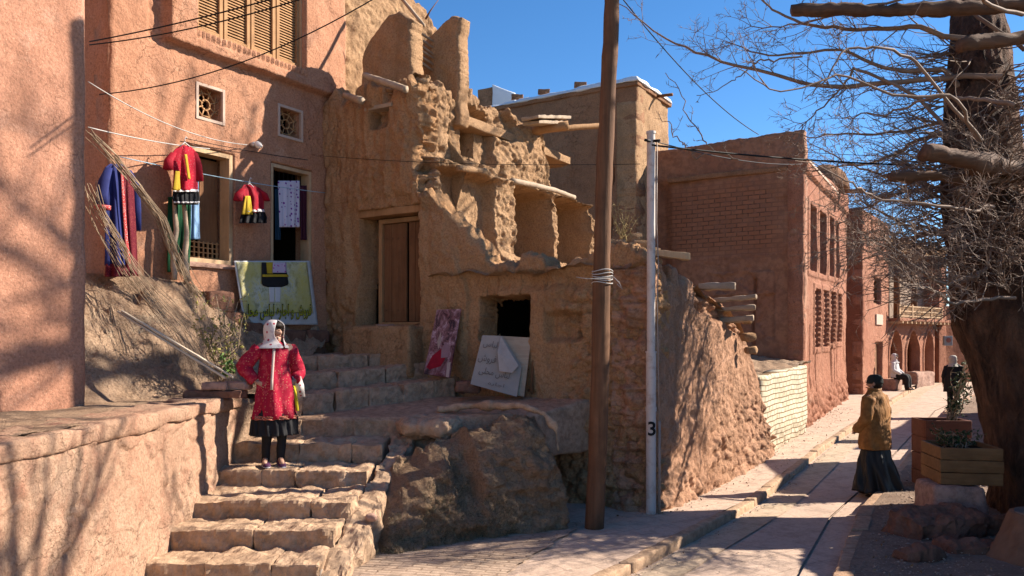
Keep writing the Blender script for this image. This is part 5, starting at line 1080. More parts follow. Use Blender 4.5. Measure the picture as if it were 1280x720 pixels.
def fit_text(body, c, ex, ez, W, H, m, name, parent, off=0., push=0.):
    o = text(body, 1., Matrix.Identity(4), m, name, None, .001, off); me = o.data
    xs = [v.co.x for v in me.vertices]; ys = [v.co.y for v in me.vertices]; cx = (min(xs) + max(xs)) / 2; cy = (min(ys) + max(ys)) / 2
    me.transform(Matrix.Diagonal((W / (max(xs) - min(xs)), H / (max(ys) - min(ys)), 1, 1)) @ Matrix.Translation((-cx, -cy, 0)))
    M = basis(c, ex, ez); me.transform(M); me.transform(Matrix.Translation(M.to_3x3() @ Vector((0, 0, push)) - wloc(parent))); o.parent = parent; return o
Wd = (F(391, 389, .215) - F(306, 390, .215)).length
fit_text(s, ce, ex, ez, Wd * 1.02, .245, BLACKC, 'lettering_outline', bn, .035)
fit_text(s, ce, ex, ez, Wd, .215, plain('yellow_green_ink', (.50, .50, .03), .5), 'lettering', bn, .006, .004)

# leaning poster and boards
def leaf(name, tl, tr, br, bl, th, m, parent, bev=.003, n=1):
    q = [P(*tl), P(*tr), P(*br), P(*bl)]; nn_ = (q[1] - q[0]).cross(q[3] - q[0]).normalized(); nn_ = nn_ if nn_.y > 0 else -nn_
    mb = MB(); mb.hexa([q[3], q[2], q[2] + nn_ * th, q[3] + nn_ * th], [q[0], q[1], q[1] + nn_ * th, q[0] + nn_ * th]); return mb.build(name, m, parent, bevel=bev), nn_
PO, nt, b = newmat('poster_print'); co = ocoords(nt, (0, 0, 0), (1, 1, .55)); n1 = noise(nt, co, 11, 6, .75, .8); n2 = noise(nt, co, 4, 3, .6)
col = ramp(nt, n1, [(.38, (.03, .015, .02)), (.5, (.20, .09, .09)), (.58, (.30, .17, .19)), (.68, (.55, .42, .42))]); col = mix(nt, ramp(nt, n2, [(.5, (0, 0, 0)), (.65, (.7, .7, .7))]), col, (.15, .02, .025)); nt.links.new(col, b.inputs['Base Color']); b.inputs['Roughness'].default_value = .45
ps = thing('poster_board', 'dark red printed poster board leaning against the mud wall beside the door', 'poster', P(546, 470, 11.35))
o, nn_ = leaf('panel', (546, 387, 11.62), (576.5, 386, 11.52), (562, 472, 11.18), (529.5, 467, 11.28), .02, PO, ps)
def onp(tl, tr, br, bl, s, t, d=.006):
    q = [P(*tl), P(*tr), P(*br), P(*bl)]; return (q[0] * (1 - s) + q[1] * s) * (1 - t) + (q[3] * (1 - s) + q[2] * s) * t - nn_ * d
PQ = ((546, 387, 11.62), (576.5, 386, 11.52), (562, 472, 11.18), (529.5, 467, 11.28))
for nm, pts, m_ in (('printed_dress', [(.62, .5), (.78, .55), (.82, .72), (.55, .74), (.5, .6)], plain('print_pink', (.40, .22, .24), .5)), ('printed_fabric', [(.2, .72), (.5, .6), (.72, .74), (.6, .86), (.2, .93), (.06, .9)], REDC), ('printed_arm', [(.82, .8), (.95, .78), (.97, 1.0), (.86, 1.0)], plain('print_skin', (.6, .42, .36), .5)), ('printed_shape', [(.35, .35), (.45, .5), (.38, .62), (.28, .5)], plain('print_skin2', (.5, .36, .3), .5))):
    mb = MB(); mb.add([onp(*PQ, s_, t_) for s_, t_ in pts], [tuple(range(len(pts)))]); mb.build(nm, m_, ps)
wb = thing('notice_board', 'white handwritten notice board with peeling corner leaning under the square hatch', 'notice board', P(620, 490, 10.8))
leaf('backing_board', (612, 419, 10.98), (664, 422, 10.93), (655, 496, 10.72), (602, 482, 10.80), .03, WOODG, wb)
mb = MB(); 
for e in ((660, 424, 655, 496), (668, 424, 664, 492)): mb.tube([P(e[0], e[1], 10.98), P(e[2], e[3], 10.8)], .022, 4)
for y in (430, 462, 488): mb.tube([P(660, y, 10.93), P(668, y, 10.97)], .018, 4)
mb.build('frame', WOODD, wb)
PAP = plain('paper', (.46, .40, .355), .7, .2, .15, 5)
q = [P(*a) for a in ((603, 419, 10.94), (628, 420, 10.915), (652, 458, 10.80), (646, 496, 10.69), (588, 480, 10.77))]
mb = MB(); mb.add(q, [(0, 1, 2, 3, 4)]); o = mb.build('paper', PAP, wb); s_ = o.modifiers.new('Solidify', 'SOLIDIFY'); s_.thickness = .006; s_.offset = 1
mb = MB(); mb.add([P(626, 420, 10.90), P(648, 457, 10.72), P(640, 466, 10.70), P(624, 464, 10.74), P(622, 440, 10.80)], [(0, 1, 2, 3, 4)]); o = mb.build('paper_flap', plain('paper_back', (.56, .50, .46), .7), wb); s_ = o.modifiers.new('Solidify', 'SOLIDIFY'); s_.thickness = .005
exb = (P(640, 470, 10.73) - P(597, 461, 10.80)).normalized(); ezb = (P(610, 425, 10.92) - P(596, 470, 10.79)).normalized()
INK = plain('grey_ink', (.22, .17, .14), .6)
for (px, py, Yq, bd, w_, h_) in ((613, 431, 10.885, "\uFEB1\uFE8E\uFE92\uFEDF", .19, .12), (609, 449, 10.85, "\uFEB5\uFEED\uFEAE\uFED3", .24, .13), (618, 467, 10.79, "\uFBFD\uFEE0\uFEA4\uFEE3 \uFEB1\uFE8E\uFE92\uFEDF", .42, .12), (620, 481, 10.735, "\uFEE9\uFEAD\uFE8E\uFE9F\uFE8D", .22, .06)):
    fit_text(bd, P(px, py, Yq - .02), exb, ezb, w_, h_, INK, 'handwriting', wb, -.004)

# ================================================================== STICKS, PLANKS, BRICKS, PLANTS ON THE BANK
DRYW = plain('dry_branch', (.50, .37, .25), .9, .1, .45, 6); 
def bundle(name, pts, n, r, spread, seed, label):
    rr = random.Random(seed); mb = MB(); A = [P(*p) for p in pts]
    for k in range(n):
        o1 = Vector([rr.gauss(0, 1) for _ in range(3)]) * spread; o2 = Vector([rr.gauss(0, 1) for _ in range(3)]) * spread * 2.2; m = len(A); s0 = rr.random() * .5; 
        pp = [a + o1 * (1 - i / (m - 1)) + o2 * (i / (m - 1)) + Vector([rr.gauss(0, .022) for _ in range(3)]) for i, a in enumerate(A)]
        q0 = int(s0 * (m - 1)); pp = pp[q0:] if k % 3 else pp[:m - q0]
        if len(pp) < 2: continue
        mb.tube(pp, [r * (1 - .5 * i / len(pp)) for i in range(len(pp))], 5)
        if k % 2: a = pp[-1]; mb.tube([a, a + Vector([rr.gauss(.05, .08), rr.gauss(-.03, .05), rr.gauss(-.12, .06)])], [r * .5, r * .2], 4)
    tag(mb.build(name, DRYW, None, True, loc=A[-1]), label, 'branches')
bundle('branch_bundle', [(111, 165, 8.9), (140, 195, 9.1), (172, 232, 9.35), (202, 275, 9.6), (218, 312, 9.8), (234, 350, 10.0), (246, 370, 10.05)], 26, .0055, .022, 3, 'thin dry branches slanting from the near house corner down past the robe, upper bundle')
bundle('branch_bundle', [(111, 240, 8.9), (125, 275, 9.1), (142, 305, 9.2), (163, 345, 9.4), (195, 385, 9.35), (225, 420, 9.3), (246, 462, 9.2)], 22, .005, .055, 4, 'dry branches sprawling down the earth bank, lower bundle')
mb = MB()
for dx, dy, w_ in ((0, 0, .035), (10, -1, .028)):
    A, B = P(146 + dx * .5, 391 + dy, 8.75), P(281 + dx, 474 + dy, 8.72); d_ = (B - A).normalized(); y = Vector((0, .05, .0)); zv = Vector((0, 0, w_ * .8)) 
    mb = MB(); mb.hexa([A, B, B + y, A + y], [A + zv, B + zv, B + y + zv, A + y + zv]); tag(rough(mb, 'wooden_batten', PLANKW, None, .004, .1, .008, loc=B), ('longer' if dx == 0 else 'thinner') + ' pale wooden batten lying on the earth bank above the bricks', 'batten')
for k, (px, py, w_, txt, yy) in enumerate(((252, 493, .34, 'dark flat stone at the bottom left of the stack on the retaining wall', 8.85), (287, 493, .34, 'red stone at the bottom right of the stack beside the woman', 8.85), (270, 482, .27, 'pale buff brick on top left of the stack on the retaining wall', 8.85), (297, 482, .26, 'pink brick on top right of the stack beside the woman', 8.9))):
    c = P(px, py, yy); mb = MB(); mb.box(c, (w_, .2, .085), Matrix.Rotation(.12 * (-1) ** k, 3, 'Z')); tag(rough(mb, 'stacked_brick', (STONED, STONED, STONE, STONE)[k], None, .015, .03, .02, 8, loc=c, seed=k), txt, 'brick', 'bricks stacked on the retaining wall')
def leafmat(name, a, b_):
    m, nt, b = newmat(name); g = N(nt, 'ShaderNodeNewGeometry'); nt.links.new(mix(nt, g.outputs['Random Per Island'], a, b_), b.inputs['Base Color']); b.inputs['Roughness'].default_value = .6; b.inputs['Specular IOR Level'].default_value = .3; return m
def leaves_mesh(name, C, size, m, seed, parent, aspect=.45):
    r = np.random.default_rng(seed); n = len(C); d = r.normal(0, 1, (n, 3)); d /= np.linalg.norm(d, axis=1)[:, None]; e = np.cross(d, r.normal(0, 1, (n, 3))); e /= np.linalg.norm(e, axis=1)[:, None]; s = size * r.uniform(.6, 1.3, n)[:, None]
    nn_ = np.cross(d, e) * s * .12
    V = np.stack([C - d * s * .5, C + e * s * aspect * .5 + nn_, C + d * s * .5, C - e * s * aspect * .5 + nn_], 1).reshape(-1, 3)
    return link(name, np_mesh(name, V, np.arange(4 * n).reshape(-1, 4)), m, parent, False)
def stemplant(name, base, tips, r, label, cat, lm, sm, nleaf, lsize, seed, wig=.04, group=None, spread=.06):
    rr = random.Random(seed); t = thing(name, label, cat, base, group); mb = MB(); C = []
    for tp in tips:
        tp = Vector(tp); b0 = Vector(base) + Vector((rr.uniform(-spread, spread), rr.uniform(-spread, spread), 0)); pp = [b0.lerp(tp, s) + Vector([rr.gauss(0, wig) * math.sin(PI * s) for _ in range(3)]) for s in np.linspace(0, 1, 7)]
        mb.tube(pp, [r * (1 - .11 * i) for i in range(7)], 5)
        for s in range(2, 7):
            for _ in range(2):
                a = pp[s]; q_ = a + Vector([rr.gauss(0, 1) for _ in range(3)]).normalized() * (tp - b0).length * .16; mb.tube([a, q_], [r * .4, r * .15], 3); 
                C += [a.lerp(q_, rr.uniform(.3, 1.1)) + Vector([rr.gauss(0, .012) for _ in range(3)]) for _ in range(max(1, nleaf // (len(tips) * 10)))]
    mb.build('stems', sm, t, smooth=True)
    if nleaf: leaves_mesh('leaves', np.array([list(c) for c in C]), lsize, lm, seed, t)
    return t
tag(leaves_mesh('fallen_leaves', LEAFPTS, .032, leafmat('brown_leaf', (.16, .08, .035), (.34, .20, .09)), 31, None, .6), kind='stuff')
rr = random.Random(8)
stemplant('shrub', P(272, 478, 9.45), [P(px, py, 9.45 + rr.uniform(-.2, .25)) for px, py in ((246, 385), (255, 372), (262, 398), (270, 368), (280, 388), (288, 372), (297, 378), (305, 392), (302, 410), (290, 405), (268, 415), (250, 410))], .010, 'scraggly shrub with sparse yellow-green leaves between the bank and the banner', 'shrub', leafmat('shrub_leaf', (.22, .22, .045), (.40, .34, .09)), DRYW, 620, .045, 9, .05)
stemplant('weed', P(280, 470, 9.3), [P(px, py, 9.3 + rr.uniform(-.1, .1)) for px, py in ((276, 448), (283, 442), (288, 452), (292, 460))], .006, 'small fresh green weed behind the stacked bricks', 'weed', leafmat('weed_leaf', (.05, .13, .02), (.16, .26, .05)), DRYW, 160, .05, 19, .02)
stemplant('dry_bush', P(778, 302, 10.7), [P(px, py, 10.7 + rr.uniform(-.12, .12)) for px, py in ((764, 262), (768, 255), (773, 258), (777, 262), (782, 258), (788, 263), (794, 268), (798, 272), (766, 272), (785, 270))], .006, 'pale dry bush sprouting on top of the ruin wall right of the wooden pole', 'bush', leafmat('straw_leaf', (.50, .38, .16), (.58, .46, .22)), plain('straw', (.52, .40, .18)), 150, .02, 11, .02)
# sparse dry twigs on the bank
rg = np.random.default_rng(17); n = 2400; uu_ = rg.uniform(-4.2, -1.6, n); dd_ = rg.uniform(.05, 1.3, n)
Xb = FO[0] + DD[0] * uu_ + NN[0] * dd_; Yb = FO[1] + DD[1] * uu_ + NN[1] * dd_; Hb = bank_h(Xb, Yb)[0]
tag(blades('bank_straw', DRYW, np.stack([Xb, Yb, Hb + .02], -1), np.tile([.6, -.5, .5], (n, 1)), .13, .0022, 18, droop=.7), kind='stuff')
# ================================================================== PLANTERS, BLOCK, STUMP
def planter(name, fl, ex, w, d, z0, z1, m, label, nb, parent=None):
    ex = Vector(ex).normalized(); ey = Vector((-ex.y, ex.x, 0)); o = Vector((fl[0], fl[1], 0)); t = thing(name, label, 'planter', (fl[0], fl[1], z0))
    th = .035; h = (z1 - z0) / nb
    def bx(a0, a1, b0, b1, c0, c1, nm, mm, bev=.006):
        q = [o + ex * a + ey * b_ for a, b_ in ((a0, b0), (a1, b0), (a1, b1), (a0, b1))]; mb = MB(); mb.hexa([(p.x, p.y, c0) for p in q], [(p.x, p.y, c1) for p in q]); return rough(mb, nm, mm, t, bev, .06, .006, 6, seed=int(a0 * 50 + c0 * 90) % 97)
    for k in range(nb):
        c0, c1 = z0 + h * k + .003, z0 + h * (k + 1) - .003; s = .006 * (k % 2)
        bx(0 - s, w + s, -s, th - s, c0, c1, 'board', m); bx(0, w, d - th, d, c0, c1, 'board', m); bx(0 - s, th - s, th, d - th, c0, c1, 'board', m); bx(w - th + s, w + s, th, d - th, c0, c1, 'board', m)
    bx(th, w - th, th, d - th, z0 + .02, z1 - .06, 'soil', EARTHD, .01); return t
EARTHD = plain('dark_soil', (.06, .04, .03), 1, .05, .4, 20, bp=.02)
planter('wooden_planter', (4.93, 9.2), (.70, -.13, 0), .66, .72, .485, .915, PLANTW, 'yellow-brown plank planter box standing on a stone block by the tree', 3)
planter('brown_planter', (5.93, 11.45), (.70, -.05, 0), .62, .5, .0, 1.0, woodm('red_planter', (.17, .06, .035), (.22, .085, .05), 'X', .8), 'tall reddish brown planter box behind the wooden plank planter', 4)
sb = MB(); sb.hexa([(4.80, 9.14, -.1), (5.42, 9.02, -.1), (5.5, 9.65, -.1), (4.86, 9.72, -.1)], [(4.82, 9.16, .48), (5.36, 9.05, .475), (5.45, 9.65, .48), (4.88, 9.70, .48)]); tag(rough(sb, 'stone_block', STONE, None, .05, .04, .03, 5, loc=(5.1, 9.4, 0)), 'rough squared stone block carrying the wooden planter', 'stone block')
rr = random.Random(21); LG = leafmat('dark_green_leaf', (.020, .045, .012), (.07, .11, .03))
stemplant('potted_plant', (6.42, 11.7, .93), [(6.56 + rr.uniform(-.16, .2), 11.7 + rr.uniform(-.2, .2), rr.uniform(1.2, 1.95)) for _ in range(10)], .012, 'tall leafy dark green plant growing in the reddish planter', 'plant', LG, DRYW, 650, .055, 22, .04, spread=.06)
stemplant('low_plant', (5.3, 9.5, .86), [(5.3 + rr.uniform(-.28, .28), 9.5 + rr.uniform(-.25, .25), rr.uniform(.95, 1.10)) for _ in range(14)], .008, 'low dark plants in the wooden plank planter', 'plant', LG, DRYW, 420, .045, 23, .03, spread=.2)
# stump
stp = thing('tree_stump', 'short sawn tree stump with a long crack at the lower right corner', 'stump', (5.12, 7.95, 0))
def stump_mesh(name, c, r0, r1, h, lean, m, seed, parent):
    nu, nv = 120, 50; a = np.linspace(0, 2 * PI, nu, endpoint=False)[:, None]; v = np.linspace(0, 1, nv)[None]
    r = r0 + (r1 - r0) * v ** .7; W = np.stack([np.cos(a) + 0 * v, np.sin(a) + 0 * v, v * 2 + 0 * a], -1)
    r = r * (1 + .08 * fbm(W * 1.6, 5, seed) + .05 * np.sin(5 * a + 1) * (1 - v)) - .06 * np.exp(-((a - 4.35) / .05) ** 2)
    X = c[0] + r * np.cos(a) + lean[0] * v; Y = c[1] + r * np.sin(a) + lean[1] * v; Z = c[2] + h * v + 0 * a
    idx = np.arange(nu * nv).reshape(nu, nv); i2 = np.roll(idx, -1, 0); Q = np.stack([idx[:, :-1].ravel(), i2[:, :-1].ravel(), i2[:, 1:].ravel(), idx[:, 1:].ravel()], -1)
    V = np.stack([X, Y, Z], -1).reshape(-1, 3); V = np.concatenate([V, [[c[0] + lean[0], c[1] + lean[1], c[2] + h - .01]]]); top = idx[:, -1]
    T = np.stack([top, np.roll(top, -1), np.full(nu, len(V) - 1)], -1); return link(name, np_mesh(name, V, Q, T), m, parent, True)
BARKS = woodm('stump_bark', (.20, .105, .06), (.27, .15, .09), 'Z', .5, 1.5)
stump_mesh('trunk', (5.06, 7.75, -.05), .46, .30, .50, (.18, .10), BARKS, 5, stp)
mb = MB(); mb.tube([(5.24, 7.85, .442), (5.24, 7.85, .460)], .275, 40); rough(mb, 'cut_face', plain('cut_wood', (.30, .22, .17), .8, .2, .3, 6, bp=.01), stp, .004, .06, .012)

# ================================================================== TREES
BARK, nt, b = newmat('bark'); co = coords(nt, (0, 0, 0), (1, 1, .28)); n1 = noise(nt, co, 7, 8, .7, .5); n2 = noise(nt, coords(nt), 1.3, 5, .6)
col = mix(nt, ramp(nt, n1, [(.38, (0, 0, 0)), (.62, (1, 1, 1))]), (.045, .024, .015), (.26, .135, .08)); col = mix(nt, ramp(nt, n2, [(.45, (0, 0, 0)), (.65, (.7, .7, .7))]), col, (.10, .05, .03)); nt.links.new(col, b.inputs['Base Color']); bump(nt, b, [(n1, .14), (noise(nt, coords(nt), 5, 6, .65), .08), (noise(nt, co, 40, 4), .012)])
LIMBB = woodm('limb_bark', (.09, .048, .03), (.22, .12, .072), 'X', .6, 2.)
TWIG = plain('twig_bark', (.37, .25, .18), .75, .25, .45, 3)
class Twigs:
    def __init__(s, seed): s.V = []; s.Q = []; s.n = 0; s.r = random.Random(seed); s.g = np.random.default_rng(seed)
    def tube(s, pts, rad, k):
        pts = np.array(pts); m = len(pts); t = np.gradient(pts, axis=0); t /= np.linalg.norm(t, axis=1)[:, None] + 1e-9
        ref = np.array([.3, .2, .93]) if abs(t[0][2]) < .85 else np.array([1., 0, 0]); a = np.cross(t, ref); a /= np.linalg.norm(a, axis=1)[:, None] + 1e-9; b_ = np.cross(t, a)
        g = np.arange(k) * 2 * PI / k; R = np.asarray(rad)[:, None, None]
        V = pts[:, None] + R * (a[:, None] * np.cos(g)[None, :, None] + b_[:, None] * np.sin(g)[None, :, None])
        i = np.arange(m - 1)[:, None] * k; j = np.arange(k)[None]; jj = (j + 1) % k
        Q = np.stack([i + j, i + jj, i + k + jj, i + k + j], -1).reshape(-1, 4) + s.n; s.V.append(V.reshape(-1, 3)); s.Q.append(Q); s.n += m * k
    def mesh(s, name, m, parent): return link(name, np_mesh(name, np.concatenate(s.V), np.concatenate(s.Q)), m, parent, True)
SUNV = np.array([math.cos(math.radians(32.5)) * math.cos(math.radians(12)), math.cos(math.radians(32.5)) * math.sin(math.radians(12)), math.sin(math.radians(32.5))])
def gap(p):   # the opening in the crown through which the sun reaches the stairs
    t = (p[0] + 2.4) / SUNV[0]; y = p[1] - SUNV[1] * t; z_ = p[2] - SUNV[2] * t; return p[0] < 9 and 6.7 < y < 9.9 and -.3 < z_ < 2.5
def grow(T, p, d, L, r, lv, maxlv, dens=1., droop=.0, lim=None):
    if lv >= 1 and gap(np.array(p) + np.array(d) / (np.linalg.norm(d) + 1e-9) * L * .6) and T.r.random() < .9: return
    R = T.r; m = max(4, int(L / (.13 if lv > 1 else .2))); m = min(m, 12); pts = [np.array(p, float)]; d = np.array(d, float); d /= np.linalg.norm(d); cur = d.copy()
    wig = (.09, .11, .14, .17, .2)[min(lv, 4)]
    for i in range(m):
        cur = cur + T.g.normal(0, wig, 3) + np.array([0, 0, (.06 if lv < 2 else .05) - droop]); cur /= np.linalg.norm(cur); pts.append(pts[-1] + cur * L / m)
    rad = np.linspace(r, r * (.35 if lv < maxlv else .3), m + 1); T.tube(pts, rad, (7, 6, 4, 3, 3)[min(lv, 4)])
    if lv >= maxlv: return
    nch = int(dens * (5, 6, 5, 4)[min(lv, 3)] * (1 if lv else L / 1.4)); 
    for c in range(nch):
        s = R.uniform(.22, 1.0) if lv else R.uniform(.2, 1.); i = min(m - 1, int(s * m)); q = pts[i] + (pts[i + 1] - pts[i]) * (s * m - i)
        ax = T.g.normal(0, 1, 3); dd = pts[i + 1] - pts[i]; dd /= np.linalg.norm(dd); ax -= dd * ax.dot(dd); ax /= np.linalg.norm(ax)
        an = R.uniform(.5, 1.15); nd = dd * math.cos(an) + ax * math.sin(an)
        grow(T, q, nd, L * R.uniform(.32, .58) * (1.1 - .35 * s), max(rad[i] * R.uniform(.45, .66), .0042), lv + 1, maxlv, dens, droop)
def path_limb(T, pts, r0, r1, dens, clen, maxlv=3, k=9, droop=.0, n=26, lv=1):
    pts = np.array([list(P(*p)) for p in pts]); s = np.linspace(0, 1, len(pts)); t = np.linspace(0, 1, n); pp = np.stack([np.interp(t, s, pts[:, j]) for j in range(3)], -1)
    pp[1:-1] = (pp[:-2] + pp[1:-1] * 2 + pp[2:]) / 4; pp += T.g.normal(0, .012, pp.shape); pp += .05 * np.stack([vn(np.stack([t * 7, t * 0 + T.r.random() * 50, t * 0], -1), 5 + j_) for j_ in range(3)], -1); rad = np.linspace(r0, r1, n); T.tube(pp, rad, k)
    for _ in range(dens):
        i = T.r.randint(2, n - 2); dd = pp[i + 1] - pp[i - 1]; dd /= np.linalg.norm(dd); ax = T.g.normal(0, 1, 3); ax -= dd * ax.dot(dd); ax /= np.linalg.norm(ax); an = T.r.uniform(.5, 1.2)
        grow(T, pp[i], dd * math.cos(an) + ax * math.sin(an), clen * T.r.uniform(.5, 1.2), max(rad[i] * .3, .005) if rad[i] < .05 else .018, lv, maxlv, .8, droop)
TB = (6.42, 9.85, -.1); TZ = [0, 1.5, 2.5, 4.4, 6.8, 9.2]; TXX = [6.85, 6.55, 6.36, 6.38, 7.05, 7.6]; TYY = [9.9, 9.95, 10.1, 10.9, 12.1, 13.2]
tree = thing('bare_tree', 'huge old bare tree with thick dark trunk and tangled leafless twigs at the right', 'tree', TB)
nu, nv = 110, 220; a = np.linspace(0, 2 * PI, nu, endpoint=False)[:, None]; v = np.linspace(0, 1, nv)[None]; z = v * 9.2
cxp = np.interp(z, TZ, TXX); cyp = np.interp(z, TZ, TYY); rp = np.interp(z, [0, .4, 1.4, 2.5, 3.4, 4.4, 6.8, 9.2], [.82, .72, .68, .72, .60, .50, .38, .18])
W = np.stack([np.cos(a) + 0 * z, np.sin(a) + 0 * z, z * .45 + 0 * a], -1); f1, f2, ci = worley(W * np.array([2.6, 2.6, 3.0]), 301)
rp = rp * (1 + .20 * fbm(W * 1.3, 7, 300, .62) + .06 * np.sin(4 * a + z) * np.exp(-z / 1.2)) + .05 * (f1 - .4) + .02 * fbm(W * 7, 3, 302)
idx = np.arange(nu * nv).reshape(nu, nv); i2 = np.roll(idx, -1, 0); Q = np.stack([idx[:, :-1].ravel(), i2[:, :-1].ravel(), i2[:, 1:].ravel(), idx[:, 1:].ravel()], -1)
link('trunk', np_mesh('trunk', np.stack([cxp + rp * np.cos(a), cyp + rp * np.sin(a), z - .1 + 0 * a], -1).reshape(-1, 3), Q), BARK, tree, True)
def tc(z): return np.array([np.interp(z, TZ, TXX), np.interp(z, TZ, TYY), z])
# sawn limbs (thick, no twigs)
for pts, r0, r1 in (([(1320, 218, 10.2), (1225, 205, 9.6), (1157, 191, 9.3)], .13, .10), ([(1320, 222, 10.2), (1215, 224, 9.8), (1112, 222, 9.8)], .10, .05), ([(1330, 5, 11.2), (1150, 12, 11.2), (990, 14, 11.3)], .12, .07), ([(1330, 40, 11), (1240, 52, 10.9), (1200, 58, 10.8)], .10, .09)):
    mb = MB(); A = [P(*p) for p in pts]; A = [A[0], A[0].lerp(A[1], .5), A[1], A[1].lerp(A[2], .5) + Vector((0, 0, .015)), A[2]]; mb.tube(A, list(np.linspace(r0, r1, 5)), 12); rough(mb, 'limb', LIMBB, tree, 0, .05, .06, 5, big=.03)
T = Twigs(5)
L1 = [((1250, 100, 9.8), (1180, 95, 9.5), (1100, 105, 9.2), (1030, 110, 9.), (960, 90, 8.8), (890, 72, 8.6), (850, 60, 8.5), (800, 25, 8.4), (778, 8, 8.3)),
      ((1240, 140, 9.7), (1180, 85, 9.3), (1120, 88, 9.1), (1050, 62, 8.9), (960, 70, 8.7), (905, 55, 8.6)),
      ((1240, 60, 9.7), (1150, 30, 9.4), (1075, 40, 9.2), (1000, 30, 9.1), (960, 5, 9), (930, -20, 8.9)),
      ((1230, 200, 9.8), (1150, 120, 9.5), (1075, 85, 9.2), (1062, 98, 9.1), (1020, 140, 9.), (998, 160, 8.9)),
      ((1270, 160, 9.5), (1180, 155, 8.9), (1100, 165, 8.6), (1040, 170, 8.4), (985, 165, 8.3)),
      ((1260, 260, 9.6), (1190, 240, 9.1), (1120, 225, 8.9), (1060, 205, 8.7), (1010, 175, 8.6)),
      ((1270, 290, 9.4), (1190, 300, 9.), (1130, 280, 8.8), (1080, 250, 8.6), (1040, 240, 8.5)),
      ((1250, 330, 9.6), (1180, 330, 9.2), (1110, 290, 9.), (1060, 290, 8.9)),
      ((1260, 380, 9.3), (1200, 370, 9.0), (1140, 330, 8.8), (1090, 300, 8.7)),
      ((1280, 60, 9.5), (1200, 0, 9.2), (1100, -40, 8.9), (1000, -60, 8.6), (880, -90, 8.3)),
      ((1270, 0, 9.7), (1180, -60, 9.3), (1060, -110, 9.), (930, -150, 8.8)),
      ((1280, 20, 9.9), (1220, -10, 10.5), (1120, 0, 11.2), (1000, 30, 11.8), (930, 40, 12.2)),
      ((1270, 130, 10), (1190, 120, 10.6), (1110, 140, 11.2), (1050, 150, 11.6)),
      ((1290, 220, 10), (1200, 210, 10.7), (1130, 230, 11.3), (1080, 260, 11.8)),
      ((1290, 300, 10), (1210, 300, 10.6), (1160, 290, 11.0), (1120, 310, 11.4))]
fr_ = random.Random(44); FRONT = [tuple((q[0] + fr_.gauss(0, 12), q[1] + dy + fr_.gauss(0, 11), q[2]) for q in L1[i]) for i, dy in ((1, 30), (3, -35), (5, 22), (7, 25), (8, 12))]
L1 = [tuple((q[0], q[1], 20.9 - q[2]) if q[2] < 9.95 else q for q in l) for l in L1]
for i, l in enumerate(L1): path_limb(T, l, .045 if i < 3 else .032, .006, 30 if i < 3 else (26 if i < 9 else 26), .66, 3, 7, .03)
for l in (((1270, 250, 11.5), (1180, 230, 12.2), (1100, 250, 12.6), (1040, 285, 12.8)), ((1270, 300, 11.4), (1190, 290, 12.0), (1120, 300, 12.3), (1070, 330, 12.4)), ((1270, 180, 11.6), (1180, 170, 12.0), (1090, 200, 12.4), (1010, 215, 12.8))): path_limb(T, l, .045, .008, 22, .75, 3, 7, .03)
for i, l in enumerate(FRONT): path_limb(T, l, .022, .005, 26, .60, 3, 7, .03)
for l in (((918, 195, 11.1), (895, 193, 11.1), (878, 175, 11.2), (860, 140, 11.3), (830, 92, 11.3)), ((880, 195, 11.3), (862, 188, 11.3), (845, 170, 11.3), (825, 150, 11.4)), ((1000, 70, 11.3), (950, 75, 11.3), (935, 85, 11.3), (912, 108, 11.4), (870, 124, 11.4))): path_limb(T, l, .014, .005, 7, .22, 2, 5)
# dense small twigs close to the trunk
for _ in range(560):
    zz_ = T.r.uniform(2.7, 6.6); g = T.r.uniform(PI * .72, PI * 1.75); c = tc(zz_); d_ = np.array([math.cos(g), math.sin(g), T.r.uniform(-.5, .5)]); rt = float(np.interp(zz_, [2.5, 4.4, 6.8], [.66, .46, .34])); grow(T, c + d_ * np.array([rt, rt, 0]), d_, T.r.uniform(.5, 1.3), .012, 2, 3 if _ % 3 else 4, 1.1, .03)
T.mesh('twigs', TWIG, tree)
T2 = Twigs(6)
for _ in range(10):     # the high crown, mostly above the frame
    zz_ = T2.r.uniform(7.6, 9.1); g = T2.r.uniform(0, 2 * PI); c = tc(zz_); up = T2.r.uniform(.4, 1.1); d_ = np.array([math.cos(g), math.sin(g), up]); grow(T2, c, d_, T2.r.uniform(2.4, 4.2), .055, 0, 3, .62, .0)
for k in range(6):
    grow(T2, np.array([6.9 + .3 * k, 12.2, 9.1 + .12 * k]), np.array([T2.r.uniform(-.35, .35), -1., T2.r.uniform(.12, .45)]), T2.r.uniform(3.4, 4.4), .065, 0, 3, .6, .0)
T2.mesh('crown', TWIG, tree)
# second tree, outside the frame to the right; its crown dapples the stairs and the left walls
tr2 = thing('roadside_tree', 'bare tree outside the right edge whose branches dapple the stairs', 'tree', (8.4, 7.4, 0))
T3 = Twigs(9); pts = [(8.4, 7.4, 0), (8.3, 7.4, 1.5), (8.2, 7.5, 3), (8.0, 7.5, 4.6), (7.8, 7.5, 6.2), (7.7, 7.5, 8)]
T3.tube(pts, [.26, .22, .2, .17, .13, .06], 14); T3.mesh('trunk', BARK, tr2)
T3 = Twigs(10)
for _ in range(15):
    zz_ = T3.r.uniform(4.6, 8.); g = T3.r.uniform(PI * .5, PI * 1.6); d_ = np.array([math.cos(g), math.sin(g), T3.r.uniform(.05, .8)]); grow(T3, np.array([7.85, 7.5, zz_]), d_, T3.r.uniform(2.2, 3.8), .05, 0, 3, .55, .0)
T3.mesh('crown', TWIG, tr2)

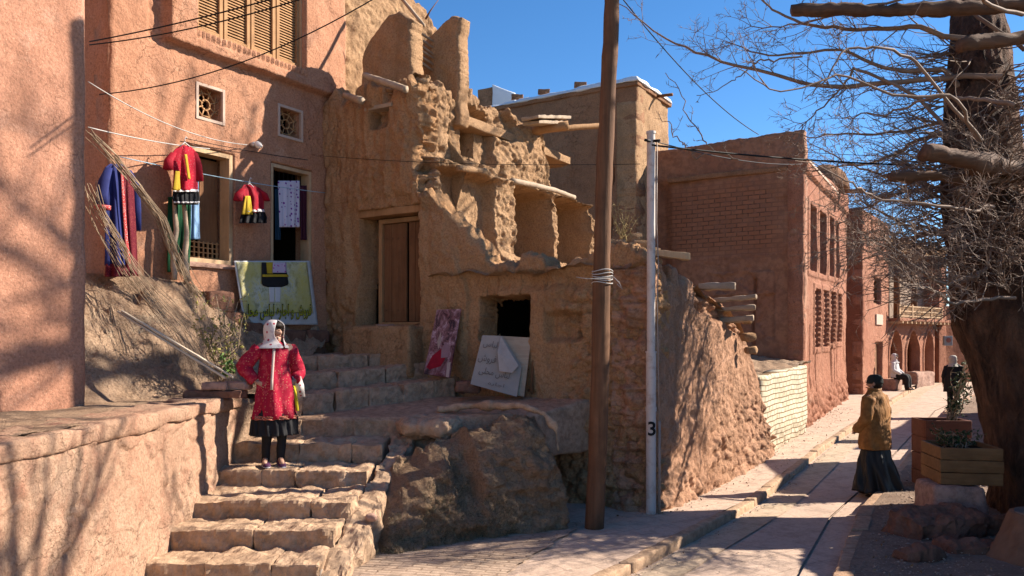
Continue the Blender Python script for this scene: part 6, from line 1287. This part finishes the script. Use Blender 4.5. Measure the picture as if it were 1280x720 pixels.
# ================================================================== PEOPLE
def skinned(name, J, B, m, parent, root='pelvis', sub=2):
    names = list(J); ix = {k: i for i, k in enumerate(names)}
    me = bpy.data.meshes.new(name); me.from_pydata([J[k][0] for k in names], [(ix[a], ix[b_]) for a, b_ in B], []); me.update()
    o = bpy.data.objects.new(name, me); COL.objects.link(o); o.modifiers.new('Skin', 'SKIN').use_smooth_shade = True
    for i, k in enumerate(names):
        sv = me.skin_vertices[0].data[i]; r = J[k][1]; sv.radius = r if hasattr(r, '__len__') else (r, r); sv.use_root = (k == root)
    s = o.modifiers.new('Sub', 'SUBSURF'); s.levels = sub; s.render_levels = sub; bpy.context.view_layer.update()
    me2 = bpy.data.meshes.new_from_object(o.evaluated_get(bpy.context.evaluated_depsgraph_get())); bpy.data.objects.remove(o); me2.name = name
    return link(name, me2, m, parent, True)
def person(label, org, head_dir, body_dir, pose, S=1.0, group=None):
    """org: ground point; body_dir: angle of facing; pose: dict of joint positions in body frame (x to the person's left, y forward, z up)"""
    root = thing('person', label, 'person', org, group)
    c, s_ = math.cos(body_dir), math.sin(body_dir)
    fw = Vector((c, s_, 0)); lf = Vector((-s_, c, 0))
    def W(p): return Vector(org) + lf * p[0] * S + fw * p[1] * S + Vector((0, 0, p[2] * S))
    hc, hs = math.cos(head_dir), math.sin(head_dir); hf = Vector((hc, hs, 0)); hl = Vector((-hs, hc, 0)); H0 = W(pose['head'])
    def HW(p): return H0 + hl * p[0] * S + hf * p[1] * S + Vector((0, 0, p[2] * S))
    g = lambda k: pose[k]
    J = {'pelvis': (W(g('pelvis')), .125 * S), 'spine': (W(g('spine')), .115 * S), 'chest': (W(g('chest')), .135 * S), 'neck': (W(g('neck')), .055 * S)}
    J['chin'] = (HW((0, .03, -.075)), .06 * S); J['skull'] = (HW((0, -.015, .03)), .088 * S); J['nose'] = (HW((0, .105, -.015)), .010 * S); J['face'] = (HW((0, .055, -.02)), .055 * S)
    B = [('pelvis', 'spine'), ('spine', 'chest'), ('chest', 'neck'), ('neck', 'chin'), ('chin', 'skull'), ('skull', 'face'), ('face', 'nose')]
    for sd in ('l', 'r'):
        for k, r in (('sh', .058), ('el', .040), ('wr', .026), ('hand', .030), ('hip', .085), ('kn', .056), ('an', .036), ('toe', .030)): J[k + sd] = (W(g(k + sd)), r * S)
        B += [('chest', 'sh' + sd), ('sh' + sd, 'el' + sd), ('el' + sd, 'wr' + sd), ('wr' + sd, 'hand' + sd), ('pelvis', 'hip' + sd), ('hip' + sd, 'kn' + sd), ('kn' + sd, 'an' + sd), ('an' + sd, 'toe' + sd)]
        w, h = Vector(J['wr' + sd][0]), Vector(J['hand' + sd][0]); dv = (h - w).normalized(); sdv = dv.cross(fw).normalized() if abs(dv.dot(fw)) < .9 else lf
        for f in range(4):
            b0 = h + sdv * (.021 * (f - 1.5)) * S; ln = (.062, .072, .068, .052)[f] * S; J['f%d%s' % (f, sd)] = (b0 + dv * ln * .6, .0085 * S); J['g%d%s' % (f, sd)] = (b0 + dv * ln + fw * .012, .0075 * S); B += [('hand' + sd, 'f%d%s' % (f, sd)), ('f%d%s' % (f, sd), 'g%d%s' % (f, sd))]
        tb = w.lerp(h, .4) + sdv * -.034 * S; J['t' + sd] = (tb, .010 * S); J['u' + sd] = (tb + dv * .045 * S - sdv * .012 * S, .0085 * S); B += [('wr' + sd, 't' + sd), ('t' + sd, 'u' + sd)]
    body = skinned('body', J, B, SKIN, root)
    for e in (-1, 1):
        mb = MB(); mb.box(HW((.033 * e, .094, .012)), (.020 * S, .012 * S, .009 * S)); mb.build('eye', HAIR, body)
        mb = MB(); mb.box(HW((.034 * e, .094, .032)), (.030 * S, .012 * S, .006 * S)); mb.build('eyebrow', HAIR, body)
        mb = MB(); mb.loft([(HW((.083 * e, -.005, z)), hl * .012, hf * r) for z, r in ((-.03, .008), (-.015, .016), (.005, .02), (.02, .012))], 10); mb.build('ear', SKIN, body, smooth=True)
    mb = MB(); mb.box(HW((0, .088, -.058)), (.040 * S, .014 * S, .010 * S)); mb.build('mouth', plain('lips', (.35, .10, .09), .5), body, bevel=.003)
    return root, W, HW, lf, fw, hl, hf, S
def limb(name, W, pts, radii, m, parent, fold=.06, S=1., n=20):
    P3 = [W(p) for p in pts]; k = len(P3); dense = []; rd = []
    for i in range(k - 1):
        for t in np.linspace(0, 1, 6, endpoint=False): dense.append(P3[i].lerp(P3[i + 1], t)); rd.append(radii[i] + (radii[i + 1] - radii[i]) * t)
    dense.append(P3[-1]); rd.append(radii[-1]); dense = [dense[0]] + [(dense[i - 1] + dense[i] * 2 + dense[i + 1]) / 4 for i in range(1, len(dense) - 1)] + [dense[-1]]
    mb = MB(); rd = [r * S * (1 + fold * math.sin(i * 1.9)) for i, r in enumerate(rd)]; mb.tube(dense, rd, n); return rough(mb, name, m, parent, 0, .5, .012, 14)
def skirt(name, W, lf, fw, rings, m, parent, folds, amps, S=1., n=96, noise_amp=.01):
    """rings: (x, y, z, half width, half depth)"""
    zs = np.linspace(0, 1, 26); R = np.array(rings); t = np.linspace(0, 1, len(R)); R2 = np.stack([np.interp(zs, t, R[:, k]) for k in range(5)], -1); am = np.interp(zs, np.linspace(0, 1, len(amps)), amps)
    mb = MB(); mb.loft([(W((r[0], r[1], r[2])), lf * r[3] * S, fw * r[4] * S) for r in R2], n, folds, ampf=list(am), ph=1.3, cap=False); o = rough(mb, name, m, parent, 0, 9, noise_amp, 7); s = o.modifiers.new('Solidify', 'SOLIDIFY'); s.thickness = .008; return o
def shoe(W, x, y, z, m, parent, S=1., yaw=0):
    mb = MB(); mb.loft([(W((x, y + d, z + .035 + h)), (W((x + w, 0, 0)) - W((x, 0, 0))), Vector((0, 0, hh * S))) for d, h, w, hh in ((-.07, .0, .012, .02), (-.055, .01, .034, .042), (0, .012, .036, .045), (.06, .0, .042, .036), (.12, -.012, .044, .026), (.165, -.018, .030, .016), (.18, -.02, .008, .006))], 16); o = mb.build('shoe', m, parent, smooth=True)
    mb = MB(); mb.loft([(W((x, y + d, z + .008)), (W((x + w, 0, 0)) - W((x, 0, 0))), Vector((0, 0, .009))) for d, w in ((-.072, .02), (-.05, .038), (.02, .040), (.09, .047), (.15, .042), (.185, .012))], 16); mb.build('sole', WHT if m is PURP else HAIR, o, smooth=True)
PURP = plain('purple_shoe', (.10, .035, .09), .6)
std = dict(pelvis=(0, 0, .88), spine=(0, 0, 1.06), chest=(0, 0, 1.25), neck=(0, .0, 1.40), head=(0, .015, 1.535), shl=(.165, 0, 1.345), shr=(-.165, 0, 1.345), hipl=(.085, 0, .84), hipr=(-.085, 0, .84), knl=(.085, .01, .46), knr=(-.085, .01, .46), anl=(.085, -.01, .09), anr=(-.085, -.01, .09), toel=(.095, .13, .035), toer=(-.095, .13, .035), ell=(.24, -.03, 1.08), elr=(-.24, -.03, 1.08), wrl=(.24, .06, .86), wrr=(-.24, .06, .86), handl=(.24, .09, .79), handr=(-.24, .09, .79))
# --- woman on the stairs
pose = dict(std); pose.update(ell=(.30, -.12, 1.06), elr=(-.345, -.03, 1.14), wrl=(.22, .02, .97), wrr=(-.22, .02, .97), handl=(.165, .07, .95), handr=(-.165, .07, .95), anl=(.06, .03, .09), toel=(.05, .17, .035), anr=(-.09, -.04, .09), toer=(-.13, .08, .035))
wo, W, HW, lf, fw, hl, hf, S = person('woman in red patterned tunic and floral headscarf standing hands on hips on the stairs', (-2.665, 8.98, .735), math.radians(-28), math.radians(-62), pose, .985)
TUNIC = spots('tunic_red', (.38, .008, .036), (.56, .20, .13), 34, .24, dots2=(.48, .045, .07)); SCARF = spots('floral_scarf', (.74, .68, .64), (.42, .05, .08), 17, .26, dots2=(.6, .5, .48))
skirt('tunic', W, lf, fw, [(0, 0, 1.43, .06, .06), (0, 0, 1.39, .15, .10), (0, 0, 1.30, .180, .125), (0, 0, 1.12, .170, .13), (.01, .01, .95, .19, .15), (.01, .01, .75, .22, .17), (0, .01, .55, .24, .19)], TUNIC, wo, 6, [0, 0, .015, .03, .05, .075, .09], noise_amp=.03)
skirt('hem_band', W, lf, fw, [(0, .01, .585, .24, .190), (0, .01, .545, .247, .196)], spots('hem_gold', (.42, .12, .08), (.62, .40, .25), 50, .35), wo, 9, [.055, .06])
for s_ in ('l', 'r'):
    limb('sleeve', W, [pose['sh' + s_], pose['el' + s_], pose['wr' + s_]], [.078, .088, .058], TUNIC, wo, .05, S)
skirt('skirt', W, lf, fw, [(0, .0, .70, .20, .15), (0, 0, .55, .25, .18), (0, 0, .36, .25, .20)], BLACKC, wo, 18, [.01, .04, .075], n=160)
for s_ in ('l', 'r'): limb('legging', W, [pose['hip' + s_], pose['kn' + s_], (pose['an' + s_][0], pose['an' + s_][1], .07)], [.095, .064, .044], BLACKC, wo, .01, S)
shoe(W, .055, .03, 0, PURP, wo, S); shoe(W, -.10, -.04, 0, PURP, wo, S)
def scarf(HW, m, parent, drape=True):
    V = []; zs = [(.135, .02, .02), (.128, .06, .06), (.10, .098, .102), (.06, .112, .122), (.01, .114, .126), (-.05, .108, .118), (-.09, .10, .115), (-.13, .12, .13), (-.165, .165, .15), (-.19, .20, .16)]; n = 40
    for i, (z, a_, b_) in enumerate(zs):
        op = .0 if i < 2 else (.55 + .12 * (i - 2) if i < 5 else (.85 - .28 * (i - 5) if i < 8 else .05))
        op = max(op, .03)
        for k in range(n + 1):
            g = op + (2 * PI - 2 * op) * k / n; w = 1 + .03 * math.sin(7 * g + i); V.append(HW((math.sin(g) * a_ * w, math.cos(g) * b_ * w - .012, z)))
    f = [(i * (n + 1) + k, i * (n + 1) + k + 1, (i + 1) * (n + 1) + k + 1, (i + 1) * (n + 1) + k) for i in range(len(zs) - 1) for k in range(n)]
    mb = MB(); mb.add(V, f); o = mb.build('headscarf', m, parent, smooth=True); s = o.modifiers.new('Solidify', 'SOLIDIFY'); s.thickness = .008; s2 = o.modifiers.new('Sub', 'SUBSURF'); s2.levels = s2.render_levels = 1; return o
scarf(HW, SCARF, wo)
mb = MB(); mb.loft([(HW((0, -.005, z)), hl * a_, hf * b_) for z, a_, b_ in ((.115, .03, .03), (.10, .07, .085), (.07, .09, .10), (.045, .092, .098))], 20); mb.build('hair', HAIR, wo, smooth=True)
def vstrip(name, W, pts, w, m, parent, lf):
    mb = MB(); P3 = [W(p) for p in pts]; V = []
    for p in P3: V += [p - lf * w / 2, p + lf * w / 2]
    mb.add(V, [(2 * i, 2 * i + 1, 2 * i + 3, 2 * i + 2) for i in range(len(P3) - 1)]); o = mb.build(name, m, parent, smooth=True); s = o.modifiers.new('Solidify', 'SOLIDIFY'); s.thickness = .006; return o
vstrip('ribbon', W, [(-.03, .135, 1.38), (-.045, .158, 1.25), (-.055, .165, 1.12), (-.065, .178, .98), (-.07, .185, .88)], .028, plain('ribbon', (.62, .50, .44)), wo, lf)
vstrip('yellow_panel', W, [(.19, .02, .96), (.225, .03, .82), (.25, .03, .62)], .07, plain('bright_yellow', (.75, .62, .03)), wo, (lf * .6 - fw * .8).normalized())
vstrip('scarf_end', W, [(.24, .03, 1.02), (.28, .0, .92), (.30, -.02, .78)], .10, SCARF, wo, lf)
# --- man walking away on the road
pose = dict(std); pose.update(handl=(.14, .22, .88), wrl=(.20, .16, .90), ell=(.255, -.02, 1.08), handr=(-.14, .22, .88), wrr=(-.20, .16, .90), elr=(-.255, -.02, 1.08), anl=(.10, -.10, .09), toel=(.11, .03, .035), anr=(-.09, .10, .09), toer=(-.09, .24, .035))
ma, W, HW, lf, fw, hl, hf, S = person('man in brown jacket, dark knit cap and wide black trousers on the road', (5.22, 11.5, -.095), math.radians(152), math.radians(128), pose, 1.055)
SUEDE, nt, b = newmat('brown_suede'); co = coords(nt); n1 = noise(nt, co, 9, 6, .65); nt.links.new(mix(nt, ramp(nt, n1, [(.35, (0, 0, 0)), (.65, (1, 1, 1))]), (.22, .09, .022), (.42, .20, .06)), b.inputs['Base Color']); b.inputs['Roughness'].default_value = .75; bump(nt, b, [(noise(nt, coords(nt, (0, 0, 0), (1, 1, .4)), 14, 5, .6), .03)])
WIDE, nt, b = newmat('black_trousers'); b.inputs['Base Color'].default_value = (.012, .013, .013, 1); b.inputs['Roughness'].default_value = .6; b.inputs['Specular IOR Level'].default_value = .3
skirt('jacket', W, lf, fw, [(0, .01, 1.45, .075, .075), (0, 0, 1.415, .13, .09), (0, 0, 1.35, .225, .13), (0, 0, 1.20, .25, .155), (0, 0, .95, .25, .17), (0, 0, .72, .27, .19), (0, 0, .655, .265, .19)], SUEDE, ma, 5, [0, 0, .01, .02, .03, .045, .04], S, noise_amp=.03)
skirt('collar', W, lf, fw, [(0, .01, 1.40, .10, .095), (0, .01, 1.45, .098, .092), (0, .02, 1.475, .09, .085)], SUEDE, ma, 3, [.02, .02, .02], S)
for s_ in ('l', 'r'): limb('sleeve', W, [pose['sh' + s_], pose['el' + s_], pose['wr' + s_]], [.088, .080, .062], SUEDE, ma, .07, S)
skirt('trousers', W, lf, fw, [(0, 0, .72, .21, .15), (0, 0, .50, .26, .20), (-.02, -.02, .28, .31, .25), (-.03, -.03, .09, .36, .29)], WIDE, ma, 8, [.02, .05, .10, .13], S, n=160, noise_amp=.015)
for s_ in ('l', 'r'): limb('trouser_leg', W, [pose['hip' + s_], pose['kn' + s_], (pose['an' + s_][0], pose['an' + s_][1], .10)], [.11, .12, .11], WIDE, ma, .03, S)
shoe(W, .10, -.10, 0, HAIR, ma, S); shoe(W, -.09, .10, 0, HAIR, ma, S)
KNIT, nt, b = newmat('knit_wool'); b.inputs['Base Color'].default_value = (.022, .025, .024, 1); b.inputs['Roughness'].default_value = .95; bump(nt, b, [(noise(nt, coords(nt), 90, 3, .6), .01)])
mb = MB(); mb.loft([(HW((0, -.012, z)), hl * a_, hf * b_) for z, a_, b_ in ((.0, .094, .106), (.018, .099, .112), (.03, .097, .110), (.07, .094, .106), (.10, .082, .090), (.118, .06, .065), (.125, .02, .02))], 26); mb.build('knit_cap', KNIT, ma, smooth=True)
mb = MB(); mb.loft([(HW((0, -.03, z)), hl * a_, hf * b_) for z, a_, b_ in ((-.06, .062, .07), (-.03, .084, .080), (.0, .088, .085), (.03, .088, .088))], 22); mb.build('hair', HAIR, ma, smooth=True)
# --- dark clothed figure farther along
pose = dict(std)
fm, W, HW, lf, fw, hl, hf, S = person('person in black coat and pale shawl standing in the shade past the planters', (P(1192, 517, 20.6).x, 20.6, .258), math.radians(-20), math.radians(60), pose, .90)
skirt('coat', W, lf, fw, [(0, .01, 1.45, .07, .07), (0, 0, 1.36, .20, .12), (0, 0, 1.1, .23, .16), (0, 0, .62, .26, .18)], BLACKC, fm, 5, [0, .01, .03, .04], S)
for s_ in ('l', 'r'):
    limb('sleeve', W, [pose['sh' + s_], pose['el' + s_], pose['wr' + s_]], [.08, .07, .055], BLACKC, fm, .05, S); limb('trouser_leg', W, [pose['hip' + s_], pose['kn' + s_], (pose['an' + s_][0], pose['an' + s_][1], .06)], [.10, .08, .07], BLACKC, fm, .03, S)
shoe(W, .085, -.01, 0, HAIR, fm, S); shoe(W, -.085, -.01, 0, HAIR, fm, S); scarf(HW, plain('pale_shawl', (.62, .58, .50)), fm)
# --- seated figure by the arcade
ox, oy = 13.0, 27.2; oz = .47
pose = dict(std); dz = -.42
for k in ('pelvis', 'spine', 'chest', 'neck', 'head', 'shl', 'shr', 'ell', 'elr'): p_ = pose[k]; pose[k] = (p_[0], p_[1], p_[2] + dz)
pose.update(hipl=(.09, .04, .45), hipr=(-.09, .04, .45), knl=(.11, .42, .46), knr=(-.11, .42, .46), anl=(.11, .44, .09), anr=(-.11, .44, .09), toel=(.12, .58, .035), toer=(-.12, .58, .035), wrl=(.14, .25, .54), wrr=(-.14, .25, .54), handl=(.09, .32, .53), handr=(-.09, .32, .53), ell=(.25, .02, .68), elr=(-.25, .02, .68))
se, W, HW, lf, fw, hl, hf, S = person('person with white headscarf and pale top sitting on a low ledge by the arches', (ox, oy, oz), math.radians(-50), math.radians(-42), pose, .98)
skirt('top', W, lf, fw, [(0, .01, 1.03, .07, .07), (0, 0, .93, .20, .12), (0, 0, .7, .21, .16), (0, .02, .42, .24, .20)], WHT, se, 5, [0, .01, .03, .04], S)
for s_ in ('l', 'r'):
    limb('sleeve', W, [pose['sh' + s_], pose['el' + s_], pose['wr' + s_]], [.08, .075, .055], WHT, se, .05, S); limb('trouser_leg', W, [pose['hip' + s_], pose['kn' + s_], (pose['an' + s_][0], pose['an' + s_][1], .06)], [.12, .10, .08], BLACKC, se, .03, S)
shoe(W, .11, .44, 0, HAIR, se, S); shoe(W, -.11, .44, 0, HAIR, se, S); scarf(HW, WHT, se)
mb = MB(); c = Vector((ox, oy, oz)) - fw * .08; mb.box((c.x, c.y, oz + .17), (.7, .45, .36), Matrix.Rotation(math.radians(48), 3, 'Z')); tag(rough(mb, 'stone_ledge', STONE, None, .03, .06, .03, 5, loc=(c.x, c.y, oz)), 'low stone ledge under the seated person by the arches', 'ledge')

# ================================================================== CAMERA, SKY, SUN
cam = bpy.data.cameras.new('camera'); co_ = bpy.data.objects.new('camera', cam); COL.objects.link(co_); co_.location = (0, 0, CAMZ); co_.rotation_euler = (PI / 2, 0, 0)
cam.sensor_width = 36; cam.lens = 28.125; cam.shift_y = (HOR - 360) / 1280; cam.clip_end = 500; sc.camera = co_
EL, AZ = math.radians(32.5), math.radians(12)
w = bpy.data.worlds.new('World'); sc.world = w; w.use_nodes = True; nt = w.node_tree; sk = nt.nodes.new('ShaderNodeTexSky'); sk.sky_type = 'NISHITA'; sk.sun_disc = False; sk.sun_elevation = EL; sk.sun_rotation = PI / 2 - AZ
sk.altitude = 2200; sk.air_density = 1.0; sk.dust_density = .2; sk.ozone_density = 3.0; hs = nt.nodes.new('ShaderNodeHueSaturation'); hs.inputs['Saturation'].default_value = 1.22; nt.links.new(sk.outputs[0], hs.inputs['Color']); nt.links.new(hs.outputs[0], nt.nodes['Background'].inputs[0]); nt.nodes['Background'].inputs[1].default_value = .078
s = Vector((math.cos(EL) * math.cos(AZ), math.cos(EL) * math.sin(AZ), math.sin(EL))); l = bpy.data.lights.new('sun', 'SUN'); l.energy = 5.0; l.angle = math.radians(.53); l.color = (1, .885, .755); lo_ = bpy.data.objects.new('sun', l); COL.objects.link(lo_); lo_.rotation_euler = s.to_track_quat('Z', 'Y').to_euler(); lo_.location = (20, 0, 20)
sc.view_settings.view_transform = 'Standard'; sc.view_settings.look = 'None'; sc.view_settings.gamma = 1; sc.view_settings.exposure = 1.42; sc.view_settings.use_curve_mapping = False
sc.cycles.max_bounces = 6; sc.cycles.diffuse_bounces = 4; sc.cycles.use_denoising = True
